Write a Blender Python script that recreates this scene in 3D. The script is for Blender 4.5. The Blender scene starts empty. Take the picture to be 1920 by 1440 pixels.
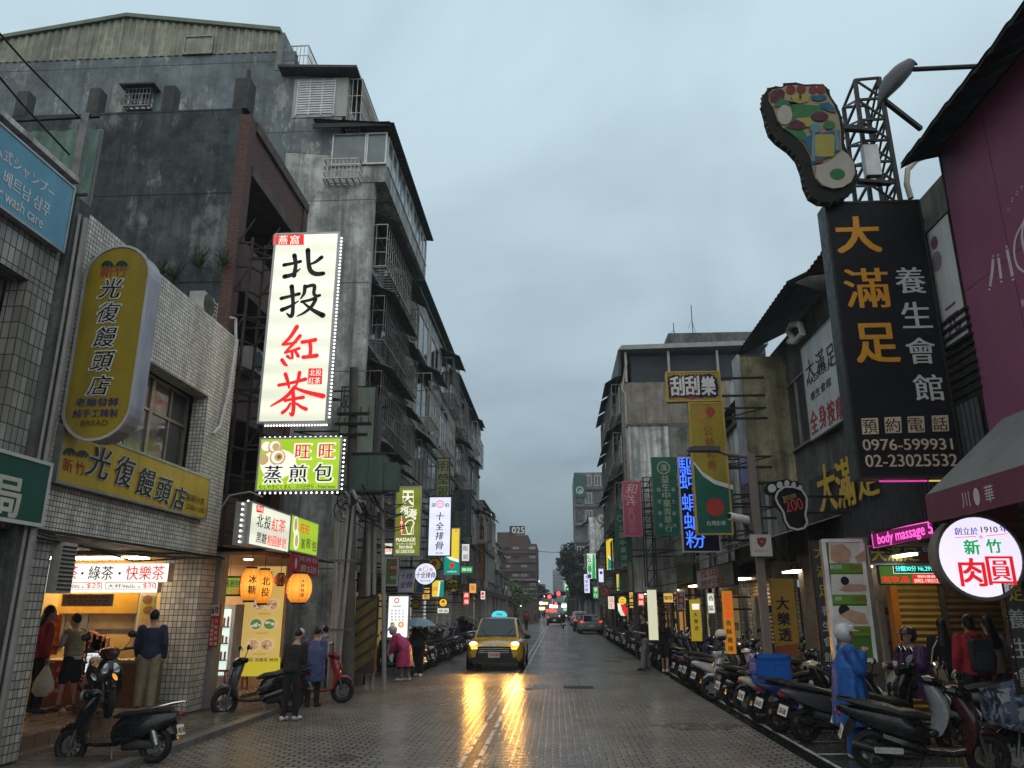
import bpy, math, random
from mathutils import Vector as V, Matrix
random.seed(7)
R = math.radians
scene = bpy.context.scene
col = scene.collection

# ------------------------------------------------------------------ camera
FPX, EYE = 1442.0, 1.9
PITCH, YAW = R(16.312), R(3.238)
cam_d = bpy.data.cameras.new('camera'); cam = bpy.data.objects.new('camera', cam_d); col.objects.link(cam)
cam_d.sensor_width = 36; cam_d.lens = FPX / 1920 * 36; cam_d.clip_start = .1; cam_d.clip_end = 6000
cam.location = (0, 0, EYE); cam.rotation_euler = (R(90) + PITCH, 0, YAW)
scene.camera = cam

# ------------------------------------------------------------------ world: a dusk overcast sky
SUN_EL, SUN_AZ = R(52), R(180)
w = bpy.data.worlds.new('World'); scene.world = w; w.use_nodes = True
wt = w.node_tree; wt.nodes.clear()
def wn(t, **k):
    n = wt.nodes.new(t)
    for a, b in k.items(): setattr(n, a, b)
    return n
sky = wn('ShaderNodeTexSky', sky_type='NISHITA', sun_disc=False, sun_elevation=SUN_EL, sun_rotation=SUN_AZ, air_density=2.0, dust_density=4.0)
tc = wn('ShaderNodeTexCoord'); sep = wn('ShaderNodeSeparateXYZ')
wt.links.new(tc.outputs['Generated'], sep.inputs[0])
rp = wn('ShaderNodeValToRGB')
stops = [(0, (.135, .192, .232)), (.10, (.185, .255, .302)), (.2, (.30, .395, .455)), (.33, (.40, .515, .585)), (.62, (.475, .615, .69)), (1, (.50, .63, .70))]
e = rp.color_ramp.elements
e[0].position, e[0].color = 0, (*stops[0][1], 1); e[1].position, e[1].color = 1, (*stops[-1][1], 1)
for p, c in stops[1:-1]:
    q = e.new(p); q.color = (*c, 1)
wt.links.new(sep.outputs[2], rp.inputs[0])
# cloud sheets: direction projected on a flat ceiling
mx = wn('ShaderNodeMath', operation='MAXIMUM'); mx.inputs[1].default_value = .06; wt.links.new(sep.outputs[2], mx.inputs[0])
dv = wn('ShaderNodeVectorMath', operation='SCALE'); iv = wn('ShaderNodeMath', operation='DIVIDE'); iv.inputs[0].default_value = 1
ad = wn('ShaderNodeMath', operation='ADD'); ad.inputs[1].default_value = .18
wt.links.new(mx.outputs[0], ad.inputs[0]); wt.links.new(ad.outputs[0], iv.inputs[1])
wt.links.new(tc.outputs['Generated'], dv.inputs[0]); wt.links.new(iv.outputs[0], dv.inputs['Scale'])
nz = wn('ShaderNodeTexNoise'); nz.inputs['Scale'].default_value = 1.5; nz.inputs['Detail'].default_value = 7; nz.inputs['Roughness'].default_value = .52; nz.inputs['Distortion'].default_value = .35
wt.links.new(dv.outputs[0], nz.inputs['Vector'])
r2 = wn('ShaderNodeValToRGB'); r2.color_ramp.elements[0].position = .34; r2.color_ramp.elements[0].color = (.80, .815, .845, 1)
r2.color_ramp.elements[1].position = .62; r2.color_ramp.elements[1].color = (1.08, 1.075, 1.06, 1)
wt.links.new(nz.outputs[0], r2.inputs[0])
ml = wn('ShaderNodeMixRGB', blend_type='MULTIPLY'); ml.inputs[0].default_value = 1
wt.links.new(rp.outputs[0], ml.inputs[1]); wt.links.new(r2.outputs[0], ml.inputs[2])
b1 = wn('ShaderNodeBackground'); b2 = wn('ShaderNodeBackground'); ash = wn('ShaderNodeAddShader'); wo = wn('ShaderNodeOutputWorld')
b1.inputs[1].default_value = .006; wt.links.new(sky.outputs[0], b1.inputs[0])
b2.inputs[1].default_value = 1.12; wt.links.new(ml.outputs[0], b2.inputs[0])
wt.links.new(b1.outputs[0], ash.inputs[0]); wt.links.new(b2.outputs[0], ash.inputs[1]); wt.links.new(ash.outputs[0], wo.inputs[0])
sl = bpy.data.lights.new('sun', 'SUN'); sl.energy = 1.75; sl.angle = R(110); sl.color = (1, .955, .89)
so = bpy.data.objects.new('sun', sl); col.objects.link(so); so.rotation_euler = (R(90) - SUN_EL, 0, R(180) - SUN_AZ)
vs = scene.view_settings; vs.view_transform = 'Standard'; vs.look = 'None'; vs.exposure = 0.0; vs.gamma = 1; vs.use_curve_mapping = False
scene.render.engine = 'CYCLES'
cy = scene.cycles; cy.use_denoising = True; cy.max_bounces = 6; cy.diffuse_bounces = 3; cy.glossy_bounces = 4; cy.transparent_max_bounces = 8
cy.caustics_reflective = False; cy.caustics_refractive = False; cy.sample_clamp_indirect = 3

# ------------------------------------------------------------------ where a photograph point lies in the place
def ray(u, v):
    x, y = (u - 960) / FPX, (720 - v) / FPX
    cp, sp, c_, s_ = math.cos(PITCH), math.sin(PITCH), math.cos(YAW), math.sin(YAW)
    fw, up = cp - y * sp, sp + y * cp
    return V((x * c_ - fw * s_, x * s_ + fw * c_, up))
O = V((0, 0, EYE))
def atX(u, v, X): r = ray(u, v); return O + r * (X / r.x)
def atY(u, v, Y): r = ray(u, v); return O + r * (Y / r.y)
def atZ(u, v, Z=0): r = ray(u, v); return O + r * ((Z - EYE) / r.z)

# ------------------------------------------------------------------ materials
MATS = {}
def nt(m):
    t = m.node_tree
    return t, t.nodes, t.links
def newmat(key):
    m = bpy.data.materials.new(key); m.use_nodes = True; MATS[key] = m; bs = m.node_tree.nodes['Principled BSDF']
    bs.inputs['Specular IOR Level'].default_value = .22
    return m, bs
def noise(m, scale, detail=5, vec=None, rough=.6):
    t, n, l = nt(m); k = n.new('ShaderNodeTexNoise'); k.inputs['Scale'].default_value = scale; k.inputs['Detail'].default_value = detail; k.inputs['Roughness'].default_value = rough
    if vec is not None: l.new(vec, k.inputs['Vector'])
    return k.outputs[0]
def ramp(m, fac, a, b, p0=.35, p1=.65):
    t, n, l = nt(m); k = n.new('ShaderNodeValToRGB'); E = k.color_ramp.elements
    c4 = lambda c: (c, c, c, 1) if not isinstance(c, (tuple, list)) else (*c[:3], 1)
    E[0].position, E[0].color, E[1].position, E[1].color = p0, c4(a), p1, c4(b)
    l.new(fac, k.inputs[0]); return k.outputs[0]
def mixc(m, fac, a, b, mode='MIX'):
    t, n, l = nt(m); k = n.new('ShaderNodeMixRGB'); k.blend_type = mode
    for i, x in enumerate((fac, a, b)):
        if hasattr(x, 'is_linked') or hasattr(x, 'links'): l.new(x, k.inputs[i])
        elif i == 0: k.inputs[0].default_value = x
        else: k.inputs[i].default_value = (*x[:3], 1)
    return k.outputs[0]
def posn(m, scale=(1, 1, 1), obj=False):
    t, n, l = nt(m)
    s = n.new('ShaderNodeTexCoord').outputs['Object'] if obj else n.new('ShaderNodeNewGeometry').outputs['Position']
    k = n.new('ShaderNodeMapping'); k.inputs['Scale'].default_value = scale; l.new(s, k.inputs[0]); return k.outputs[0]
def wallvec(m):
    # (y,z) on faces that look along x, (x,z) on faces that look along y, (x,y) on level ones
    t, n, l = nt(m); g = n.new('ShaderNodeNewGeometry'); a = n.new('ShaderNodeSeparateXYZ'); b = n.new('ShaderNodeSeparateXYZ')
    l.new(g.outputs['Position'], a.inputs[0]); l.new(g.outputs['True Normal'], b.inputs[0])
    def mth(op, *s):
        k = n.new('ShaderNodeMath'); k.operation = op
        for i, x in enumerate(s):
            if isinstance(x, (int, float)): k.inputs[i].default_value = x
            else: l.new(x, k.inputs[i])
        return k.outputs[0]
    fx = mth('GREATER_THAN', mth('ABSOLUTE', b.outputs[0]), .6); fz = mth('GREATER_THAN', mth('ABSOLUTE', b.outputs[2]), .6)
    u = mth('ADD', mth('MULTIPLY', a.outputs[1], fx), mth('MULTIPLY', a.outputs[0], mth('SUBTRACT', 1, fx)))
    v = mth('ADD', mth('MULTIPLY', a.outputs[1], fz), mth('MULTIPLY', a.outputs[2], mth('SUBTRACT', 1, fz)))
    c = n.new('ShaderNodeCombineXYZ'); l.new(u, c.inputs[0]); l.new(v, c.inputs[1]); return c.outputs[0]
def bump(m, bs, h, dist=.01, st=.5):
    t, n, l = nt(m); k = n.new('ShaderNodeBump'); k.inputs['Distance'].default_value = dist; k.inputs['Strength'].default_value = st
    l.new(h, k.inputs['Height']); l.new(k.outputs[0], bs.inputs['Normal'])

def M(key, c=None, rough=.55, metal=0, var=.18, scale=4, dirt=.0, emit=0, ecol=None, coat=0, alpha=None):
    """a plain surface with a little mottling; emit > 0 for things that give off light"""
    if key in MATS: return MATS[key]
    m, bs = newmat(key); t, n, l = nt(m)
    bs.inputs['Roughness'].default_value = rough; bs.inputs['Metallic'].default_value = metal
    if coat: bs.inputs['Coat Weight'].default_value = coat; bs.inputs['Coat Roughness'].default_value = .12
    if var:
        f = noise(m, scale, 6, posn(m, obj=True))
        cc = ramp(m, f, tuple(x * (1 - var) for x in c), tuple(min(1, x * (1 + var)) for x in c), .3, .7)
        if dirt:
            f2 = ramp(m, noise(m, 1.2, 8, posn(m, (2.2, 2.2, .35))), 0, dirt, .42, .72)
            cc = mixc(m, f2, cc, (.03, .028, .024))
        l.new(cc, bs.inputs['Base Color'])
        l.new(ramp(m, noise(m, scale * 2.5, 4, posn(m, obj=True)), max(.03, rough - .12), min(1, rough + .12)), bs.inputs['Roughness'])
    else: bs.inputs['Base Color'].default_value = (*c, 1)
    if emit:
        bs.inputs['Emission Color'].default_value = (*(ecol or c), 1); bs.inputs['Emission Strength'].default_value = emit
    if alpha is not None: bs.inputs['Alpha'].default_value = alpha
    return m

def glow(key, c, s=1.0, uneven=0):
    """a lit sign face, lamp or screen: tubes behind the plastic make it a little uneven"""
    if key in MATS: return MATS[key]
    m, bs = newmat(key); t, n, l = nt(m); bs.inputs['Base Color'].default_value = (*[x * .5 for x in c], 1); bs.inputs['Roughness'].default_value = .3
    bs.inputs['Emission Strength'].default_value = s
    if uneven:
        wv = n.new('ShaderNodeTexWave'); wv.bands_direction = 'Y'; wv.inputs['Scale'].default_value = .55; wv.inputs['Distortion'].default_value = .8; wv.inputs['Detail Scale'].default_value = .4
        l.new(wallvec(m), wv.inputs['Vector'])
        l.new(ramp(m, wv.outputs['Fac'], tuple(x * (1 - uneven) for x in c), c, .1, .8), bs.inputs['Emission Color'])
    else: bs.inputs['Emission Color'].default_value = (*c, 1)
    return m

def wallm(key, c, dirt=(.03, .03, .028), amt=.6, rough=.85, pale=None, streak=.7, sc=1.0, seams=0, bmp=.4):
    """weathered render or concrete: blotches, rain streaks, peeled patches, formwork seams"""
    if key in MATS: return MATS[key]
    m, bs = newmat(key); t, n, l = nt(m); bs.inputs['Roughness'].default_value = rough
    p = posn(m)
    cc = ramp(m, noise(m, .9 * sc, 12, p, .72), tuple(x * .6 for x in c), tuple(x * 1.3 for x in c), .36, .64)
    if pale:
        f = ramp(m, noise(m, 1.0 * sc, 12, posn(m, (1, 1, .45)), .78), 0, 1, .54, .585); cc = mixc(m, f, cc, pale)
    st = ramp(m, noise(m, 1.6 * sc, 7, posn(m, (1.6, 1.6, .12)), .6), 0, streak, .44, .66); cc = mixc(m, st, cc, dirt)
    s2 = ramp(m, noise(m, 5 * sc, 6, posn(m, (1.5, 1.5, .07)), .6), 0, .55, .52, .68); cc = mixc(m, s2, cc, dirt)
    s3 = ramp(m, noise(m, 4 * sc, 8, posn(m, (1.2, 1.2, .10)), .7), 0, .5, .60, .70); cc = mixc(m, s3, cc, tuple(min(.6, x * 2.2 + .03) for x in c))
    bl = ramp(m, noise(m, 1.7 * sc, 12, p, .76), 0, amt, .47, .60); cc = mixc(m, bl, cc, dirt)
    if seams:
        br = n.new('ShaderNodeTexBrick'); l.new(wallvec(m), br.inputs['Vector']); br.inputs['Scale'].default_value = 1; br.offset = 0
        br.inputs['Brick Width'].default_value = 60; br.inputs['Row Height'].default_value = seams; br.inputs['Mortar Size'].default_value = .02
        cc = mixc(m, ramp(m, br.outputs['Fac'], 0, .75, .1, .9), cc, tuple(x * .5 for x in dirt))
    l.new(cc, bs.inputs['Base Color'])
    bump(m, bs, noise(m, 14, 8, p, .7), .02, bmp)
    return m

def tilem(key, c, grout, w_, h_, joint, offset=0., rough=.3, dirt=.5, var=.18):
    if key in MATS: return MATS[key]
    m, bs = newmat(key); t, n, l = nt(m)
    br = n.new('ShaderNodeTexBrick'); l.new(wallvec(m), br.inputs['Vector']); br.offset = offset; br.inputs['Scale'].default_value = 1
    br.inputs['Brick Width'].default_value = w_; br.inputs['Row Height'].default_value = h_; br.inputs['Mortar Size'].default_value = joint; br.inputs['Mortar Smooth'].default_value = .2
    br.inputs['Color1'].default_value = (*[x * (1 - var) for x in c], 1); br.inputs['Color2'].default_value = (*[x * (1 + var) for x in c], 1); br.inputs['Mortar'].default_value = (*grout, 1)
    cc = mixc(m, ramp(m, noise(m, 1.4, 8, posn(m, (1.5, 1.5, .25))), 0, dirt, .42, .75), br.outputs[0], (.05, .045, .035))
    l.new(cc, bs.inputs['Base Color'])
    l.new(ramp(m, br.outputs['Fac'], rough, .85, 0, 1), bs.inputs['Roughness'])
    inv = ramp(m, br.outputs['Fac'], 1, 0, 0, 1); bump(m, bs, inv, .004, .6)
    return m

def glass(key, c=(.02, .025, .03), rough=.08):
    new = key not in MATS; m = M(key, c, rough, 0, .3, 1.5)
    if new: m.node_tree.nodes['Principled BSDF'].inputs['Specular IOR Level'].default_value = .6
    return m

# ------------------------------------------------------------------ mesh building
class MB:
    def __init__(s): s.v, s.f = [], []
    def add(s, vs, fs):
        k = len(s.v); s.v += [V(p) for p in vs]; s.f += [tuple(i + k for i in f) for f in fs]; return s
    def hexa(s, p):
        return s.add(p, [(0, 3, 2, 1), (4, 5, 6, 7), (0, 1, 5, 4), (1, 2, 6, 5), (2, 3, 7, 6), (3, 0, 4, 7)])
    def box(s, a, b):
        x0, x1 = sorted((a[0], b[0])); y0, y1 = sorted((a[1], b[1])); z0, z1 = sorted((a[2], b[2]))
        return s.hexa([(x0, y0, z0), (x1, y0, z0), (x1, y1, z0), (x0, y1, z0), (x0, y0, z1), (x1, y0, z1), (x1, y1, z1), (x0, y1, z1)])
    def quad(s, a, b, c, d): return s.add([a, b, c, d], [(0, 1, 2, 3)])
    def bar(s, a, b, wd, ht=None, up=(0, 0, 1)):
        a, b = V(a), V(b); d = (b - a)
        if d.length < 1e-6: return s
        d.normalize(); u = V(up)
        if abs(d.dot(u)) > .98: u = V((1, 0, 0))
        x = d.cross(u).normalized() * wd / 2; y = x.cross(d).normalized() * (ht or wd) / 2
        return s.hexa([a - x - y, a + x - y, a + x + y, a - x + y, b - x - y, b + x - y, b + x + y, b - x + y])
    def tube(s, pts, r, n=8, cap=True):
        pts = [V(p) for p in pts]; rs = r if isinstance(r, (list, tuple)) else [r] * len(pts)
        k = len(s.v); last = None
        for i, p in enumerate(pts):
            d = (pts[min(i + 1, len(pts) - 1)] - pts[max(i - 1, 0)]).normalized()
            if last is None: a = d.cross(V((0, 0, 1)) if abs(d.z) < .9 else V((1, 0, 0))).normalized()
            else: a = (last - d * last.dot(d)).normalized()
            last = a; b = d.cross(a)
            for j in range(n):
                t = 2 * math.pi * j / n; s.v.append(p + (a * math.cos(t) + b * math.sin(t)) * rs[i])
        for i in range(len(pts) - 1):
            for j in range(n):
                s.f.append((k + i * n + j, k + i * n + (j + 1) % n, k + (i + 1) * n + (j + 1) % n, k + (i + 1) * n + j))
        if cap:
            s.f.append(tuple(k + j for j in reversed(range(n)))); s.f.append(tuple(k + (len(pts) - 1) * n + j for j in range(n)))
        return s
    def ball(s, c, r, nu=10, nv=6):
        c = V(c); r = V((r, r, r)) if not isinstance(r, (tuple, list, V)) else V(r); k = len(s.v)
        s.v.append(c + V((0, 0, -r.z)))
        for i in range(1, nv):
            ph = -math.pi / 2 + math.pi * i / nv
            for j in range(nu):
                t = 2 * math.pi * j / nu; s.v.append(c + V((r.x * math.cos(ph) * math.cos(t), r.y * math.cos(ph) * math.sin(t), r.z * math.sin(ph))))
        s.v.append(c + V((0, 0, r.z))); e_ = len(s.v) - 1
        for j in range(nu):
            s.f.append((k, k + 1 + (j + 1) % nu, k + 1 + j)); s.f.append((e_, e_ - nu + j, e_ - nu + (j + 1) % nu))
        for i in range(nv - 2):
            for j in range(nu):
                a = k + 1 + i * nu; s.f.append((a + j, a + (j + 1) % nu, a + nu + (j + 1) % nu, a + nu + j))
        return s
    def loft(s, rings, cap=True, closed=True):
        n = len(rings[0]); k = len(s.v)
        for r_ in rings: s.v += [V(p) for p in r_]
        for i in range(len(rings) - 1):
            for j in range(n if closed else n - 1):
                s.f.append((k + i * n + j, k + i * n + (j + 1) % n, k + (i + 1) * n + (j + 1) % n, k + (i + 1) * n + j))
        if cap and closed:
            s.f.append(tuple(k + j for j in reversed(range(n)))); s.f.append(tuple(k + (len(rings) - 1) * n + j for j in range(n)))
        return s
    def prism(s, P, poly, d0, d1):
        """poly in a frame's (u,v), P(u,v,d) gives the point"""
        n = len(poly)
        return s.add([P(u, v_, d0) for u, v_ in poly] + [P(u, v_, d1) for u, v_ in poly],
                     [tuple(range(n)), tuple(reversed(range(n, 2 * n)))] + [(i, i + n, (i + 1) % n + n, (i + 1) % n) for i in range(n)])
    def flat(s, P, poly, d): 
        return s.add([P(u, v_, d) for u, v_ in poly], [tuple(range(len(poly)))])
    def islands(s):
        up = list(range(len(s.v)))
        def fd(i):
            while up[i] != i: up[i] = up[up[i]]; i = up[i]
            return i
        for f in s.f:
            for i in f[1:]: up[fd(i)] = fd(f[0])
        g = {}
        for f in s.f: g.setdefault(fd(f[0]), []).append(f)
        return list(g.values())
    def build(s, name, mat, parent=None, smooth=False, local=False, fix=True):
        if name in SPLIT and parent is not None:
            g = s.islands()
            if 1 < len(g) <= 40:
                first = None
                for fs in g:
                    m = MB(); ix = {}
                    for f in fs:
                        for i in f:
                            if i not in ix: ix[i] = len(m.v); m.v.append(s.v[i])
                        m.f.append(tuple(ix[i] for i in f))
                    o = m.build1(name, mat, parent, smooth, local, fix); first = first or o
                return first
        return s.build1(name, mat, parent, smooth, local, fix)
    def build1(s, name, mat, parent=None, smooth=False, local=False, fix=True):
        me = bpy.data.meshes.new(name); off = V((0, 0, 0))
        if parent is not None and not local:
            off = WL[parent.name]
        me.from_pydata([p - off for p in s.v], [], s.f); me.materials.append(mat)
        if fix:
            import bmesh
            b = bmesh.new(); b.from_mesh(me); bmesh.ops.recalc_face_normals(b, faces=b.faces); b.to_mesh(me); b.free()
        if smooth:
            me.polygons.foreach_set('use_smooth', [True] * len(me.polygons))
            try: me.set_sharp_from_angle(angle=R(40))
            except Exception: pass
        o = bpy.data.objects.new(name, me); col.objects.link(o)
        if parent is not None: o.parent = parent
        WL[o.name] = off
        return o
WL = {}
SPLIT = {'pier', 'floor_slab', 'roof_stub', 'parapet', 'pilaster', 'bracket', 'wall', 'inner_wall', 'slab', 'arcade_wall', 'downpipe', 'antenna', 'insulator', 'crossarm', 'character', 'zone', 'cap', 'clamp', 'rail', 'door', 'cabinet', 'back_wall', 'ceiling', 'louvre_post', 'grip', 'shelf', 'mast', 'awning'}
def tag(o, label, cat, group=None):
    o['label'] = label; o['category'] = cat
    if group: o['group'] = group
    return o
def thing(name, label, cat, loc=(0, 0, 0), rz=0, group=None):
    o = bpy.data.objects.new(name, None); col.objects.link(o); o.location = loc; o.rotation_euler = (0, 0, rz); o.empty_display_size = .2
    WL[o.name] = V(loc); return tag(o, label, cat, group)
def struct(o, kind='structure'): o['kind'] = kind; return o
def copy_tree(o, parent=None):
    c = o.copy(); col.objects.link(c); c.parent = parent; WL[c.name] = WL.get(o.name, V((0, 0, 0)))
    for ch in list(o.children): copy_tree(ch, c)
    return c

class Frame:
    """a plane to build on: u runs to the viewer's right, v up, d towards the viewer"""
    def __init__(s, o, U, N, w_=1, h_=1): s.o, s.U, s.N, s.w, s.h = V(o), V(U).normalized(), V(N).normalized(), w_, h_; s.W = V((0, 0, 1))
    def __call__(s, u, v, d=0): return s.o + s.U * u + s.W * v + s.N * d
    def box(s, mb, u0, v0, u1, v1, d0, d1):
        return mb.hexa([s(u0, v0, d0), s(u1, v0, d0), s(u1, v0, d1), s(u0, v0, d1), s(u0, v1, d0), s(u1, v1, d0), s(u1, v1, d1), s(u0, v1, d1)])
def frY(Y, tl, tr, bl, br):
    """frame facing the camera at depth Y from four photograph corners"""
    p = [atY(*q, Y) for q in (tl, tr, bl, br)]
    x0, x1 = (p[0].x + p[2].x) / 2, (p[1].x + p[3].x) / 2; z0, z1 = (p[2].z + p[3].z) / 2, (p[0].z + p[1].z) / 2
    return Frame((x0, Y, z0), (1, 0, 0), (0, -1, 0), x1 - x0, z1 - z0)
def frX(X, tl, tr, bl, br):
    """frame on a street front at X"""
    p = [atX(*q, X) for q in (tl, tr, bl, br)]
    y0, y1 = (p[0].y + p[2].y) / 2, (p[1].y + p[3].y) / 2; z0, z1 = (p[2].z + p[3].z) / 2, (p[0].z + p[1].z) / 2
    s = 1 if X < 0 else -1
    return Frame((X, y0, z0), (0, s, 0), (s, 0, 0), abs(y1 - y0), z1 - z0)

_tc = {}
_fc = bpy.data.curves.new('lettering', 'FONT'); _fo = bpy.data.objects.new('lettering', _fc)
def glyphs(txt, bold=0.):
    k = (txt, bold)
    if k not in _tc:
        _fc.body = txt; _fc.size = 1; _fc.offset = bold; _fc.resolution_u = 3
        me = bpy.data.meshes.new_from_object(_fo)
        _tc[k] = ([(p.co.x, p.co.y) for p in me.vertices], [tuple(f.vertices) for f in me.polygons]); bpy.data.meshes.remove(me)
    return _tc[k]
def text(mb, F, txt, cx, cy_, h, d, w_=None, bold=.0, shear=0., rot=0.):
    """lettering centred at (cx,cy) of frame F, h high (and w_ wide if given)"""
    vs, fs = glyphs(txt)
    if not vs: return mb
    x0, x1 = min(p[0] for p in vs), max(p[0] for p in vs); y0, y1 = min(p[1] for p in vs), max(p[1] for p in vs)
    sy = h / max(.05, y1 - y0); sx = sy if w_ is None else w_ / max(.05, x1 - x0)
    cr, sr = math.cos(rot), math.sin(rot); k = bold * h
    for i, (ox, oy) in enumerate([(0, 0)] if bold < .006 else [(-k, 0), (k, 0)] if bold < .025 else [(-k, -k * .6), (k, -k * .6), (-k, k * .6), (k, k * .6), (0, 0)]):
        out = []
        for x, y in vs:
            a = (x - (x0 + x1) / 2) * sx; b = (y - (y0 + y1) / 2) * sy; a += b * shear
            out.append(F(cx + ox + a * cr - b * sr, cy_ + oy + a * sr + b * cr, d + .0004 * i))
        mb.add(out, fs)
    return mb
def vtext(mb, F, txt, cx, ytop, ybot, size, d, bold=.0, shear=0., wide=1.):
    """one character under another"""
    n = len(txt); st = (ytop - ybot) / n
    for i, ch in enumerate(txt):
        if ch == ' ': continue
        vs, fs = glyphs(ch, bold); cyy = ytop - st * (i + .5)
        mb.add([F(cx + ((x - .5) + (y - .35) * shear) * size * wide, cyy + (y - .38) * size, d) for x, y in vs], fs)
    return mb
def brush(mb, F, pts, ws, d):
    """one brush stroke of changing width through pts (frame units)"""
    P_ = [V((*p, 0)) for p in pts]; n = len(P_); C, W_ = [], []
    for i in range(n - 1):
        p0, p1, p2, p3 = P_[max(i - 1, 0)], P_[i], P_[i + 1], P_[min(i + 2, n - 1)]
        for k in range(6):
            t = k / 6; C.append(.5 * ((2 * p1) + (p2 - p0) * t + (2 * p0 - 5 * p1 + 4 * p2 - p3) * t * t + (3 * p1 - p0 - 3 * p2 + p3) * t ** 3)); W_.append(ws[i] * (1 - t) + ws[i + 1] * t)
    C.append(P_[-1]); W_.append(ws[-1]); L = []; Rr = []
    for i, c in enumerate(C):
        tdir = (C[min(i + 1, len(C) - 1)] - C[max(i - 1, 0)]).normalized(); nn = V((-tdir.y, tdir.x, 0)) * W_[i] / 2
        L.append(c + nn); Rr.append(c - nn)
    for i in range(len(C) - 1):
        mb.add([F(q.x, q.y, d) for q in (L[i], Rr[i], Rr[i + 1], L[i + 1])], [(0, 1, 2, 3)])
    for c, w0 in ((C[0], W_[0]), (C[-1], W_[-1])):
        mb.add([F(c.x + math.cos(a * math.pi / 4) * w0 / 2, c.y + math.sin(a * math.pi / 4) * w0 / 2, d) for a in range(8)], [tuple(range(8))])
    return mb
def disc(cx, cy_, rx, ry=None, n=24, a0=0, a1=2 * math.pi):
    return [(cx + rx * math.cos(a0 + (a1 - a0) * i / n), cy_ + (ry or rx) * math.sin(a0 + (a1 - a0) * i / n)) for i in range(n)]
def rrect(x0, y0, x1, y1, r, n=5):
    o = []
    for cx, cy_, a in ((x1 - r, y1 - r, 0), (x0 + r, y1 - r, 90), (x0 + r, y0 + r, 180), (x1 - r, y0 + r, 270)):
        o += [(cx + r * math.cos(R(a + 90 * i / n)), cy_ + r * math.sin(R(a + 90 * i / n))) for i in range(n + 1)]
    return o

# common materials
DARK = M('dark_steel', (.025, .024, .023), .5, .3); STEEL = M('grey_steel', (.12, .12, .115), .45, .6, dirt=.3); ALU = M('aluminium', (.35, .35, .34), .4, .7, dirt=.2)
WHITE = M('white_paint', (.62, .62, .6), .4, dirt=.15); BLACKP = M('black_plastic', (.012, .012, .013), .35); RUBBER = M('rubber', (.012, .012, .012), .7)
INK = M('black_ink', (.01, .01, .012), .5, var=0); CHROME = M('chrome', (.6, .6, .6), .12, 1, .05); PVC = M('grey_conduit', (.26, .25, .235), .5, dirt=.4)
GLASSD = glass('dark_glass')
# ------------------------------------------------------------------ ground, road, pavements
def pave(key, c1, c2, bw, bh, joint, wet, off=.5, jr=.08, tr=(.22, .5), flip=False, bst=.6, mort=(.012, .011, .01)):
    m, bs = newmat(key); t, n, l = nt(m)
    p = posn(m) if not flip else None
    if flip:
        g = n.new('ShaderNodeNewGeometry'); s_ = n.new('ShaderNodeSeparateXYZ'); k = n.new('ShaderNodeCombineXYZ'); l.new(g.outputs['Position'], s_.inputs[0]); l.new(s_.outputs[1], k.inputs[0]); l.new(s_.outputs[0], k.inputs[1]); p = k.outputs[0]
    br = n.new('ShaderNodeTexBrick'); l.new(p, br.inputs['Vector']); br.offset = off; br.inputs['Scale'].default_value = 1
    br.inputs['Brick Width'].default_value = bw; br.inputs['Row Height'].default_value = bh; br.inputs['Mortar Size'].default_value = joint; br.inputs['Mortar Smooth'].default_value = .4
    br.inputs['Color1'].default_value = (*c1, 1); br.inputs['Color2'].default_value = (*c2, 1); br.inputs['Mortar'].default_value = (*mort, 1)
    big = noise(m, .45, 7, posn(m), .6); cc = mixc(m, ramp(m, big, .0, .55, .4, .68), br.outputs[0], (.02, .018, .016)); l.new(cc, bs.inputs['Base Color'])
    rough = ramp(m, noise(m, .8, 8, posn(m, (1, .5, 1)), .65), tr[0], tr[1], .38, .62)
    if wet >= 1: rough = mixc(m, ramp(m, noise(m, .55, 9, posn(m, (1, .6, 1)), .62), 0, 1, .60, .66), rough, (.09, .09, .09))
    l.new(mixc(m, br.outputs['Fac'], rough, (jr, jr, jr)), bs.inputs['Roughness'])
    hb = mixc(m, .25, ramp(m, br.outputs['Fac'], 1, 0, 0, 1), noise(m, 22, 4, posn(m), .6))
    bump(m, bs, hb, .006 if wet < 1 else .011, bst); bs.inputs['IOR'].default_value = 1.38 + .12 * wet; bs.inputs['Specular IOR Level'].default_value = .5
    return m
road_m = pave('wet_road_bricks', (.125, .11, .095), (.20, .18, .158), .21, .11, .016, 1, tr=(.40, .66), jr=.13, bst=1.3)
asph = M('wet_asphalt', (.022, .022, .022), .3, 0, .4, 3)
walk_m = pave('sidewalk_slabs', (.06, .055, .048), (.085, .078, .068), .6, .3, .012, .5)
arc_m = pave('arcade_tiles', (.16, .10, .062), (.20, .13, .085), .3, .3, .008, .6, off=0, tr=(.12, .35), bst=.2)
yel_m = pave('yellow_pavers', (.20, .15, .07), (.28, .21, .10), .22, .11, .012, .5)
conc_m = wallm('grey_concrete', (.13, .13, .125)); kerb_m = M('kerb_stone', (.11, .105, .098), .4, 0, .3, 6)
def sheet(name, x0, x1, y0, y1, z, mat, n=1):
    return struct(MB().quad((x0, y0, z), (x1, y0, z), (x1, y1, z), (x0, y1, z)).build(name, mat))
sheet('ground', -900, 900, -60, 1500, -.02, asph)
sheet('road', -5.3, 3.2, -4, 104, 0, road_m)
sheet('crossroad', -60, 60, 104, 122, .002, asph)
sheet('far_road', -5.3, 3.4, 122, 600, 0, asph)
b = MB(); b.box((-5.5, -4, -.02), (-5.3, 104, .09)); struct(b.build('kerb', kerb_m))
b = MB(); b.box((-6.75, -4, -.02), (-5.5, 104, .085)); struct(b.build('pavement', walk_m))
b = MB(); b.box((-14, -4, -.02), (-6.75, 104, .14)); struct(b.build('arcade_floor', arc_m))
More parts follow.
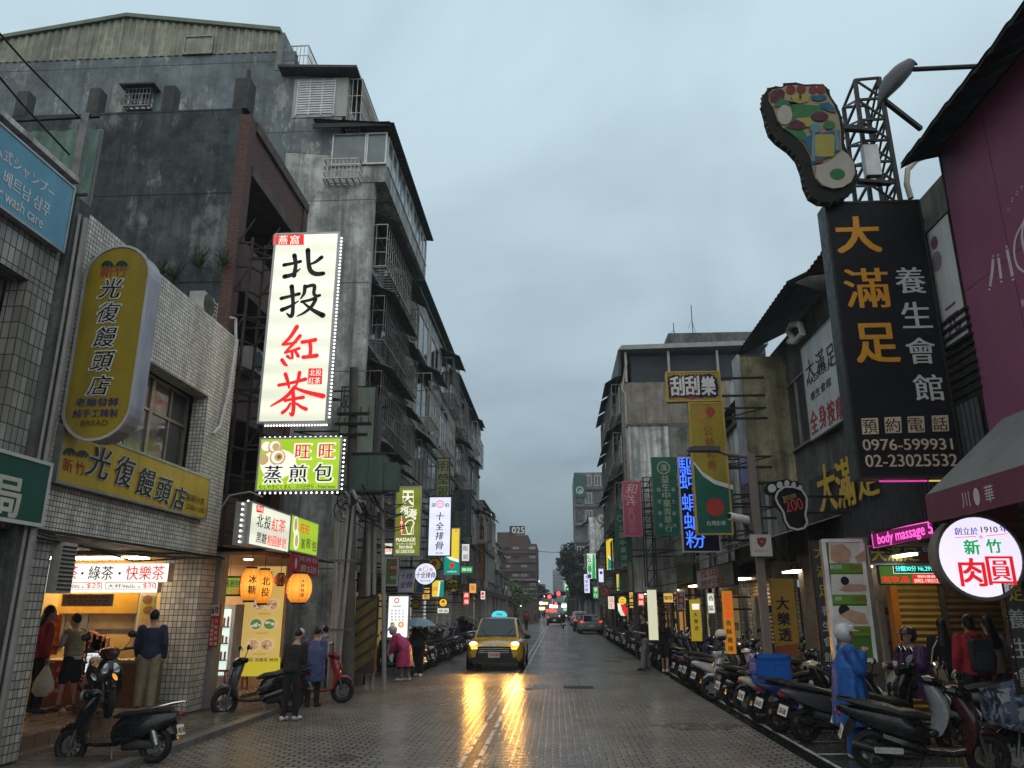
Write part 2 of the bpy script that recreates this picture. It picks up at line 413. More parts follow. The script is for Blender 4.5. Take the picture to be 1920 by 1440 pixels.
sheet('gutter', 3.2, 3.42, -4, 104, -.005, M('wet_gutter', (.012, .012, .012), .18, 0, .3, 5))
sheet('parking_strip', 3.42, 5.05, -4, 104, .0, M('parking_asphalt', (.035, .034, .032), .3, 0, .35, 4))
b = MB(); b.box((5.05, -4, -.02), (14, 104, .1)); struct(b.build('pavement', yel_m))
b = MB()
for i in range(46):
    y = 9.6 + i * 1.02
    b.quad((3.44, y, .004), (5.0, y + .16, .004), (5.0, y + .24, .004), (3.44, y + .08, .004))
b.quad((3.44, 8, .0045), (3.50, 8, .0045), (3.50, 56, .0045), (3.44, 56, .0045))
struct(b.build('parking_markings', M('worn_white_paint', (.36, .35, .30), .35, 0, .45, 5)))
b = MB(); b.quad((-1.24, -4, .004), (-1.08, -4, .004), (-1.08, 104, .004), (-1.24, 104, .004))
struct(b.build('drain_channel', M('wet_drain', (.02, .018, .016), .38, 0, .4, 6)))
b = MB()
for x in (-1.26, -1.06):
    y = 8
    while y < 100:
        L_ = random.uniform(.5, 1.6); b.box((x - .032, y, 0), (x + .032, y + L_, .008)); y += L_ + random.uniform(.02, .35)
struct(b.build('drain_rails', M('drain_steel', (.42, .41, .39), .3, .5)))
wet_p = M('wet_patch', (.075, .066, .056), .3, 0, .3, 3); old_p = M('mended_paving', (.10, .085, .07), .38, 0, .35, 5)
for (x0, x1, y0, y1, z, mt_) in ((.6, 2.1, 21, 23.2, .0042, old_p), (-.4, .9, 33, 36, .0042, old_p), (-5.0, -2.2, 38, 40, .0042, old_p)): sheet('road_patch', x0, x1, y0, y1, z, mt_)
rr = random.Random(40)
for k in range(9):
    x, y = rr.choice((rr.uniform(-5.2, -3.6), rr.uniform(2.2, 3.1), rr.uniform(-1.0, 1.6))), rr.uniform(10.6, 44); a_, b_ = rr.uniform(.25, .8), rr.uniform(.3, 1.2); ph = rr.uniform(0, 6)
    g = MB(); g.add([(x + a_ * math.cos(t * .35) * (1 + .28 * math.sin(3 * t * .35 + ph) + .12 * math.sin(7 * t * .35)), y + b_ * math.sin(t * .35) * (1 + .22 * math.cos(2 * t * .35 + ph)), .0055) for t in range(18)], [tuple(range(18))]); struct(g.build('puddle', wet_p))
for (u, v, lw) in ((1290, 1206, .8), (1085, 1291, .75), (1240, 1163, .7)):
    p = atZ(u, v); g = MB()
    for k in range(9): g.box((p.x - lw / 2, p.y + k * .07, .003), (p.x + lw / 2, p.y + k * .07 + .04, .012))
    struct(g.build('road_drain', DARK))
for (u, v) in ((1150, 1240),):
    p = atZ(u, v); g = MB(); g.prism(lambda a, b_, d: V((p.x + a, p.y + b_, d)), disc(0, 0, .33), .003, .009)
    struct(g.build('road_cover', DARK))

# ------------------------------------------------------------------ buildings
white_tile = tilem('white_square_tile', (.62, .59, .53), (.085, .078, .07), .070, .070, .0065, dirt=.55, var=.22)
tall_tile = tilem('oblong_wall_tile', (.30, .29, .265), (.05, .048, .044), .105, .215, .008, dirt=.65, var=.25)
pier_tile = tilem('pier_tile', (.38, .36, .33), (.07, .064, .056), .088, .105, .0075, dirt=.4, var=.25)
red_brick = tilem('red_brick_tile', (.105, .042, .034), (.05, .035, .03), .2, .065, .008, offset=.5, rough=.6, dirt=.6)
brown_brick = tilem('brown_brick_tile', (.10, .06, .045), (.03, .025, .02), .2, .065, .008, offset=.5, rough=.6, dirt=.5)
black_conc = wallm('blackened_concrete', (.062, .074, .076), (.014, .016, .017), .7, pale=(.16, .175, .17), streak=.7, seams=2.2)
blue_conc = wallm('peeling_blue_grey_render', (.15, .172, .185), (.07, .077, .077), .35, pale=(.33, .33, .29), streak=.35, seams=3.0)
grey_conc = wallm('stained_grey_render', (.44, .445, .415), (.085, .088, .08), .55, streak=.75, seams=3.05)
beige_conc = wallm('beige_render', (.22, .195, .165), (.06, .05, .042), .35, streak=.4)
white_conc = wallm('dirty_white_render', (.56, .56, .54), (.07, .072, .07), .5, streak=.8)
cream_conc = wallm('stained_cream_concrete', (.30, .27, .17), (.06, .055, .03), .65, streak=.85)
tan_corr = wallm('faded_tan_metal', (.285, .285, .215), (.08, .08, .06), .4, rough=.5, streak=.5)
green_corr = wallm('faded_green_metal', (.10, .17, .135), (.03, .05, .04), .4, rough=.5)
roof_dark = M('dark_corrugated_roof', (.04, .038, .036), .55, .1, .3, 3)
cage_m = M('cage_bars', (.17, .165, .15), .5, .4, .3, 4); cage_pale = M('pale_cage_bars', (.40, .38, .34), .5, .2, .3, 4)

hood_m = M('slatted_hood', (.13, .13, .115), .6, .1, .4, 5)
def corrugated(mb, P, u0, u1, v0f, v1f, pitch=.2, amp=.03, d=0):
    """ribbed sheet between the height functions v0f(u), v1f(u)"""
    n = max(2, int((u1 - u0) / pitch * 4)); pts = []
    for i in range(n + 1):
        u = u0 + (u1 - u0) * i / n; a = (0, amp, amp, 0)[i % 4]; pts.append((u, a))
    for (ua, aa), (ub, ab) in zip(pts, pts[1:]):
        mb.add([P(ua, v0f(ua), d + aa), P(ub, v0f(ub), d + ab), P(ub, v1f(ub), d + ab), P(ua, v1f(ua), d + aa)], [(0, 1, 2, 3)])
    return mb

def window(F, u0, v0, u1, v1, b_, fm=None, gm=None, panes=2, recess=.0, transom=False, fw=.05, lit=None):
    """window part (frame) with its panes as one sub-part"""
    fr = MB(); d0, d1 = -.03 - recess, .04 - recess
    F.box(fr, u0, v0, u1, v0 + fw, d0, d1 + .02); F.box(fr, u0, v1 - fw, u1, v1, d0, d1); F.box(fr, u0, v0 + fw, u0 + fw, v1 - fw, d0, d1 - .002); F.box(fr, u1 - fw, v0 + fw, u1, v1 - fw, d0, d1 - .002)
    for i in range(1, panes):
        u = u0 + (u1 - u0) * i / panes; F.box(fr, u - fw * .4, v0 + fw, u + fw * .4, v1 - fw, d0 + .01, d1 - .006)
    if transom: F.box(fr, u0 + fw, v0 + (v1 - v0) * .68, u1 - fw, v0 + (v1 - v0) * .68 + fw, d0 + .008, d1 - .004)
    o = fr.build('window', fm or ALU, b_)
    g = MB(); F.box(g, u0 + fw * .6, v0 + fw * .6, u1 - fw * .6, v1 - fw * .6, -.02 - recess, .005 - recess); g.build('pane', gm or GLASSD, o)
    return o

def cage(F, u0, v0, u1, v1, dep, b_, mat, awn=None, step=.13, bars=3, base=0.0):
    """iron balcony cage hung on a front: bars round three sides, a floor and a slatted hood"""
    m = MB(); r = .012
    for d in (0.02, dep):
        for v in (v0, v1): m.bar(F(u0, v, d), F(u1, v, d), .035)
    for u in (u0, u1):
        for v in (v0, v1): m.bar(F(u, v, 0), F(u, v, dep), .035)
    n = int((u1 - u0) / step)
    for i in range(n + 1):
        u = u0 + (u1 - u0) * i / n; m.bar(F(u, v0, dep), F(u, v1, dep), .02)
    for u in (u0, u1):
        k = max(2, int(dep / step))
        for i in range(k): m.bar(F(u, v0, dep * i / k), F(u, v1, dep * i / k), .02)
    for j in range(1, bars):
        v = v0 + (v1 - v0) * j / bars; m.bar(F(u0, v, dep + .012), F(u1, v, dep + .012), .022)
        for u in (u0, u1): m.bar(F(u, v, 0), F(u, v, dep), .022)
    k = int((u1 - u0) / .22)
    for i in range(k): m.bar(F(u0 + (i + .5) * .22, v0 - .015, 0), F(u0 + (i + .5) * .22, v0 - .015, dep), .06, .02)
    o = m.build('balcony_cage', mat, b_)
    if base: q = MB(); F.box(q, u0 - .05, v0 - .22, u1 + .05, v0 - .06, 0, base); q.build('balcony_slab', grey_conc, b_)
    if awn:
        q = MB(); corrugated(q, lambda a, t, d: F(a, v1 + .55 - .5 * t + d, (dep + .35) * t), u0 - .1, u1 + .1, lambda a: 0, lambda a: 1, .18, .02)
        q.build('awning', awn, b_)
    return o

def ac_unit(F, u, v, d, b_=None, w_=.8, h_=.55, dp=.3, fan=True):
    m = MB(); F.box(m, u, v, u + w_, v + h_, d, d + dp); o = m.build('air_conditioner', M('ac_casing', (.34, .34, .31), .5, 0, .2, 5, dirt=.4), b_)
    g = MB(); P = lambda a, b2, c: F(a, b2, c)
    for k in range(3 if fan else 0): g.prism(P, disc(u + w_ * .38, v + h_ / 2, .23 - .07 * k), d + dp + .002 * k, d + dp + .006 + .002 * k)
    if not fan:
        for k in range(11): F.box(g, u + .02, v + .04 + k * .055, u + w_ - .02, v + .065 + k * .055, d + dp, d + dp + .008)
    for k in range(6 if fan else 0): F.box(g, u + w_ * .74, v + .06 + k * .08, u + w_ * .95, v + .1 + k * .08, d + dp, d + dp + .006)
    g.build('grille', DARK, o)
    return o

# --- L0: nearest shophouse on the near side, mostly out of frame
m = MB(); m.box((-13, 9.66, .141), (-6.98, 14.54, .30)); struct(m.build('arcade_step', arc_m))
b0 = thing('tiled_shophouse', 'grey tiled shophouse at the left edge under a pale blue sign', 'building', (-8, 8.4, 0))
m = MB(); m.box((-7.0, 3, 5.95), (-6.7, 9.22, 7.62)); m.box((-6.98, 8.72, 2.85), (-6.7, 9.22, 5.94)); m.box((-7.0, 3, 2.85), (-6.72, 8.72, 3.75)); m.build('wall', tall_tile, b0)
m = MB(); m.box((-6.95, 9.24, 0.08), (-6.62, 9.58, 7.45)); m.build('column', conc_m, b0)
m = MB(); m.box((-6.74, 3, 7.625), (-6.6, 9.22, 7.7)); m.build('coping', white_conc, b0)
m = MB(); m.box((-13, 3, 2.6), (-7.3, 9.3, 7.2)); m.build('back_wall', conc_m, b0)
F0 = Frame((-6.98, 3, 0), (0, 1, 0), (1, 0, 0)); window(F0, .3, 3.78, 5.68, 5.92, b0, panes=4, recess=.05)
m = MB()
for (y, x) in ((9.3, -6.58), (9.42, -6.57), (9.5, -6.585)):
    m.tube([(x, y, .1), (x + .015, y, 2.2), (x, y + .03, 4.1), (x + .02, y, 5.6), (x, y, 7.2)], .022 if y != 9.42 else .04, 6)
m.build('downpipe', PVC, b0)
m = MB(); m.box((-7.4, 9.3, .14), (-7.3, 3, 2.85)); m.build('shop_front', M('dark_shop_front', (.03, .03, .032), .5), b0)

# --- L1: white tiled bakery building
b1 = thing('tiled_shop_building', 'two-storey white tiled building behind the yellow bakery signs', 'building', (-9, 12.3, 0))
YA, YB = 9.6, 15.15
m = MB()
m.box((-7.0, YA, 5.86), (-6.7, YB, 7.42)); m.box((-7.0, YA, 2.9), (-6.7, YB, 3.86)); m.box((-7.0, YA, 3.861), (-6.7, 11.35, 5.859)); m.box((-7.0, 14.05, 3.861), (-6.7, YB, 5.859))
m.build('wall', white_tile, b1)
m = MB(); m.box((-7.02, 9.6, .1), (-6.69, 10.06, 2.9)); m.box((-7.42, 14.55, .1), (-6.68, 15.16, 2.9)); m.build('pier', pier_tile, b1)
m = MB(); m.box((-13, 14.9, .1), (-7.43, 15.14, 7.3)); m.box((-13, 9.62, 2.92), (-7.01, 14.89, 3.05)); m.box((-13, 9.62, 6.7), (-7.01, 14.89, 6.85)); m.build('slab', conc_m, b1)
m = MB(); m.box((-13.1, 9.5, .14), (-12.9, 14.9, 2.9)); m.box((-12.9, 9.62, .14), (-7.5, 9.66, 2.9)); m.build('arcade_wall', M('dingy_plaster', (.16, .13, .10), .8, 0, .3, 2), b1)
F1 = Frame((-6.98, 11.35, 3.86), (0, 1, 0), (1, 0, 0)); fm = M('bronze_window_frame', (.27, .24, .19), .4, .5)
window(F1, 0, 0, 1.35, 2.0, b1, fm, glass('net_curtain_glass', (.10, .10, .095), .12), 2, .12, True); window(F1, 1.351, 0, 2.7, 2.0, b1, fm, glass('brown_glass', (.055, .05, .045), .1), 2, .12, True)
m = MB(); m.tube([(-6.66, 14.55, 7.7), (-6.64, 14.75, 7.75), (-6.62, 14.85, 7.2), (-6.64, 14.8, 6.2), (-6.67, 14.62, 5.4), (-6.69, 14.4, 5.2)], .03, 8); m.build('drain_hose', M('white_hose', (.5, .5, .48), .4), b1)
u = tag(ac_unit(Frame((-6.95, 13.5, 7.43), (0, 1, 0), (1, 0, 0)), 0, 0, -.1, None, .62, .42), 'white air conditioner box on the parapet of the white tiled building', 'air conditioner')
m = MB(); m.box((-6.72, 9.7, 2.86), (-6.66, 15.1, 2.9)); m.tube([(-6.62, 9.6, 2.78), (-6.6, 11.5, 2.72), (-6.61, 13.4, 2.77), (-6.6, 15.3, 2.86)], .025, 6); m.tube([(-6.64, 9.6, 2.84), (-6.62, 12, 2.62), (-6.63, 15.2, 2.9)], .015, 6); m.build('cable_run', DARK, b1)
# roof fence of green sheet with a steel post
p = [atY(0, 250, 10.6), atY(188, 250, 10.6), atY(178, 402, 10.6)]
fe = thing('metal_fence', 'green ribbed metal sheet standing on the roof behind the pale blue sign', 'fence', (p[0].x, 10.6, 6.85))
Ff = Frame((p[0].x - 2.2, 10.6, 6.85), (1, 0, 0), (0, -1, 0)); L_ = p[1].x - p[0].x + 2.2; zt = p[0].z - 6.85
m = MB(); corrugated(m, Ff, 0, L_, lambda a: 0, lambda a: zt, .3, .03); m.build('sheet', green_corr, fe)
m = MB(); Ff.box(m, L_ - .06, 0, L_ + .02, zt + .02, -.06, -.01); Ff.box(m, 0, zt * .5, L_, zt * .5 + .05, -.06, -.01); m.build('rail', STEEL, fe)
q0, q1 = atY(132, 392, 9.95), atY(132, 216, 9.95)
rp_ = thing('roof_post', 'grey steel post with crossarm rising above the pale blue sign', 'post', (q0.x, 9.95, 6.85))
m = MB(); m.box((q0.x - .06, 9.9, 6.85), (q0.x + .06, 10.0, q1.z)); m.build('shaft', STEEL, rp_); m = MB(); m.bar((q0.x - 1.4, 9.95, q1.z - .06), (q0.x + .2, 9.95, q1.z - .03), .05); m.bar((q0.x - .1, 9.95, 7.9), (q0.x + .22, 9.95, 7.9), .04); m.build('crossarm', DARK, rp_)

# --- L2: red brick building with the blackened side wall
b2 = thing('brick_building', 'dark red brick building with a blackened concrete side wall', 'building', (-9, 17, 0))
Y2, Y3 = 15.2, 19.5
m = MB(); m.box((-24, Y2, .1), (-7.25, Y2 + .3, 13.25)); m.build('side_wall', black_conc, b2)
m = MB()
for u_ in (37, 172, 312):
    q = atY(u_, 205, Y2); m.box((q.x - .14, Y2, 13.26), (q.x + .14, Y2 + .28, 13.95))
q = atY(453, 190, Y2); m.box((q.x - .22, Y2 + .02, 13.26), (q.x + .14, Y2 + .4, 14.1)); m.box((q.x + .0, Y2 + .1, 14.1), (q.x + .06, Y2 + .2, 14.4)); m.build('roof_stub', M('stub_concrete', (.06, .062, .06), .85, 0, .35, 3, dirt=.5), b2)
m = MB()
m.box((-7.24, Y2 - .02, .1), (-6.98, Y2 + .32, 13.05)); m.box((-7.24, Y3 - .32, 3), (-6.98, Y3, 12.95)); m.build('pilaster', red_brick, b2)
m = MB(); zs = (3.3, 6.2, 9.05, 11.9)
for z in zs: m.box((-7.22, Y2 + .33, z), (-7.02, Y3 - .33, z + .95))
m.build('parapet', red_brick, b2)
m = MB()
for z in zs + (13.1,): m.box((-9, Y2 + .33, z - .28), (-6.95, Y3 - .02, z - .02))
m.build('floor_slab', M('slab_concrete', (.10, .075, .065), .8, 0, .3, 2, dirt=.4), b2)
m = MB(); m.box((-9.2, Y2 + .33, .14), (-9.0, Y3, 13)); m.box((-24, Y3 - .1, .1), (-7.3, Y3 + .1, 13.0)); m.build('inner_wall', M('brown_inner_wall', (.07, .05, .042), .8, 0, .3, 2), b2)
F2 = Frame((-8.99, Y2 + .33, 0), (0, 1, 0), (1, 0, 0))
for z in zs[:3]:
    for k in range(2): window(F2, .4 + k * 1.8, z + .6, 1.9 + k * 1.8, z + 2.3, b2, ALU, GLASSD, 2)
Fs = Frame((-7, Y2, 0), (1, 0, 0), (0, -1, 0))
m = MB(); q = atY(265, 190, 22.9); 
# plants sprouting from the wall corner
for i, (u_, v_) in enumerate(((372, 490), (418, 488), (300, 505), (325, 515))):
    q = atY(u_, v_ + 12, Y2 - .1); m = MB(); rr = random.Random(i)
    for k in range(60):
        a = rr.uniform(0, 6.28); t = rr.uniform(.2, 1.0); L_ = rr.uniform(.2, .5); d_ = V((math.cos(a) * t, math.sin(a) * t * .5 - .3, rr.uniform(-.1, 1)))
        e_ = q + d_ * L_; sd = V((-d_.y, d_.x, 0)).normalized() * .012; md = q + d_ * L_ * .55 + V((0, 0, .06))
        m.add([q - sd, q + sd, md + sd, e_, md - sd], [(0, 1, 2, 3, 4)])
    o = m.build('wild_plant', M('weed_green', (.06, .10, .035), .6, 0, .3, 4)); tag(o, ('spiky weed sprouting high on the blackened wall beside the scaffold', 'spiky weed sprouting from the blackened wall nearest the red brick corner', 'low weed trailing on the white tiled parapet', 'bushy weed on the tiled parapet beside the roof air conditioner')[i], 'plant')

# --- L3: tall block with the gabled shed on top
b3 = thing('tall_apartment_block', 'tall stained apartment block with a ribbed tan gable on its roof', 'building', (-9, 26, 0))
Y4 = 23.0; F3 = Frame((0, Y4, 0), (1, 0, 0), (0, -1, 0))
xr = -6.0
m = MB(); m.box((-26, Y4, .1), (-9.2, Y4 + .3, 21.42)); m.build('painted_wall', blue_conc, b3)
m = MB(); m.prism(F3, [(-9.19, .1), (xr, .1), (xr, 15.9), (-7.2, 16.9), (-7.2, 17.2), (-9.19, 20.2)], 0.005, -.3); m.build('wall', grey_conc, b3)
m = MB(); m.prism(F3, [(-9.19, 17.2), (-7.3, 17.0), (-7.3, 20.1), (-9.19, 20.35)], .02, -.28); m.build('upper_wall', blue_conc, b3)
P3 = [(atY(0, 78, Y4).x - 3, atY(0, 78, Y4).z - .45), (atY(240, 35, Y4).x, atY(240, 35, Y4).z), (atY(527, 62, Y4).x, atY(527, 62, Y4).z)]
def gt(a):
    (x0, z0), (x1, z1), (x2, z2) = P3
    return z0 + (z1 - z0) * (a - x0) / (x1 - x0) if a < x1 else z1 + (z2 - z1) * (a - x1) / (x2 - x1)
m = MB(); corrugated(m, F3, P3[0][0], P3[2][0], lambda a: 21.4, gt, .28, .05); m.build('gable', tan_corr, b3)
m = MB()
for (a, bq) in ((P3[0], P3[1]), (P3[1], P3[2])): m.hexa([F3(*a, .14), F3(*bq, .14), F3(*bq, -9), F3(*a, -9), F3(a[0], a[1] + .16, .14), F3(bq[0], bq[1] + .16, .14), F3(bq[0], bq[1] + .16, -9), F3(a[0], a[1] + .16, -9)])
m.build('roof', M('green_roof_trim', (.13, .16, .11), .5, 0, .2, 2), b3)
q = [atY(350, 72, Y4), atY(398, 102, Y4)]; m = MB()
for (x0, z0, x1, z1) in ((q[0].x, q[0].z, q[1].x, q[0].z), (q[0].x, q[1].z, q[1].x, q[1].z), (q[0].x, q[0].z, q[0].x, q[1].z), (q[1].x, q[0].z, q[1].x, q[1].z)): m.bar(F3(x0, z0, .08), F3(x1, z1, .08), .05)
F3.box(m, q[0].x, q[1].z, q[1].x, q[0].z, .05, .06); m.build('hatch', tan_corr, b3)
m = MB(); F3.box(m, P3[2][0] - .1, 20.6, P3[2][0] + .15, P3[2][1], -6, .02); m.build('shed_side', STEEL, b3)
FX3 = Frame((P3[2][0], Y4 + .2, 20.3), (0, 1, 0), (1, 0, 0)); cage(FX3, 0, .2, 4, 1.5, 1.0, b3, cage_pale)
q = [atY(245, 175, Y4), atY(288, 193, Y4)]; cage(F3, q[0].x, q[1].z - .3, q[1].x, q[0].z - .05, .3, b3, cage_m); m = MB(); F3.box(m, q[0].x - .15, q[0].z, q[1].x + .2, q[0].z + .06, 0, .5); m.build('window_hood', DARK, b3)
window(F3, q[0].x, q[1].z - .3, q[1].x, q[0].z - .06, b3, recess=-.04)
# stepped roof rooms
def room(x0, x1, y0, y1, z0, z1, nm, mat):
    m = MB(); m.box((x0, y0, z0), (x1, y1, z1)); m.build(nm, mat, b3)
room(-9.1, -7.15, Y4 - .05, Y4 + 6, 18.55, 20.15, 'roof_room', M('louvred_panel', (.36, .37, .34), .5, 0, .12, 3, dirt=.3))
Fl = Frame((-8.95, Y4 - .06, 18.6), (1, 0, 0), (0, -1, 0)); m = MB()
for k in range(14): Fl.box(m, 0, .08 + k * .1, 1.35, .14 + k * .1, 0, .02)
for a in (0, .45, .9, 1.35): Fl.box(m, a - .02, 0, a + .02, 1.5, 0.0, .03)
m.build('louvre', WHITE, b3)
m = MB(); m.hexa([(-9.6, Y4 - .5, 20.36), (-6.75, Y4 - .5, 20.2), (-6.75, Y4 + 6.5, 20.0), (-9.6, Y4 + 6.5, 20.16), (-9.6, Y4 - .5, 20.46), (-6.75, Y4 - .5, 20.3), (-6.75, Y4 + 6.5, 20.1), (-9.6, Y4 + 6.5, 20.26)]); m.build('canopy', roof_dark, b3)
FXa = Frame((-7.15, Y4, 17.9), (0, 1, 0), (1, 0, 0)); cage(FXa, 0, .1, 5.5, 2.2, .5, b3, cage_pale); window(FXa, .2, .6, 5, 2.1, b3, panes=5)
# glazed room below it
xg = -5.62
m = MB(); m.box((-7.6, Y4 - .03, 15.9), (xg, 31.2, 16.55)); m.build('balcony_wall', grey_conc, b3)
Fg = Frame((-7.55, Y4 - .05, 16.56), (1, 0, 0), (0, -1, 0)); window(Fg, 0, 0, 1.2, 1.25, b3, ALU, glass('pale_glass', (.10, .12, .125), .1), 1); window(Fg, 1.21, 0, 1.92, 1.25, b3, WHITE, glass('pale_glass2', (.10, .12, .125), .1), 1)
Fgx = Frame((xg - .02, Y4 + .1, 16.56), (0, 1, 0), (1, 0, 0))
for k in range(5): window(Fgx, k * 1.62, 0, k * 1.62 + 1.58, 1.2, b3, WHITE if k % 2 == 0 else ALU, glass('pale_glass', (), .1), 2)
m = MB(); corrugated(m, lambda a, t, d: V((-8.2 + 2.85 * t, Y4 - .4 + a, 18.25 - .28 * t - .0 * a + d)), 0, 8.9, lambda a: 0, lambda a: 1, .2, .03); 
corrugated(m, lambda a, t, d: V((-8.2 + 2.85 * t, Y4 - .4 + a, 18.21 - .28 * t + d)), 0, 8.9, lambda a: 0, lambda a: 1, .2, .03); m.build('eave', roof_dark, b3)
m = MB(); m.box((-8.2, Y4 - .36, 17.9), (-5.5, Y4 - .3, 18.06)); m.build('fascia', DARK, b3)
cage(Fg, -.1, -.75, 1.1, -.02, .45, b3, cage_pale)
# street front of L3 with caged balconies
m = MB(); m.box((-7.3, Y4 + .3, 3.2), (xr - .35, 31.2, 15.88)); m.build('front_wall', wallm('dark_stained_front', (.30, .29, .255), (.05, .05, .045), .7, streak=.8), b3)
FX = Frame((xr - .34, Y4 + .31, 0), (0, 1, 0), (1, 0, 0))
for z in (5.4, 7.9, 10.5, 13.1):
    for k in range(3): window(FX, .5 + k * 2.5, z + .2, 2.3 + k * 2.5, z + 1.6, b3, ALU, GLASSD, 2)
    cage(FX, .15 + (z % 1) * .2, z - .1, 4.6, z + 1.45, .75, b3, cage_m if z < 12 else cage_pale, hood_m if z != 10.5 else green_corr, step=.3, base=.3)
    cage(FX, 4.9, z - .1, 7.6, z + 1.3, .55, b3, cage_m, hood_m, step=.3, base=.25)
m = MB(); m.box((-12, Y4 + .3, 3.0), (-6.1, 31.2, 3.2)); m.box((-12, 31.0, .1), (-7.2, 31.25, 16.5)); m.build('slab', conc_m, b3)
m = MB(); m.box((-6.6, Y4, .1), (-6.02, Y4 + .6, 3.0)); m.box((-6.6, 30.6, .1), (-6.1, 31.2, 3.0)); m.build('pier', pier_tile, b3)

# --- a plainer street building: floors of windows, cages, air conditioners, arcade piers
def street_block(name, label, X, Y0, Y1, Z, mat, seed, nf=4, base=3.3, cages=.6, roof=None, side=None, depth=9, pier=True, awn=None, parapet=.5):
    rr = random.Random(seed); b_ = thing(name, label, 'building', (X, (Y0 + Y1) / 2, 0)); s = 1 if X < 0 else -1
    m = MB(); m.box((X, Y0, base), (X - s * depth, Y1, Z)); m.build('wall', mat, b_)
    if side: m = MB(); m.box((X - s * .05, Y0 - .012, base), (X - s * depth, Y0 - .002, Z)); m.build('side_wall', side, b_)
    F = Frame((X, Y0 if s > 0 else Y1, 0), (0, s, 0), (s, 0, 0)); W_ = Y1 - Y0; fh = (Z - base - parapet) / nf; nb = max(1, int(W_ / 2.9))
    for f in range(nf):
        z = base + f * fh
        m = MB(); F.box(m, 0, z - .09, W_, z + .09, .0, .1); m.build('floor_band', conc_m, b_)
        for k in range(nb):
            u0 = (k + .12) * W_ / nb; u1 = (k + .88) * W_ / nb
            window(F, u0, z + .75, u1, z + fh - .35, b_, ALU if rr.random() < .6 else cage_pale, None if rr.random() < .93 else glow('lit_room', (.95, .78, .5), .5), rr.choice((2, 2, 3)), -.035)
            if rr.random() < cages: cage(F, u0 - .1, z + .6, u1 + .1, z + fh - .4, rr.choice((.35, .5, .7)), b_, rr.choice((cage_m, cage_m, cage_pale)), rr.choice((hood_m, green_corr, None)), step=.3)
            elif rr.random() < .6: ac_unit(F, u0 + .2, z + .12, .1, b_)
    if roof: m = MB(); corrugated(m, lambda a, t, d: F(a, Z + .9 - .5 * t + d, -2.4 + 2.75 * t), -.1, W_ + .1, lambda a: 0, lambda a: 1, .22, .03); m.build('roof', roof, b_)
    m = MB(); F.box(m, 0, Z, W_, Z + .12, -.5, .12); m.build('coping', conc_m, b_)
    if pier:
        m = MB()
        for k in range(int(W_ / 4) + 1):
            u_ = min(W_ - .5, k * 4.); F.box(m, u_, .1, u_ + .45, base, -.5, -.02)
        m.build('pier', pier_tile, b_)
    m = MB(); F.box(m, 0, base - .35, W_, base - .092, -.4, .06); m.build('fascia', M('fascia_grime', (.08, .075, .07), .7, 0, .3, 3), b_)
    m = MB(); F.box(m, 0, .1, W_, base - .36, -3.5, -3.2); m.build('shop_front', M('shop_front_grey', (.10, .09, .075), .5, 0, .3, 2), b_)
    return b_, F
street_block('grey_apartment_block', 'grey apartment block with caged balconies next beyond the tall gabled block', -6.0, 31.4, 45, 15.6, grey_conc, 3, 4, roof=green_corr)
street_block('grey_apartment_block', 'stained apartment block with dark awnings far along the near row of shops', -6.0, 45.2, 60, 15.2, wallm('olive_render', (.17, .165, .14), (.04, .04, .035), .6), 5, 4, roof=roof_dark)
street_block('low_shop_building', 'low pale building with a row of upper windows beyond the white pork rib sign', -5.7, 60.2, 72, 10.0, beige_conc, 6, 2, cages=.3)
street_block('low_shop_building', 'narrow low building at the end of the near row before the crossing', -5.9, 72.3, 84, 8.0, grey_conc, 9, 2, cages=.4)
street_block('low_shop_building', 'small dark building at the corner beside the small green tree', -6.0, 84.3, 100, 5.4, brown_brick, 19, 1, cages=.4)

# --- right side, near to far
XR = 5.5
r0 = thing('restaurant_building', 'building at the right edge behind the purple billboard with a ragged black eave', 'building', (8, 7, 0))
m = MB(); m.box((XR + .25, -2, 3.2), (14, 9.75, 8.0)); m.build('wall', conc_m, r0); m = MB(); m.box((9, -2, .1), (9.2, 9.7, 3.2)); m.build('shop_front', M('shop_front_grey', (), .5), r0)
e0, e1 = atX(1690, 295, 5.0), atX(1905, -20, 5.0)
m = MB(); rr = random.Random(4); n = 46; top, bot = [], []
for i in range(n + 1):
    y = e0.y - (e0.y - 2.0) * i / n; j = rr.uniform(-.05, .05) + (.04 if i % 2 else -.04)
    bot.append(V((5.0 + j * .6, y, e0.z - .12 + j + .0 * i))); top.append(V((6.8, y, e0.z + .75)))
m.loft([bot, top], closed=False); m.loft([[p_ + V((0, 0, .07)) for p_ in bot], [p_ + V((0, 0, .07)) for p_ in top]], closed=False)
m.loft([bot, [p_ + V((.02, 0, .07)) for p_ in bot]], closed=False); m.build('eave', M('ragged_black_felt', (.010, .009, .009), .9, 0, .4, 6), r0)
m = MB(); m.quad((5.02, e0.y - .02, e0.z - .12), (7.4, e0.y - .02, e0.z + .35), (7.4, e0.y - .02, e0.z + 1.0), (6.8, e0.y - .02, e0.z + .82)); m.build('eave_end', M('ragged_black_felt', (), .8), r0)

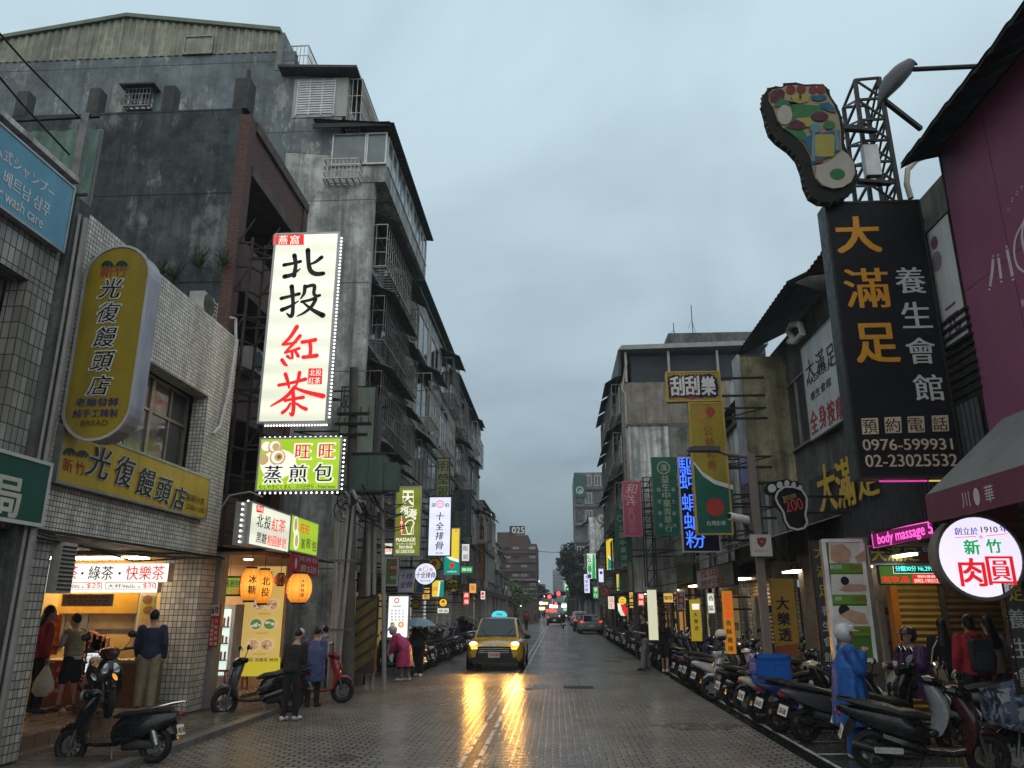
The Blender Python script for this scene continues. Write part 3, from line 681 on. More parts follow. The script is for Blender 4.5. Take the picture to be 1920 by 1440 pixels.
r1 = thing('massage_building', 'building behind the tall black massage signboard with ribbed dark cladding', 'building', (8, 13, 0))
m = MB(); m.box((XR + .12, 9.85, 3.1), (13, 14.4, 7.9)); m.build('wall', wallm('grey_green_render', (.15, .155, .14), (.04, .04, .036), .6), r1)
m = MB(); m.box((9.3, 9.72, .1), (9.5, 14.6, 3.1)); m.box((5.8, 9.5, .1), (9.29, 9.7, 3.1)); m.box((5.05, 13.9, .1), (5.4, 14.25, 3.1)); m.build('pier', M('grimy_pier', (.15, .13, .11), .6, 0, .3, 3), r1)
q0, q1 = atX(1535, 968, XR - .1), atX(1800, 900, XR - .1)
Fr = Frame((XR, 16.9, 3.05), (0, -1, 0), (-1, 0, 0)); m = MB(); corrugated(m, Fr, 0, 7.0, lambda a: 0, lambda a: 1.5, .12, .04); m.build('ribbed_cladding', M('black_ribbed_metal', (.03, .03, .032), .45, .2, .2, 4), r1)
m = MB(); corrugated(m, lambda a, t, d: V((5.0 + 3.2 * t, 14.4 - a, 8.25 + .35 * t + d)), 0, 1.5, lambda a: 0, lambda a: 1, .2, .03); m.build('roof', M('rusty_red_roof', (.12, .035, .03), .6, 0, .3, 3), r1)
m = MB(); Fz = Frame((XR + .1, 14.4, 7.5), (0, -1, 0), (-1, 0, 0)); corrugated(m, Fz, 0, 1.7, lambda a: 0, lambda a: .8, .25, .03); m.build('roof_panel', M('mint_sheet', (.30, .40, .35), .5, 0, .2, 3, dirt=.4), r1)
m = MB(); pts = [atX(u_, v_, XR - .1) for u_, v_ in ((1480, 640), (1492, 640), (1505, 625), (1500, 608), (1484, 608), (1478, 622), (1490, 640))]; m.tube(pts, .07, 8); m.build('vent_duct', WHITE, r1)
m = MB(); m.tube([atY(u_, v_, 10.7) for u_, v_ in ((1708, 372), (1700, 345), (1702, 318), (1718, 300), (1745, 290), (1775, 288))], .045, 8); m.build('bent_duct', M('cream_duct', (.40, .38, .31), .5), r1)
m = MB(); Fr2 = Frame((XR + .02, 13.0, 3.2), (0, -1, 0), (-1, 0, 0))
for k in range(10): m.bar(Fr2(0, .1 + k * .12 + 1.35, .05), Fr2(3.2, .1 + k * .12 + 1.35, .05), .05, .04)
m.build('louvre', DARK, r1)

r2 = thing('old_shophouse', 'old shophouse with an overhanging dark roof and a stained cream panel', 'building', (8, 20, 0))
m = MB(); m.box((XR + .1, 14.5, 3.0), (13, 19.3, 8.2)); m.build('wall', wallm('soot_grey_render', (.10, .10, .092), (.03, .03, .028), .6), r2)
F_ = frY(18.0, (1385, 670), (1470, 667), (1408, 905), (1497, 900))
m = MB(); F_.box(m, 0, 0, F_.w, F_.h, -.5, 0); m.build('panel', cream_conc, r2)
m = MB(); F_.box(m, -.07, -.03, 0, F_.h + .05, -.52, .02); m.build('panel_edge', ALU, r2)
m = MB()
for (dz, xo) in ((0, 0), (.05, .0)): corrugated(m, lambda a, t, d: V((4.75 + 4.5 * t, 19.4 - a, 8.2 + 2.2 * t + dz + d)), 0, 4.8, lambda a: 0, lambda a: 1, .22, .03)
m.build('roof', roof_dark, r2); m = MB(); m.prism(lambda a, b_, d: V((a, 14.56 + d, b_)), [(4.85, 8.18), (9.2, 10.3), (9.2, 7.9), (5.6, 7.9)], -.03, .0); m.build('gable', wallm('soot_grey_render', (), ()), r2)
m = MB(); corrugated(m, lambda a, t, d: V((3.9 + 1.8 * t, 23.4 - a, 3.15 + .55 * t + d)), 0, 8.2, lambda a: 0, lambda a: 1, .2, .025); m.build('awning', M('rust_awning', (.13, .11, .09), .6, .2, .3, 3), r2)
m = MB(); m.box((5.2, 17.05, .1), (5.55, 17.4, 3.0)); m.box((5.2, 19.2, .1), (5.55, 19.5, 3.0)); m.box((8.6, 14.9, .1), (8.8, 19.3, 3)); m.build('pier', M('grimy_pier', (), .6), r2)
window(Frame((XR + .08, 18.9, 5.4), (0, -1, 0), (-1, 0, 0)), 0, 0, 3, 1.6, r2, panes=4)

# white party wall, beige tower and the rest
_, Fq = street_block('white_walled_shophouse', 'narrow shophouse with a dirty white side wall behind the green signs', 5.3, 19.5, 31.7, 7.0, grey_conc, 11, 1, base=3.0, side=white_conc, roof=roof_dark)
r4 = thing('beige_apartment_block', 'beige apartment block with a long dark roof shelter above the lottery sign', 'building', (8, 38, 0))
xa, xb = 3.6, 11.5; Y5 = 40.0
m = MB(); m.box((xa, Y5, 2.8), (xb, Y5 + 12, 13.6)); m.build('wall', beige_conc, r4)
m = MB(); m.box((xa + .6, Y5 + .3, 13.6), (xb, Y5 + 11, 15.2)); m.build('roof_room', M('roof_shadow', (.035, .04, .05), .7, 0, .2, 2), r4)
m = MB(); m.hexa([(xa - .1, Y5 - .4, 15.35), (xb, Y5 - .4, 15.5), (xb, Y5 + 12.5, 15.5), (xa - .1, Y5 + 12.5, 15.35), (xa + .1, Y5 - .4, 15.6), (xb, Y5 - .4, 15.75), (xb, Y5 + 12.5, 15.75), (xa + .1, Y5 + 12.5, 15.6)]); m.build('roof', M('pale_roof_edge', (.25, .26, .25), .5, 0, .2, 2), r4)
m = MB(); m.box((xa - .12, Y5 - .3, 13.9), (xa + .02, Y5 + 12, 15.3)); m.build('side_canopy', roof_dark, r4)
m = MB()
for x in (xa + .3, xa + 2.6, xa + 5.2): m.bar((x, Y5 - .1, 13.6), (x, Y5 - .1, 15.3), .12)
m.tube([(xa + .35, Y5 - .06, 14.8), (xa + .05, Y5 - .06, 13.2), (xa + .2, Y5 - .06, 12.9), (xa + .22, Y5 - .06, 5)], .07, 6); m.build('downpipe', M('pale_pipe', (.3, .28, .25), .5), r4)
m = MB(); m.box((6.6, Y5 + 2, 15.7), (12, Y5 + 9, 17.1)); m.build('stair_head', conc_m, r4)
m = MB()
for (x, h) in ((7.1, 1.0), (8.2, 2.1)): m.bar((x, Y5 + 3, 17.1), (x, Y5 + 3, 17.1 + h), .04); m.bar((x - .25, Y5 + 3, 17.1 + h * .3), (x, Y5 + 3, 17.1 + h * .6), .02); m.bar((x + .25, Y5 + 3, 17.1), (x, Y5 + 3, 17.1 + h * .5), .02)
m.build('antenna', DARK, r4)
Fb = Frame((xa, Y5 + 12, 0), (0, -1, 0), (-1, 0, 0))
for f in range(4):
    for k in range(3):
        z = 3.4 + f * 2.7; window(Fb, .6 + k * 3.8, z + .6, 3.6 + k * 3.8, z + 2.1, r4, panes=3, recess=-.03); cage(Fb, .5 + k * 3.8, z + .5, 3.7 + k * 3.8, z + 2.2, .45, r4, cage_m, green_corr if (f + k) % 2 else roof_dark, step=.2)
# covered terrace on the white walled house
m = MB(); c_ = atY(1225, 770, 33); m.box((3.9, 32.2, 8.0), (6.8, 36, 9.3)); m.build('terrace_room', wallm('olive_render', (), ()), r4)
m = MB(); corrugated(m, lambda a, t, d: V((3.4 + a, 33 + 3.5 * t, 9.3 + 1.2 * t + d)), 0, 4.0, lambda a: 0, lambda a: 1, .2, .03); m.build('terrace_roof', roof_dark, r4)
r5 = thing('white_party_wall', 'pale side wall of a small house above the tall green sign', 'wall', (4, 32, 0))
m = MB(); F5 = frY(32.0, (1178, 800), (1252, 797), (1190, 1110), (1270, 1110)); F5.box(m, 0, 0, F5.w, F5.h, -.4, 0); m.build('wall', white_conc, r5)
m = MB(); F5.box(m, -.04, F5.h, F5.w + .04, F5.h + .08, -.44, .04); m.build('coping', conc_m, r5)
street_block('corner_apartment_block', 'narrow grey apartment block beyond the pink sign with caged windows', 4.6, 52.3, 76, 9.6, wallm('far_grey_render', (.16, .17, .165), (.06, .065, .065), .5), 13, 3, base=3.2)
street_block('dark_shophouse', 'low dark shophouse above the row of motorbikes before the white house', 4.8, 76.3, 97, 8.0, brown_brick, 15, 2, base=3.2)

street_block('white_shop_house', 'white plastered house with a round brown emblem on its side wall', 4.1, 98, 103, 13.0, white_conc, 14, 3, base=3.2, side=white_conc)
# far end of the street
def far_block(name, label, u0, u1, vtop, Y, mat, seed, steps=((0, 1, 0),), dep=14, nf=6, nb=4):
    a, c = atY(u0, vtop, Y), atY(u1, vtop, Y); b_ = thing(name, label, 'building', ((a.x + c.x) / 2, Y, 0)); W_ = c.x - a.x; rr = random.Random(seed)
    F = Frame((a.x, Y, 0), (1, 0, 0), (0, -1, 0)); Z = a.z
    m = MB()
    for (s0, s1, dz) in steps: F.box(m, W_ * s0, 0, W_ * s1, Z + dz, -dep, 0 if dz == 0 else -.01 - s0 * .01)
    m.build('wall', mat, b_)
    for f in range(nf):
        z0 = 3.5 + f * (Z - 3.5) / nf
        for k in range(nb):
            if rr.random() < .15: continue
            window(F, W_ * (k + .15) / nb, z0 + .6, W_ * (k + .85) / nb, z0 + (Z - 3.5) / nf - .5, b_, rr.choice((ALU, cage_pale, DARK)), None, 2, -.05, fw=.1)
        m = MB(); F.box(m, 0, z0 - .1, W_, z0 + .15, 0, rr.choice((.3, .8))); m.build('balcony', rr.choice((conc_m, brown_brick, beige_conc)), b_)
    return b_, F, W_, Z
fb, Fc, Wc, Zc = far_block('brown_apartment_block', 'brown brick apartment block closing the left side beyond the crossing', 928, 1006, 1020, 128, brown_brick, 21, ((0, 1, 0), (.05, .45, 1.9), (.45, .8, 1.4)), nf=6, nb=5)
m = MB(); Fc.box(m, Wc * .35, Zc + 1.5, Wc * .72, Zc + 2.9, -.5, .1); m.build('roof_board', M('dark_board', (.04, .035, .035), .6), fb)
m = MB(); text(m, Fc, '025', Wc * .56, Zc + 2.2, 1.0, .13, bold=.03); m.build('lettering', WHITE, fb)
far_block('grey_corner_block', 'tall grey apartment block with a green emblem board beyond the dark tree', 1076, 1146, 886, 126, wallm('far_grey_render', (), ()), 27, nf=7, nb=4)
far_block('hazy_tower', 'pale hazy tower block standing at the far end of the street', 1036, 1056, 1068, 420, M('far_tower_grey', (.16, .17, .18), .8, 0, .1, 1), 22, nf=12, nb=3)
far_block('brown_corner_block', 'dark brown block beside the dark tree beyond the far crossing', 1062, 1076, 1030, 140, brown_brick, 23, nf=4, nb=2)
far_block('distant_block', 'distant grey block low behind the brown apartment block', 1006, 1022, 1095, 260, conc_m, 24, nf=4, nb=2)
far_block('distant_block', 'distant dark block low beside the hazy tower', 1022, 1034, 1112, 330, brown_brick, 25, nf=3, nb=2)
# ------------------------------------------------------------------ signs
def fpx(F, u, v):
    r = ray(u, v); t = (F.o - O).dot(F.N) / r.dot(F.N); p = O + r * t - F.o
    return p.dot(F.U), p.z
def fhp(F, u, v, h): return fpx(F, u, v - h / 2)[1] - fpx(F, u, v + h / 2)[1]
def fwp(F, u, v, w_): return fpx(F, u + w_ / 2, v)[0] - fpx(F, u - w_ / 2, v)[0]
def rc(a, b, c, d): return (a, b), (c, b), (a, d), (c, d)
Y_ = glow('lit_yellow', (.95, .72, .06), .75); WGL = glow('lit_warm_white', (.97, .985, .80), .84, .2); BWL = glow('lit_cool_white', (.80, .83, 1.0), .95, .07)
LIME = glow('lit_lime', (.40, .62, .035), .9, .1); LRED = glow('lit_red', (.80, .02, .025), .9); LGREEN = glow('lit_green', (.01, .42, .12), .8); LBLUE = glow('lit_blue_ink', (.05, .05, .45), .6)
BULB = glow('bulb', (1, .97, .9), 3.0); PINKLED = glow('pink_led', (1, .12, .62), 1.25); BLUENEON = glow('blue_neon', (.05, .16, 1.0), 1.7); CYANLED = glow('cyan_led', (.1, .95, .85), 1.1)
OLIVE = glow('dim_lit_olive', (.27, .31, .03), .55, .2); TEAL = glow('lit_teal', (0, .33, .24), .75)
mut_y = M('unlit_yellow_plastic', (.26, .19, .02), .35, 0, .14, 1.5, dirt=.35); mut_g = M('unlit_green_plastic', (.012, .085, .06), .35, 0, .14, 1.5, dirt=.2)
mut_r = M('unlit_red', (.30, .03, .025), .45); mut_w = M('unlit_white', (.50, .50, .48), .4, 0, .08, 2, dirt=.2); NAVY = M('navy_ink', (.015, .02, .12), .5); DKG = M('dark_green_ink', (.008, .04, .03), .5)
GOLD = M('gold_led_letters', (.48, .22, .02), .45, .1, .15, 30); SILV = M('silver_led_letters', (.42, .42, .41), .45, .1, .15, 30); BEIGE = M('beige_letters', (.42, .33, .24), .5); SIDE = M('sign_side', (.42, .42, .43), .4, .2, .12, 3, dirt=.3)
BLKFACE = M('black_sign_face', (.008, .008, .011), .6, 0, .25, 1); BLKFACE.node_tree.nodes['Principled BSDF'].inputs['Specular IOR Level'].default_value = .15; ORANGE = M('orange_paint', (.55, .20, .02), .5, dirt=.2)

def sign(name, label, F, dep, face, side, items=(), border=None, bw=.04, group=None, cat='sign', shape=None, brk=None, bulbs=None):
    s = thing(name, label, cat, F(F.w / 2, 0, -dep / 2), group=group)
    m = MB()
    if shape: m.prism(F, shape, -dep, -.004)
    else: F.box(m, 0, 0, F.w, F.h, -dep, -.004)
    m.build('casing', side, s)
    m = MB()
    if shape: m.prism(F, [(F.w / 2 + (a - F.w / 2) * .95, F.h / 2 + (b - F.h / 2) * (1 - .05 * F.w / F.h)) for a, b in shape], -.003, .004)
    else: F.box(m, bw, bw, F.w - bw, F.h - bw, -.003, .004)
    m.build('face', face, s)
    if border and not shape:
        m = MB(); F.box(m, -.01, -.01, F.w + .01, bw, -.02, .015); F.box(m, -.01, F.h - bw, F.w + .01, F.h + .01, -.02, .015)
        F.box(m, -.01, bw, bw, F.h - bw, -.02, .0145); F.box(m, F.w - bw, bw, F.w + .01, F.h - bw, -.02, .0145); m.build('frame', border, s)
    elif border:
        m = MB(); k = len(shape)
        for i in range(k): m.bar(F(*shape[i], -.0), F(*shape[(i + 1) % k], -.0), .035)
        m.build('frame', border, s)
    bym = {}
    for i, it in enumerate(items):
        k, mat = it[0], it[1]; m = bym.setdefault(mat.name, [MB(), mat, 'lettering' if k in 'TVR' else 'emblem'])[0]; d = .008 + .0012 * i
        if k == 'T':      # txt, px centre, px height, [px width], [bold], [shear], [rot]
            txt, (u, v), h = it[2:5]; o = (list(it[5:]) + [None] * 4)[:4]
            text(m, F, txt, *fpx(F, u, v), fhp(F, u, v, h), d, fwp(F, u, v, o[0]) if o[0] else None, o[1] or .012, o[2] or 0, o[3] or 0)
        elif k == 'V':    # txt, px of first char, px of last char, px size, [bold], [shear]
            txt, a, b, h = it[2:6]; o = (list(it[6:]) + [None] * 3)[:3]; n = len(txt)
            for j, ch in enumerate(txt):
                t = j / max(1, n - 1); u, v = a[0] + (b[0] - a[0]) * t, a[1] + (b[1] - a[1]) * t; sz = fhp(F, u, v, h); c = fpx(F, u, v)
                if ch != ' ': text(m, F, ch, *c, sz * .92 * (.25 if ch in '一-' else 1), d, sz * .92 * (o[2] or 1), o[0] or .015, o[1] or 0)
        elif k == 'R': text(m, F, it[2], it[3], it[4], it[6], d, it[5], .014)
        elif k == 'P': m.flat(F, [fpx(F, *q) for q in it[2]], d)
        elif k == 'D':
            c = fpx(F, *it[2]); r = fhp(F, *it[2], 2) * it[3] / 2; m.flat(F, disc(*c, r, r * (it[4] if len(it) > 4 else 1), 20), d)
        elif k == 'O':    # ring
            c = fpx(F, *it[2]); r = fhp(F, *it[2], 2) * it[3] / 2; r1_ = r * it[4]
            for j in range(24):
                a, b = 2 * math.pi * j / 24, 2 * math.pi * (j + 1) / 24
                m.add([F(c[0] + q * math.cos(w__), c[1] + q * math.sin(w__), d) for q, w__ in ((r, a), (r, b), (r1_, b), (r1_, a))], [(0, 1, 2, 3)])
        elif k == 'L':    # outline through px points, px width
            pts = [fpx(F, *q) for q in it[2]]; wd = fhp(F, *it[2][0], it[3])
            for p, q in zip(pts, pts[1:]): m.bar(F(*p, d), F(*q, d), wd, .006, F.N)
        elif k == 'B':
            for j, (pts, ws) in enumerate(it[2]):
                c = [fpx(F, *q) for q in pts]; sc_ = fhp(F, *pts[0], 1); brush(m, F, c, [x * sc_ for x in ws], d + .0009 * j)
    for m, mat, nm in bym.values(): m.build(nm, mat, s)
    if brk is not None:
        m = MB(); e_ = 0 if brk < F.o.x else F.w
        for v in (F.h * .12, F.h * .5, F.h * .88) if F.h > 2 else (F.h * .2, F.h * .8):
            a = F(e_, v, -dep * .5); m.bar(a, V((brk, a.y, a.z)), .05)
            if F.h > 2: m.bar(a + V((0, .0, .25)), V((brk, a.y, a.z + .25)), .04); m.bar(a, V((brk, a.y, a.z + .25)), .03)
        m.build('bracket', DARK, s)
    if bulbs:
        m = MB()
        for c in bulbs: m.ball(c, .022, 6, 4)
        m.build('bulb_string', BULB, s)
    return s
def line(a, b, n): a, b = V(a), V(b); return [a + (b - a) * (i + .5) / n for i in range(n)]

# ---- near side
F = Frame((-6.6, 6.0, 6.53), (0, 1, 0), (1, 0, 0), 3.13, .98)
def hw(ua, ub, uz, vz, k):
    a, b = fpx(F, ua, 340)[0], fpx(F, ub, 370)[0]; w_ = (b - a) * k; return HW(b - w_ / 2, fpx(F, uz, vz)[1], w_)
HW = lambda cx, cy, w_: (cx, cy, w_)
sign('hair_wash_sign', 'pale blue shop sign with white Japanese and Korean lettering at the left edge', F, .1, M('pale_blue_panel', (.11, .30, .42), .4, 0, .08, 2, dirt=.2), SIDE, (
    ('R', WHITE, 'ベトナム式シャンプー', *hw(-2, 100, 101, 366, 1.72), .17), ('R', WHITE, '베트남 샴푸', *hw(4, 98, 92, 397, 1), .19), ('R', WHITE, 'hair wash care', *hw(-2, 88, 80, 420, 1.22), .155)), ALU, .02)
F = Frame((-6.5, 7.4, 2.9), (0, 1, 0), (1, 0, 0), 2.1, .8)
sign('pharmacy_sign', 'dark green shop sign with one large cream character at the left edge', F, .1, M('dark_green_panel', (.014, .075, .055), .4, 0, .1, 2), ALU, (
    ('T', M('cream_letters', (.46, .46, .40), .5), '藥局', (-18, 922), 82, 120, .035),), mut_w, .035)
leafs = lambda mat, x, y, s: [('P', mat, [(x + s * .5 * a, y - s * .5 * b) for a, b in ((-1, -.55), (-.9, 0), (-.6, .42), (-.2, .6), (.2, .6), (.6, .42), (.9, 0), (1, -.55), (.68, -.05), (.6, -.6), (.3, 0), (.12, -.62), (0, -.1), (-.12, -.62), (-.3, 0), (-.6, -.6), (-.68, -.05))])]
F = frY(9.75, (167, 462), (284, 462), (112, 825), (240, 825)); h = F.w / 2
shp = [(F.w / 2 + h * math.cos(R(a)), (F.h - h if a <= 180 else h) + h * math.sin(R(a))) for a in list(range(0, 181, 15)) + list(range(180, 361, 15))]
sign('bakery_sign', 'tall rounded yellow bakery sign with dark green calligraphy projecting over the pavement', F, .34, mut_y, M('pale_lilac_side', (.36, .36, .42), .4, 0, .12, 2, dirt=.4), leafs(DKG, 202, 497, 26) + leafs(DKG, 229, 497, 26) + [
    ('T', mut_r, '新竹', (214, 510), 18, 50), ('V', mut_w, '光復饅頭店', (209.5, 541), (187.5, 723), 42, .055, .2), ('V', INK, '光復饅頭店', (209, 541), (187, 723), 40, .022, .2),
    ('T', NAVY, '老麵發酵', (183, 754), 15, 80), ('T', NAVY, '純手工精製', (180, 775), 15, 84), ('T', M('brown_ink', (.10, .05, .01), .5), 'BREAD', (178, 793), 10, 50)], SIDE, shape=shp, brk=-6.75)
F = frX(-6.6, (118, 797), (392, 893), (106, 905), (388, 975))
sign('bakery_fascia_sign', 'long yellow bakery fascia sign with dark calligraphy below the tiled window', F, .12, M('warm_yellow_plastic', (.50, .33, .03), .35, 0, .14, 1.5, dirt=.3), ALU, leafs(DKG, 129, 848, 28) + leafs(DKG, 153, 852, 26) + [
    ('T', mut_r, '新', (126, 872), 26, 20), ('T', mut_r, '竹', (149, 878), 25, 19)] + [('T', mt, c, (x + o, y), hh, ww, bo, .25) for mt, o, bo in ((mut_w, .8, .05), (INK, 0, .02)) for c, x, y, hh, ww in
    (('光', 186, 867, 62, 40), ('復', 232, 884, 58, 34), ('饅', 272, 904, 54, 31), ('頭', 305, 920, 48, 27), ('店', 334, 934, 44, 24))] + [
    ('T', INK, '萬華分店', (365, 936), 13, 35), ('T', INK, '2306-1162', (365, 953), 10, 35)], ALU, .03)

# the big lit tea sign: brush lettering traced stroke by stroke
F = frY(15.5, (510, 437), (629, 437), (490, 790), (620, 795))
Z3 = lambda pts, ws: ([(380 + x * .389, 400 + y * .389) for x, y in pts], [k * .389 * 1.3 for k in ws])
bei = [Z3([(393, 250), (440, 241), (472, 233)], [14, 11, 13]), Z3([(443, 204), (449, 250), (441, 302)], [17, 13, 16]), Z3([(396, 306), (430, 297), (472, 268)], [18, 14, 4]), Z3([(508, 178), (511, 235), (520, 276), (546, 293), (582, 291)], [17, 15, 16, 17, 15]), Z3([(574, 213), (546, 235), (516, 248)], [15, 12, 6])]
tou = [Z3([(380, 411), (420, 401), (466, 389)], [14, 11, 13]), Z3([(430, 353), (436, 420), (434, 482), (424, 497), (405, 482)], [17, 13, 14, 14, 4]), Z3([(383, 466), (420, 450), (464, 423)], [17, 12, 4]), Z3([(494, 352), (490, 386), (472, 414)], [14, 12, 4]), Z3([(498, 356), (538, 349), (537, 386), (548, 400), (566, 396)], [12, 14, 12, 13, 10]), Z3([(478, 428), (515, 420), (545, 413), (526, 450), (492, 479), (456, 497)], [11, 11, 14, 13, 10, 4]), Z3([(484, 430), (530, 466), (580, 493)], [6, 13, 20])]
hong = [Z3([(455, 548), (424, 596), (387, 633)], [17, 14, 10]), Z3([(387, 633), (428, 628), (452, 622)], [11, 10, 9]), Z3([(470, 592), (436, 632), (398, 672)], [15, 12, 9]), Z3([(398, 673), (430, 664), (466, 652)], [10, 10, 12]), Z3([(410, 690), (424, 702)], [13, 8]), Z3([(432, 668), (434, 700)], [12, 9]), Z3([(446, 662), (462, 690)], [10, 13]), Z3([(384, 708), (398, 728), (410, 736)], [15, 13, 5]), Z3([(482, 622), (514, 617), (544, 611)], [15, 13, 16]), Z3([(517, 618), (522, 655), (518, 690)], [14, 13, 14]), Z3([(486, 695), (520, 692), (551, 687)], [15, 15, 17])]
cha = [Z3([(368, 829), (425, 819), (497, 800)], [13, 12, 15]), Z3([(400, 776), (410, 806), (418, 842)], [15, 13, 8]), Z3([(468, 769), (462, 800), (452, 832)], [15, 13, 7]), Z3([(446, 838), (402, 886), (330, 930)], [16, 14, 6]), Z3([(440, 840), (500, 862), (582, 882)], [8, 14, 19]), Z3([(398, 905), (430, 897), (486, 888)], [11, 11, 14]), Z3([(436, 852), (440, 920), (434, 972), (420, 962)], [13, 15, 14, 5]), Z3([(424, 918), (408, 944), (386, 962)], [10, 12, 14]), Z3([(454, 918), (476, 934), (500, 945)], [9, 12, 15])]
bl = line(F(F.w + .02, .1, -.12), F(F.w + .02, F.h - .05, -.12), 52) + line(F(.1, -.03, -.12), F(F.w, -.03, -.12), 22)
bigsign = sign('tea_sign', 'tall lit white tea sign with black and red brush characters and bulb edging', F, .34, WGL, M('lit_side', (.30, .30, .28), .5, .2), [('P', LRED, [(512.5, 440), (570, 440), (570, 459.5), (511.5, 459.5)]), ('T', WGL, '燕', (531, 450), 17, 17), ('T', WGL, '窩', (553, 450), 17, 17),
    ('B', INK, bei), ('B', INK, tou), ('B', LRED, hong), ('B', LRED, cha), ('P', LRED, [(579, 691), (605, 691), (604, 721), (577, 721)]), ('T', WGL, '北投', (592, 699), 12, 22), ('T', WGL, '紅茶', (590, 714), 12, 22)], SIDE, .035, brk=-6.9, bulbs=bl)
F = frY(15.5, (487, 822), (641, 819), (480, 922), (636, 918))
bl = line(F(F.w + .03, 0, -.1), F(F.w + .03, F.h, -.1), 12) + line(F(0, F.h + .03, -.1), F(F.w, F.h + .03, -.1), 16) + line(F(0, -.03, -.1), F(F.w, -.03, -.1), 16)
BUN = glow('lit_bun_tan', (.62, .42, .2), .8); CRM = glow('lit_cream', (.95, .93, .78), .9)
sign('bun_sign', 'wide lit lime green steamed bun sign right below the tall white tea sign', F, .26, LIME, DARK, [
    ('D', CRM, (522, 870), 34, .8), ('D', BUN, (500, 838), 11), ('D', CRM, (500, 837), 9), ('D', BUN, (494, 862), 10), ('D', BUN, (516, 838), 13), ('D', CRM, (516, 837), 10), ('D', BUN, (518, 838), 7), ('D', BUN, (521, 858), 15), ('D', CRM, (521, 857), 12), ('D', BUN, (523, 857), 8), ('D', glow('lit_brown', (.28, .12, .04), .7), (524, 857), 4),
    ('T', CRM, '旺', (569, 847), 29, 31, .07), ('T', CRM, '旺', (613, 846), 29, 31, .07), ('T', LRED, '旺', (569, 847), 26, 28, .02), ('T', LRED, '旺', (613, 846), 26, 28, .02),
    ('T', CRM, '蒸', (513, 890), 36, 36, .06), ('T', CRM, '煎', (560, 888), 36, 36, .06), ('T', CRM, '包', (607, 886), 36, 36, .06), ('T', NAVY, '蒸', (513, 890), 33, 33, .02), ('T', NAVY, '煎', (560, 888), 33, 33, .02), ('T', NAVY, '包', (607, 886), 33, 33, .02),
    ('T', INK, 'むしやきにくまん - 고기군만두 - Fried buns', (558, 913), 8, 142)], SIDE, .025, brk=-6.9, bulbs=bl)
F = frX(-5.8, (472, 945), (545, 962), (463, 1025), (540, 1033))
bl = line(F(-.04, .0, -.15), F(-.04, F.h, -.15), 8) + line(F(0, F.h + .02, -.1), F(F.w, F.h + .02, -.1), 14)
sign('tea_lightbox', 'small white lightbox of black and red characters over the bun shop door', F, .3, WGL, ALU, [('P', LRED, [(480, 947), (494, 950), (493, 962), (480, 960)]), ('T', WGL, '燕窩', (487, 954), 8, 11)] + [('T', mt, c, (x, y), 25, 12, .02, .15) for c, x, y, mt in
    (('北', 487, 976, INK), ('投', 501, 980, INK), ('紅', 515, 984, LRED), ('茶', 528, 986, LRED))] + [('T', mt, c, (x, y), 20, w_, .02, .1) for c, x, y, w_, mt in (('黑', 484, 1008, 10, INK), ('糖', 494, 1010, 9, INK), ('粉', 504, 1013, 8.5, LRED), ('圓', 513, 1015, 8.5, LRED), ('鮮', 522, 1017, 8, LRED), ('奶', 531, 1019, 8, LRED))], SIDE, .02, bulbs=bl)
F = frX(-5.8, (546, 966), (597, 980), (541, 1033), (594, 1043))
sign('bun_lightbox', 'small lime green lightbox with buns next to the white lightbox', F, .3, LIME, ALU, [('D', CRM, (554, 985), 14, 1.3), ('D', BUN, (554, 983), 9, 1.4), ('D', CRM, (555, 1012), 16, 1.2), ('D', BUN, (555, 1014), 9, 1.3), ('T', LRED, '旺旺', (571, 992), 15, 17, .03), ('T', NAVY, '蒸', (567, 1020), 19, 8, .02), ('T', NAVY, '煎', (577, 1019), 19, 8, .02), ('T', NAVY, '包', (588, 1024), 19, 8, .02)], SIDE, .02)
F = frX(-5.35, (543, 1036), (592, 1046), (546, 1078), (602, 1080))
sign('red_banner', 'small red cloth banner with white characters under the lime lightbox', F, .02, M('red_cloth', (.32, .02, .03), .8, 0, .2, 4), mut_r, [('T', M('pale_print', (.5, .42, .42), .7), '買5送1', (580, 1068), 14, 36, .02), ('T', M('pale_print', ()), '蒸煎包', (578, 1050), 9, 34, .01), ('D', M('pale_print', ()), (554, 1056), 7, 1.5)], cat='banner')

# lit signs further down the near side, each hung square to the street
def hang(name, label, r_, Y, face, items=(), side=DARK, border=SIDE, bw=.03, dep=.2, fac=-6.2, **k):
    return sign(name, label, frY(Y, *rc(*r_)), dep, face, side, items, border, bw, brk=fac, **k)
hang('massage_sign', 'olive green vertical massage sign with a white footprint', (741, 912, 789, 1042), 24, OLIVE, [('L', CRM, [(756, 920), (775, 920), (775, 950), (756, 950), (756, 920)], 1), ('T', CRM, '天', (765, 934), 25, 21, .03), ('T', CRM, '福', (758, 958), 14, 15, .03), ('T', CRM, '海', (774, 961), 14, 15, .03), ('L', CRM, [(753, 968), (753, 1002), (775, 1002), (775, 975)], 1),
    ('P', LRED, [(750, 972), (755.5, 972), (755.5, 1003), (750, 1003)]), ('V', CRM, '推拿', (753, 980), (753, 994), 6), ('L', CRM, [(760, 982), (766, 976), (773, 975), (777, 981), (772, 990), (771, 1000), (765, 1001), (762, 992), (760, 982)], 1.8), ('D', CRM, (762, 970), 2), ('D', CRM, (766, 968), 2), ('D', CRM, (770, 967), 2.2), ('D', CRM, (774, 969), 2.2), ('D', CRM, (778, 972), 2.6),
    ('T', CRM, 'MASSAGE', (761, 1012), 7, 36, .03), ('T', CRM, 'マッサージ 마사지', (761, 1020), 5, 36), ('T', CRM, '預約專線', (761, 1026), 6, 26), ('T', CRM, '02-23023320', (760, 1034), 6, 34, .02)], fac=-6.4)
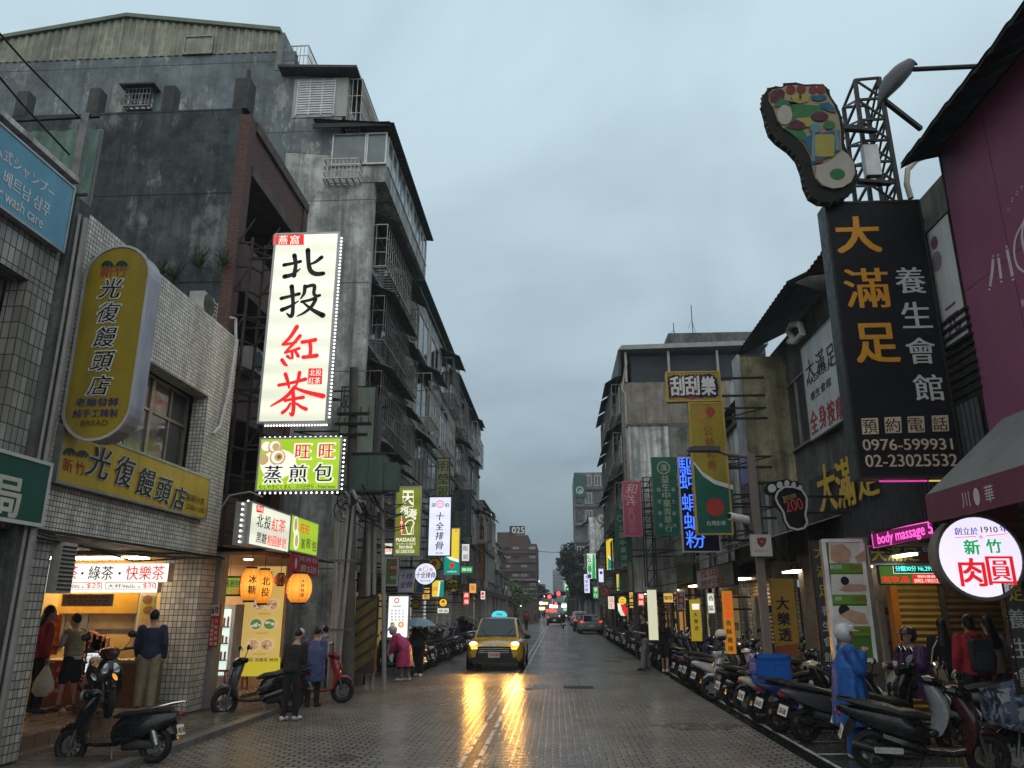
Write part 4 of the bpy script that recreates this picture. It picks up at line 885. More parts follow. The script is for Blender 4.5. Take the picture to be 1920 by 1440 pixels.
hang('pork_rib_sign', 'tall bluish white lit sign with thin black brush characters', (803, 931, 846, 1043), 28, BWL, [('D', LRED, (825, 945), 7), ('D', BWL, (825, 945), 5.6), ('T', LRED, '十', (825, 945), 7, 7), ('T', INK, '遠', (813, 947), 8, 8), ('T', INK, '伯', (838, 947), 8, 8), ('V', INK, '十全排骨', (825, 968), (824, 1023), 16, .02, .15), ('T', INK, '龍山寺店', (824, 1037), 3.5, 14)], border=DARK)
hang('jewellery_sign', 'faded cream vertical sign with dark characters high above the pork rib sign', (818, 859, 843, 932), 36, M('faded_cream_sign', (.33, .32, .14), .5, 0, .15, 2, dirt=.4), [('V', M('grey_ink', (.05, .06, .05), .6), '明瑩銀', (831, 874), (830, 921), 21, .02)], border=DARK)
hang('slate_sign', 'unlit slate grey vertical sign with faint dark characters', (849, 919, 883, 1006), 40, M('slate_panel', (.045, .055, .06), .5, 0, .15, 1), [('V', M('slate_ink', (.012, .014, .016), .6), '永儀', (865, 930), (864, 950), 19, .02), ('V', M('slate_print', (.10, .11, .11), .6), '服務電話', (857, 962), (857, 992), 8), ('V', M('slate_print', ()), '禮儀用品', (872, 960), (872, 995), 8)], border=DARK)
lot = lambda F, x0, y0, x1, y1: [('P', TEAL, [(x0, y0 + (y1 - y0) * .58), (x0 + (x1 - x0) * .4, y0 + (y1 - y0) * .68), (x1, y0 + (y1 - y0) * .74), (x1, y1), (x0, y1)]), ('P', CRM, [(x0, y0 + (y1 - y0) * .50), (x0 + (x1 - x0) * .45, y0 + (y1 - y0) * .62), (x1, y0 + (y1 - y0) * .68), (x1, y0 + (y1 - y0) * .74), (x0 + (x1 - x0) * .4, y0 + (y1 - y0) * .68), (x0, y0 + (y1 - y0) * .58)]), ('D', LRED, ((x0 + x1) / 2, y0 + (y1 - y0) * .8), (x1 - x0) * .17), ('T', CRM, '台灣彩券', ((x0 + x1) / 2, y0 + (y1 - y0) * .93), (y1 - y0) * .035, (x1 - x0) * .6)]
hang('lottery_sign', 'lit yellow and green lottery sign beside the bluish white pork rib sign', (833, 990, 862, 1078), 33, Y_, lot(0, 833, 990, 862, 1078) + [('T', LRED, '公', (855, 995), 5)])
def round_sign(name, label, c, rx, Y, face, items, rim=DARK, dep=.18, fac=-6.2, ry=None, **k):
    F = frY(Y, *rc(c[0] - rx, c[1] - (ry or rx), c[0] + rx, c[1] + (ry or rx))); return sign(name, label, F, dep, face, rim, items, rim, shape=disc(F.w / 2, F.h / 2, F.w / 2, F.h / 2, 28), brk=fac, **k)
round_sign('pork_rib_disc_sign', 'round white lit sign with black characters above the white menu board', (798, 1076), 21, 25, BWL, [('D', LRED, (798, 1067), 5), ('D', BWL, (798, 1067), 4), ('T', INK, '遠', (788, 1068), 6), ('T', INK, '伯', (808, 1068), 6), ('T', INK, '十全排骨', (798, 1078), 11, 36, .02, .1), ('T', INK, '龍山寺店', (798, 1089), 3, 20)], fac=-6.4)
round_sign('scratch_card_disc_sign', 'round yellow sign with jagged dark lettering under the lottery sign', (849, 1098), 12.5, 30, M('dim_yellow', (.42, .34, .02), .4), [('P', INK, [(838, 1096), (842, 1091), (846, 1095), (850, 1090), (855, 1094), (860, 1091), (860, 1101), (855, 1106), (850, 1102), (845, 1107), (838, 1103)]), ('T', mut_y, '刮刮樂', (849, 1098.5), 7, 18, .02)])
round_sign('red_heart_disc_sign', 'round dull yellow sign with a red centre half behind the pork rib sign', (815, 1059), 12.5, 31, M('dim_yellow', ()), [('D', mut_r, (814, 1056), 5)])
round_sign('small_yellow_disc_sign', 'smallest bright yellow round sign hanging low over the pavement', (831, 1130), 8, 30, Y_, [('D', LRED, (831, 1128), 3), ('T', LRED, '彩券', (831, 1134), 3, 8)])
round_sign('olive_disc_sign', 'small unlit olive round sign right of the white menu board', (780, 1132), 8.5, 26, M('olive_plastic', (.20, .19, .03), .4), [('D', mut_r, (780, 1130), 3)])
hang('lottery_flag_sign', 'small lit yellow sign with a green corner beside the scratch card disc', (810, 1088, 832, 1119), 29, Y_, [('P', TEAL, [(826, 1090), (832, 1090), (832, 1119), (823, 1119)]), ('P', CRM, [(823, 1090), (826, 1090), (823, 1119), (820, 1119)]), ('T', LRED, '彩券', (816, 1104), 8, 9)], bw=.01)
hang('pale_character_sign', 'square pale lilac sign with spidery dark characters beside the round pork rib sign', (747, 1068, 776, 1110), 24.5, M('pale_lilac_panel', (.42, .40, .48), .5), [('V', NAVY, '十全', (756, 1080), (756, 1096), 13, .01, .2), ('V', NAVY, '排骨', (768, 1080), (768, 1096), 13, .01, .2)], fac=-6.4)
hang('blue_corner_sign', 'small yellow and blue sign tucked below the pale lilac sign', (776, 1092, 794, 1112), 26, M('dim_yellow', ()), [('P', M('dim_blue', (.04, .12, .25), .5), [(784, 1093), (793, 1093), (793, 1111), (779, 1111)])], bw=.01, fac=-6.4)
hang('green_red_sign', 'dull green sign with a red label low beside the leaning conduits', (722, 1046, 746, 1098), 22.5, M('dull_green_panel', (.10, .14, .05), .5), [('P', mut_r, [(732, 1058), (745, 1056), (745, 1070), (732, 1072)]), ('T', mut_w, '養生館', (738, 1064), 6, 11), ('T', mut_w, '按摩', (738, 1083), 7, 12)], fac=-6.4)
hang('rust_vertical_sign', 'rust brown vertical sign with faded characters before the crossing', (891, 988, 909, 1087), 60, M('rust_panel', (.20, .075, .02), .6, 0, .2, 1), [('V', M('faded_ink', (.30, .17, .06), .6), '金紙香燭佛具', (900, 998), (900, 1078), 12)], border=DARK, bw=.05)
hang('convenience_sign', 'lit white convenience store sign with red and green stripes', (903, 962, 922, 1021), 68, WGL, [('P', LRED, [(904, 963), (908, 963), (908, 979), (904, 979)]), ('P', LGREEN, [(910, 963), (915, 963), (915, 979), (910, 979)]), ('P', LRED, [(917, 963), (921, 963), (921, 979), (917, 979)]), ('P', LGREEN, [(904, 1005), (910, 1005), (910, 1021), (904, 1021)]), ('P', LRED, [(915, 1005), (918, 1005), (918, 1021), (915, 1021)]), ('T', LRED, '7', (912, 991), 20, 13, .03)], bw=.02)
hang('corner_lamp_sign', 'small lit white and red sign on a grey post before the crossing', (901, 1108, 910, 1124), 60, WGL, [('D', LRED, (905, 1113), 3), ('P', LRED, [(903, 1118), (908, 1118), (908, 1121), (903, 1121)])], bw=.02)
hang('red_fascia_sign', 'dull red fascia sign low at the corner before the green tree', (897, 1089, 928, 1108), 84, M('dull_red_panel', (.13, .035, .03), .6), [('T', M('faded_ink', ()), '水果行', (912, 1098), 8, 22)], fac=-6.0)
# menu board standing on the pavement
F = frY(23, *rc(727, 1117, 766, 1196))
sign('menu_board', 'tall glowing white menu board standing on the pavement', F, .25, glow('lit_menu', (.96, .98, 1), 1.1), ALU, [('O', LRED, (744, 1126), 5, .6), ('T', INK, '招牌推薦', (744, 1137), 4, 16)] + [('V', INK, s_, (x, 1145), (x, 1162), 4.2) for x, s_ in ((735, '排骨飯麵'), (742, '雞腿飯湯'), (749, '魯肉飯菜'), (756, '炸豆腐乾'))] + [('D', BUN, (736, 1171), 5), ('D', LGREEN, (735, 1169), 2.5), ('D', glow('lit_orange', (.9, .35, .04), .9), (752, 1171), 6), ('D', CRM, (752, 1171), 2.5)], SIDE, .02, cat='menu board')

# ---- far side, near to far
F = Frame((XR + .1, 9.86, 3.86), (0, -1, 0), (-1, 0, 0), 6.5, 4.25)
PUR = M('mulberry_billboard', (.205, .066, .118), .5, 0, .10, .8); PALE = M('pale_pink_print', (.50, .44, .46), .5)
F = Frame((XR, 9.86, 3.86), (0, -1, 0), (-1, 0, 0), 6.5, 4.25)
sign('restaurant_billboard', 'huge mulberry purple billboard with pale lettering filling the right edge', F, .12, PUR, DARK, [('B', PALE, [([(1863, 482), (1862, 505), (1857, 541)], [8, 10, 9]), ([(1873, 480), (1879, 526)], [8, 9]), ([(1889, 464), (1901, 522)], [9, 10])]),
    ('B', PALE, [([(1928, 404), (1908, 440), (1903, 470), (1909, 498), (1925, 512)], [3, 6, 7, 6, 3]), ([(1922, 410), (1918, 445), (1926, 480)], [4, 8, 10])]), ('T', PALE, 'C', (1893, 392), 8, None, .01, 0, .9), ('T', PALE, 'H', (1900, 375), 9, None, .01, 0, .8), ('T', PALE, 'U', (1909, 362), 9, None, .01, 0, .7), ('T', PALE, 'A', (1918, 351), 9, None, .01, 0, .6), ('T', PALE, '麵', (1924, 566), 14, 16)], border=DARK, bw=.02)
m = MB()
for k in (1.1, 2.3, 3.5): F.box(m, k, .03, k + .006, F.h - .03, .003, .0065)
F.box(m, .03, 2.1, F.w - .03, 2.106, .003, .0065); m.build('seam', M('seam_dark', (.06, .015, .03), .6), bpy.data.objects['restaurant_billboard'])

F = frY(10.4, (1548, 380), (1725, 376), (1610, 898), (1805, 892))
LK = [('T', GOLD, '大', (1608, 440), 66, 80, .03), ('T', GOLD, '滿', (1625, 540), 74, 82, .02), ('T', GOLD, '足', (1643, 643), 72, 78, .028)] + [('T', SILV, c, (x, y), 49, 54, .02) for c, x, y in (('養', 1706, 526), ('生', 1717, 591), ('會', 1726, 658), ('館', 1740, 727))]
LK2 = []
for c, x, y in (('預', 1630, 800), ('約', 1673, 798), ('電', 1716, 797), ('話', 1761, 795)): LK2 += [('P', BEIGE, [(x - 16, y - 15), (x + 15, y - 16), (x + 17, y + 14), (x - 14, y + 15)]), ('T', INK, c, (x, y), 25, 27, .01)]
big = sign('massage_signboard', 'tall black massage signboard with gold and silver characters over the pavement', F, .34, BLKFACE, M('dull_black_side', (.03, .036, .04), .4), LK + LK2 + [('T', BEIGE, '0976-599931', (1700, 834), 21, 168, .022), ('T', BEIGE, '02-23025532', (1707, 864), 23, 172, .022)], DARK, .02, brk=XR)
m = MB(); m.tube([F(F.w * .22, -.03, -.12), F(F.w * .68, -.03, -.12)], .012, 6); m.build('neon_tube', glow('magenta_neon', (.8, .05, .4), 1.0), big)
m = MB(); m.tube([F(F.w * .70, -.03, -.12), F(F.w * .92, -.03, -.12)], .012, 6); m.build('neon_tube', glow('yellow_neon', (.75, .55, .1), .9), big)

# foot reflexology chart sign, with its bulbs and truss
F = frY(10.2, *rc(1400, 140, 1640, 380)); C_ = lambda pts: [fpx(F, 1400 + x * .3194, 100 + y * .3194) for x, y in pts]
outl = [(95, 300), (100, 240), (130, 200), (175, 190), (210, 195), (225, 172), (290, 168), (340, 180), (400, 178), (450, 178), (485, 210), (495, 250), (530, 300), (560, 370), (575, 450), (575, 530), (600, 590), (640, 650), (655, 720), (635, 790), (580, 840), (500, 872), (430, 868), (375, 835), (345, 770), (330, 690), (300, 610), (250, 555), (180, 505), (140, 460), (120, 400), (110, 350)]
inl = [(130, 280), (130, 235), (155, 212), (205, 205), (232, 190), (290, 185), (340, 195), (400, 192), (450, 195), (468, 235), (510, 300), (540, 370), (553, 450), (558, 560), (590, 600), (625, 650), (632, 710), (610, 760), (560, 792), (500, 800), (440, 780), (400, 735), (385, 670), (370, 600), (330, 530), (270, 480), (215, 440), (180, 395), (160, 330)]
ft = thing('foot_sign', 'giant foot shaped reflexology sign with coloured zones against the sky', 'sign', F(F.w / 2, .1, -.2))
m = MB(); m.prism(F, C_(outl), -.15, -.01); m.build('casing', M('tarnished_rim', (.009, .008, .007), .8, 0, .4, 8), ft)
m = MB(); m.flat(F, C_(inl), 0); m.build('face', M('chart_cream', (.22, .175, .11), .75, 0, .1, 3), ft)
zc = {'red': (.16, .025, .022), 'maroon': (.075, .02, .028), 'green': (.03, .13, .05), 'yellow': (.28, .24, .06), 'teal': (.02, .09, .14), 'sky': (.10, .20, .24), 'pale': (.33, .31, .26), 'dark': (.015, .015, .015)}
zones = [('maroon', [(138, 285), (132, 240), (160, 215), (205, 210), (225, 230), (215, 290), (180, 300)]), ('red', disc(258, 215, 28, 28, 16)), ('red', disc(320, 212, 28, 26, 16)), ('red', disc(388, 216, 24, 24, 16)), ('red', disc(437, 215, 27, 26, 16)), ('green', [(150, 320), (200, 265), (240, 280), (262, 310), (270, 400), (235, 430), (215, 440), (270, 480), (330, 520), (350, 480), (280, 380), (400, 380), (450, 340), (420, 310), (300, 300)]), ('yellow', [(255, 250), (300, 240), (370, 245), (360, 285), (310, 298), (270, 285)]), ('teal', [(375, 250), (465, 250), (470, 270), (420, 285), (380, 275)]), ('pale', disc(222, 365, 44, 58, 18)), ('teal', [(420, 300), (480, 290), (515, 330), (525, 352), (480, 345), (440, 325)]), ('maroon', disc(428, 375, 50, 27, 18)), ('yellow', [(285, 385), (370, 380), (390, 410), (360, 440), (330, 425)]), ('maroon', [(235, 440), (260, 405), (300, 398), (335, 415), (345, 440), (300, 455)]), ('green', disc(482, 425, 34, 25, 16)), ('teal', [(325, 505), (385, 480), (540, 455), (545, 570), (410, 650), (380, 655), (378, 600)]), ('yellow', rrect(393, 482, 512, 612, 18)), ('sky', [(512, 465), (530, 455), (548, 570), (520, 580)]), ('sky', disc(400, 442, 31, 31, 16)), ('sky', [(380, 470), (398, 470), (396, 640), (376, 640)]), ('red', disc(425, 640, 22, 12, 12)), ('pale', [(405, 665), (470, 650), (560, 580), (590, 600), (625, 650), (632, 710), (610, 760), (560, 792), (500, 800), (440, 780), (400, 735)]), ('green', disc(528, 718, 45, 34, 20)), ('dark', [(306, 238), (312, 238), (318, 270), (312, 278), (305, 270)])]
bz = {}
for i, (c, z) in enumerate(zones): bz.setdefault(c, MB()).flat(F, C_(z), .006 + .0015 * i)
for c, m in bz.items(): m.build('zone', M('chart_' + c, tuple(x * .8 for x in zc[c]), .75, 0, .1, 4), ft)
m = MB(); cc = C_(outl)
for i in range(len(cc)):
    a, b = V((*cc[i], 0)), V((*cc[(i + 1) % len(cc)], 0)); n = max(1, int((b - a).length / .085))
    for k in range(n):
        q = a + (b - a) * k / n
        for d in (-.04, -.11): m.ball(F(q.x, q.y, d), .024, 6, 4)
m.build('bulb_string', M('dead_bulbs', (.07, .065, .045), .5, 0, .4, 20), ft)
m = MB()
for v_ in (228, 328): q = fpx(F, 1585 + (v_ - 228) * .3, v_); m.bar(F(*q, -.17), F(q[0] + .55, q[1] + .02, -.3), .09, .05)
m.build('bracket', DARK, ft)
tr = thing('sign_truss', 'black steel lattice tower behind the giant foot sign', 'truss', (5.2, 10.9, 7.9))
A = [atY(1603, 150, 10.6), atY(1648, 146, 10.6), atY(1632, 380, 10.6), atY(1690, 380, 10.6)]
m = MB(); L4 = []
for dy in (0, .7):
    for a, c in ((A[0], A[2]), (A[1], A[3])): L4.append((V((a.x + dy * .1, 10.6 + dy, a.z)), V((c.x + dy * .1, 10.6 + dy, c.z - .6))))
for a, c in L4: m.bar(a, c, .055)
for k in range(7):
    t = k / 6 * .8; q = [a + (c - a) * t for a, c in L4]; q2 = [a + (c - a) * min(1, t + .133) for a, c in L4]
    for i, j in ((0, 1), (2, 3), (0, 2), (1, 3)): m.bar(q[i], q[j], .035)
    m.bar(q[0], q2[1], .028); m.bar(q[2], q2[0], .028); m.bar(q[1], q2[3], .028)
m.build('lattice', DARK, tr); m = MB(); q = atY(1632, 300, 10.55); m.box((q.x - .1, 10.5, q.z - .28), (q.x + .12, 10.62, q.z + .24)); m.build('control_box', ALU, tr)
fl = thing('floodlight', 'dark street lamp head on a long arm against the sky', 'lamp', atY(1680, 160, 9.6))
Ff = frY(9.6, *rc(1600, 100, 1900, 220)); Q = lambda *p: [fpx(Ff, *q) for q in p]
m = MB(); rs = []
for (u_, v_, rw) in ((1645, 200, .015), (1655, 180, .09), (1672, 155, .15), (1692, 133, .14), (1706, 118, .08), (1716, 122, .03)):
    a = fpx(Ff, u_, v_); rs.append([Ff(a[0] + rw * math.cos(k * math.pi / 5) * .75, a[1] + -rw * math.cos(k * math.pi / 5) * .5, .02 + rw * .8 * math.sin(k * math.pi / 5)) for k in range(10)])
m.loft(rs); m.build('lamp_head', M('lamp_housing', (.05, .052, .055), .4), fl, smooth=True)
m = MB(); a, b = Q((1712, 130), (1840, 124)); m.tube([Ff(*a, 0), Ff(*b, -.0), Ff(b[0] + 1.2, b[1] + .02, -.1)], .035, 8); a, b = Q((1660, 190), (1745, 218)); m.bar(Ff(*a, 0), Ff(*b, -.3), .06); m.build('arm', DARK, fl)

# signs on the front between the black board and the billboard
F = frX(XR - .02, (1737, 440), (1785, 388), (1775, 655), (1812, 632))
sign('price_sign', 'white and mauve printed panel glimpsed behind the black massage signboard', F, .05, mut_w, ALU, [('T', M('mauve_print', (.16, .06, .10), .6), '元', (1787, 598), 60, 26, .02), ('D', M('grey_print', (.2, .16, .18), .6), (1757, 490), 20), ('D', M('mauve_print', ()), (1753, 455), 13)], DARK, .01)
F = frX(XR - .03, (1500, 640), (1585, 588), (1522, 826), (1592, 782))
sign('massage_panel_sign', 'weathered white panel sign with red lettering left of the black signboard', F, .08, M('weathered_white_panel', (.42, .44, .45), .5, 0, .1, 2, dirt=.25), ALU, [('T', INK, '大', (1519, 693), 40, 17, .02), ('T', INK, '滿', (1538, 677), 44, 17, .02), ('T', INK, '足', (1558, 668), 46, 16, .02), ('T', INK, 'MASSAGE', (1532, 704), 14, 40), ('T', INK, '養生會館', (1539, 730), 17, 42)] + [('T', mut_r, c, (x, y), 46, 14, .02) for c, x, y in (('全', 1527, 790), ('身', 1543, 780), ('按', 1559, 772), ('摩', 1575, 764))], ALU, .015)
s = thing('gold_letter_sign', 'gold built-up characters on the black ribbed cladding', 'sign', (XR - .1, 13, 3.2)); F = Frame((XR - .06, 16.9, 3.05), (0, -1, 0), (-1, 0, 0), 7, 1.5)
GB = M('gold_tube_letters', (.55, .36, .03), .4, .2, .2, 20)
for c, x, y, hh, ww in (('大', 1555, 915, 92, 34), ('滿', 1590, 905, 92, 34), ('足', 1632, 898, 70, 40)):
    m = MB(); text(m, F, c, *fpx(F, x, y), fhp(F, x, y, hh), .06, fwp(F, x, y, ww), .03); n0 = len(m.v); m.build('character', GB, s)
F = frY(14.6, *rc(1436, 897, 1514, 992)); C2 = lambda pts: [fpx(F, 1400 + x * .2708, 860 + y * .2708) for x, y in pts]
f2 = thing('footprint_price_sign', 'small black footprint sign reading two hundred in red outline', 'sign', F(.3, 0, -.1))
sole = [(215, 230), (260, 195), (320, 195), (380, 215), (415, 270), (415, 330), (405, 390), (420, 440), (400, 480), (350, 492), (295, 475), (268, 430), (255, 370), (215, 310), (200, 270)]
toes = [(175, 205, 42, 42), (228, 182, 30, 34), (278, 170, 26, 30), (325, 180, 24, 27), (370, 200, 22, 24)]
m = MB(); m.prism(F, C2([(190 if x < 220 else x, y) for x, y in sole]), -.16, -.01)
for t in toes: m.prism(F, C2(disc(t[0], t[1], t[2], t[3], 16)), -.16 + t[0] * 1e-5, -.012 - t[0] * 1e-5)
m.prism(F, C2([(140, 230), (170, 160), (280, 140), (390, 180), (410, 260), (300, 220), (215, 250)]), -.15, -.02); m.build('casing', BLKFACE, f2)
m = MB()
for t in toes: m.flat(F, C2(disc(t[0], t[1], t[2] * .7, t[3] * .7, 16)), .004)
cs = C2(sole)
for i in range(len(cs)): m.bar(F(*cs[i], .004), F(*cs[(i + 1) % len(cs)], .004), .035, .012, F.N)
m.build('outline', SILV, f2); m = MB(); text(m, F, '200', *fpx(F, 1488, 947), fhp(F, 1488, 947, 22), .01, fwp(F, 1488, 947, 34), .01, 0, .2); m.build('lettering', M('dull_red_neon', (.40, .06, .06), .4), f2)
m = MB(); text(m, F, '腳底按摩', *fpx(F, 1480, 932), fhp(F, 1480, 932, 9), .01, fwp(F, 1480, 932, 26), .01, 0, .25); m.build('lettering', M('dull_gold', (.25, .2, .05), .4), f2)
m = MB(); m.bar(F(F.w, .6, -.1), V((XR + .1, 14.7, F.o.z + .6)), .05); m.bar(F(F.w, .3, -.1), V((XR + .1, 14.7, F.o.z + .3)), .05); m.build('bracket', DARK, f2)
F = frX(4.95, (1633, 998), (1751, 975), (1638, 1030), (1752, 1008))
sign('led_massage_sign', 'glowing magenta LED board reading body massage', F, .1, glow('maroon_board', (.16, .006, .08), .6), BLKFACE, [('L', PINKLED, [(1635, 999), (1750, 977), (1750, 1008), (1639, 1028), (1635, 999)], 1.4), ('T', PINKLED, 'body massage 5', (1694, 1004), 27, 104, .026)], BLKFACE, .012)
F = frX(5.15, (1628, 1030), (1765, 1022), (1630, 1056), (1766, 1058))
F = frY(12.6, *rc(1628, 1024, 1800, 1058)); YP = M('yellow_print', (.45, .34, .03), .5)
sign('massage_fascia_sign', 'dark grey fascia sign with yellow characters below the magenta LED board', F, .08, M('dark_grey_panel', (.05, .05, .046), .5), DARK, [('T', YP, '大滿足', (1677, 1039), 25, 88, .03), ('T', mut_w, '養生', (1742, 1029), 12, 30), ('T', mut_r, '頭皮', (1742, 1045), 15, 32)], ALU, .01)
F = frY(12.55, *rc(1648, 1060, 1800, 1096))
sign('led_price_sign', 'green strip sign with red characters and a cyan LED price line', F, .08, glow('dim_lit_green', (.06, .16, .02), .6), DARK, [('P', BLKFACE, [(1673, 1060), (1768, 1060), (1768, 1075), (1673, 1075)]), ('L', WGL, [(1674, 1061), (1767, 1061), (1767, 1075), (1675, 1075), (1674, 1061)], 1), ('T', CYANLED, '分鐘30分 Nt.299', (1713, 1066), 10, 70, .03), ('T', LRED, '泡玫晶', (1678, 1086), 12, 52, .03), ('P', LRED, [(1710, 1078), (1762, 1076), (1762, 1094), (1711, 1094)]), ('T', CRM, '0902-190312', (1736, 1089), 7, 44), ('T', CRM, '預約專線', (1736, 1081), 5, 34)], DARK, .01)
# poster frame
F = frY(12.4, (1548, 1012), (1622, 1011), (1560, 1240), (1638, 1240)); GR = M('poster_green', (.10, .23, .03), .4)
SK = M('poster_skin', (.40, .25, .17), .6, 0, .2, 8); PW = M('poster_white', (.52, .50, .46), .5)
it = []
for (y, k) in ((1018, 0), (1077, 1), (1136, 2)):
    x = 1553 + (y - 1018) * .07
    it += [('P', PW, [(x, y), (x + 68, y), (x + 70, y + 38), (x + 2, y + 38)]), ('P', GR, [(x + 2, y + 38), (x + 70, y + 38), (x + 71, y + 56), (x + 3, y + 56)]), ('T', PW, ('腳底按摩', '油壓', '指壓')[k], (x + 14, y + 45), 8, 22 if k == 0 else 13), ('T', mut_r, '500元', (x + 54, y + 46), 9, 28, .02)]
it += [('P', SK, [(1556, 1022), (1580, 1020), (1594, 1034), (1590, 1052), (1572, 1055), (1557, 1050)]), ('P', SK, [(1602, 1044), (1622, 1030), (1623, 1052), (1606, 1054)]), ('D', INK, (1583, 1089), 8), ('P', SK, [(1570, 1106), (1586, 1096), (1610, 1095), (1624, 1098), (1624, 1106), (1590, 1108)]), ('D', INK, (1582, 1145), 11), ('P', SK, [(1575, 1152), (1592, 1143), (1620, 1150), (1628, 1170), (1600, 1168), (1586, 1160)])]
sign('poster_frame', 'upright white framed case of three green massage posters behind the helmeted rider', F, .16, M('poster_back', (.06, .14, .02), .5), ALU, it, WHITE, .045, cat='poster case')
F = frY(12.9, (1520, 1015), (1548, 1012), (1540, 1245), (1562, 1240))
sign('vertical_massage_sign', 'narrow dark vertical sign left of the massage poster case', F, .1, M('dark_grey_panel', ()), DARK, [('V', YP, '大滿足', (1538, 1035), (1546, 1108), 24, .01), ('V', mut_w, '養生會館', (1549, 1145), (1555, 1232), 20, .01)], DARK, .01)
F = frY(9.3, (1888, 1095), (1925, 1090), (1905, 1300), (1945, 1300))
sign('vertical_massage_sign', 'dark vertical sign with grey characters at the right edge below the round sign', F, .1, M('dark_grey_panel', ()), DARK, [('T', YP, '足', (1903, 1112), 30, 26, .02), ('V', SILV, '養生會', (1905, 1160), (1920, 1270), 40, .015)], DARK, .01)
F = frY(9.3, *rc(1757, 966, 1919, 1124))
rs_ = sign('meatball_sign', 'large round lit white sign with red and green characters at the right', F, .22, glow('lit_lilac_white', (.88, .82, 1.0), 1.0), M('grey_brown_rim', (.14, .125, .11), .5), [('T', LBLUE, '創立於', (1811, 996), 14, 44, .02), ('T', M('lit_red2', (.5, .02, .02), .5), '1910', (1854, 993), 11, 31, .02), ('T', LBLUE, '年', (1881, 991), 14, 15, .02), ('L', LRED, [(1790, 1008), (1829, 1006)], 1), ('L', LRED, [(1848, 1005), (1888, 1001)], 1), ('T', LRED, '*', (1838, 1007), 8), ('T', LGREEN, '新', (1821, 1026), 27, 29, .03), ('T', LGREEN, '竹', (1862, 1024), 25, 28, .03), ('T', LRED, '肉', (1822, 1073), 52, 48, .026), ('T', LRED, '圓', (1875, 1070), 54, 50, .024)], M('grey_brown_rim', ()), shape=disc(F.w / 2, F.h / 2, F.w / 2, F.h / 2, 40))
m = MB(); m.tube([F(F.w * .5, F.h, -.11), F(F.w * .5, F.h + .3, -.11)], .03, 6); m.build('hanger', DARK, rs_)
# awning of the restaurant
aw = thing('purple_awning', 'grey topped awning with a mulberry valance at the right edge', 'awning', (5, 8, 3))
z0 = 3.16; m = MB(); m.hexa([(4.35, 4, z0), (4.35, 9.3, z0), (5.37, 9.3, z0 + .9), (5.37, 4, z0 + .9), (4.35, 4, z0 + .03), (4.35, 9.3, z0 + .03), (5.37, 9.3, z0 + .93), (5.37, 4, z0 + .93)]); m.build('canopy', M('grey_canvas', (.13, .13, .125), .7, 0, .15, 2), aw)
m = MB(); m.box((4.33, 4, z0 - .3), (4.35, 9.3, z0 + .02)); m.box((4.352, 9.31, z0 - .3), (5.37, 9.33, z0 + .02)); m.build('valance', M('mulberry_canvas', (.13, .035, .06), .7, 0, .12, 2), aw)
m = MB(); FA = Frame((4.33, 9.3, z0 - .3), (0, -1, 0), (-1, 0, 0)); text(m, FA, '川', .9, .15, .16, .004); m.flat(FA, disc(1.12, .15, .06, .09), .004); text(m, FA, '華', 1.36, .15, .17, .004); m.build('lettering', PALE, aw)

F = frX(5.28, (1374, 700), (1399, 690), (1384, 1010), (1409, 1020))
sign('white_strip_sign', 'narrow white upright sign with red strokes behind the lottery sign', F, .1, mut_w, ALU, [('V', mut_r, '平價旅社', (1387, 745), (1393, 960), 30, .02)], ALU, .02)
# hanging signs beyond
F = frY(17.2, (1255, 755), (1353, 750), (1258, 700), (1350, 695))
hangR = lambda *a, **k: hang(*a, fac=5.4, **k)
F = frY(17.6, (1289, 757), (1356, 753), (1309, 1002), (1374, 1002))
mt_ = mut_g
sign('lottery_sign', 'large unlit yellow and green lottery sign hung before the beige block', F, .22, mut_y, M('lottery_edge', (.36, .24, .05), .5), [('P', mut_g, [(1297, 865), (1318, 893), (1340, 908), (1374, 918), (1374, 1000), (1309, 1001)]), ('P', mut_w, [(1295, 858), (1317, 885), (1340, 900), (1374, 910), (1374, 918), (1340, 908), (1318, 893), (1297, 865)]), ('D', mut_r, (1332, 771), 8), ('P', mut_r, [(1322, 772), (1342, 772), (1333, 784)]), ('D', M('dull_orange', (.35, .15, .03), .5), (1315, 780), 8), ('V', M('sign_red_ink', (.22, .05, .02), .5), '公益彩券', (1328, 808), (1335, 871), 19, .01), ('D', mut_r, (1341, 951), 17), ('T', mut_w, '台灣彩券', (1343, 981), 9, 36)], M('lottery_edge', ()), .025, brk=4.95)
F = frY(17.6, (1246, 699), (1350, 695), (1254, 754), (1352, 750))
PK = M('sign_magenta', (.18, .03, .07), .5)
sign('scratch_card_sign', 'yellow rimmed sign with jagged white characters on top of the lottery sign', F, .22, mut_y, M('lottery_edge', ()), [('P', PK, [(1252, 712), (1262, 702), (1278, 706), (1300, 702), (1318, 708), (1318, 744), (1300, 749), (1275, 745), (1256, 748)]), ('P', NAVY, [(1312, 704), (1330, 700), (1344, 710), (1348, 728), (1342, 746), (1322, 744), (1312, 748)])] + [('T', BLKFACE, c, (x, y), 39, 29, .08) for c, x, y in (('刮', 1270, 724), ('刮', 1298, 723), ('樂', 1328, 724))] + [('T', mut_w, c, (x, y), 35, 25, .03) for c, x, y in (('刮', 1270, 724), ('刮', 1298, 723), ('樂', 1328, 724))], M('lottery_edge', ()), .02, brk=4.95)
F = frY(21, (1268, 858), (1338, 856), (1284, 1036), (1352, 1034))
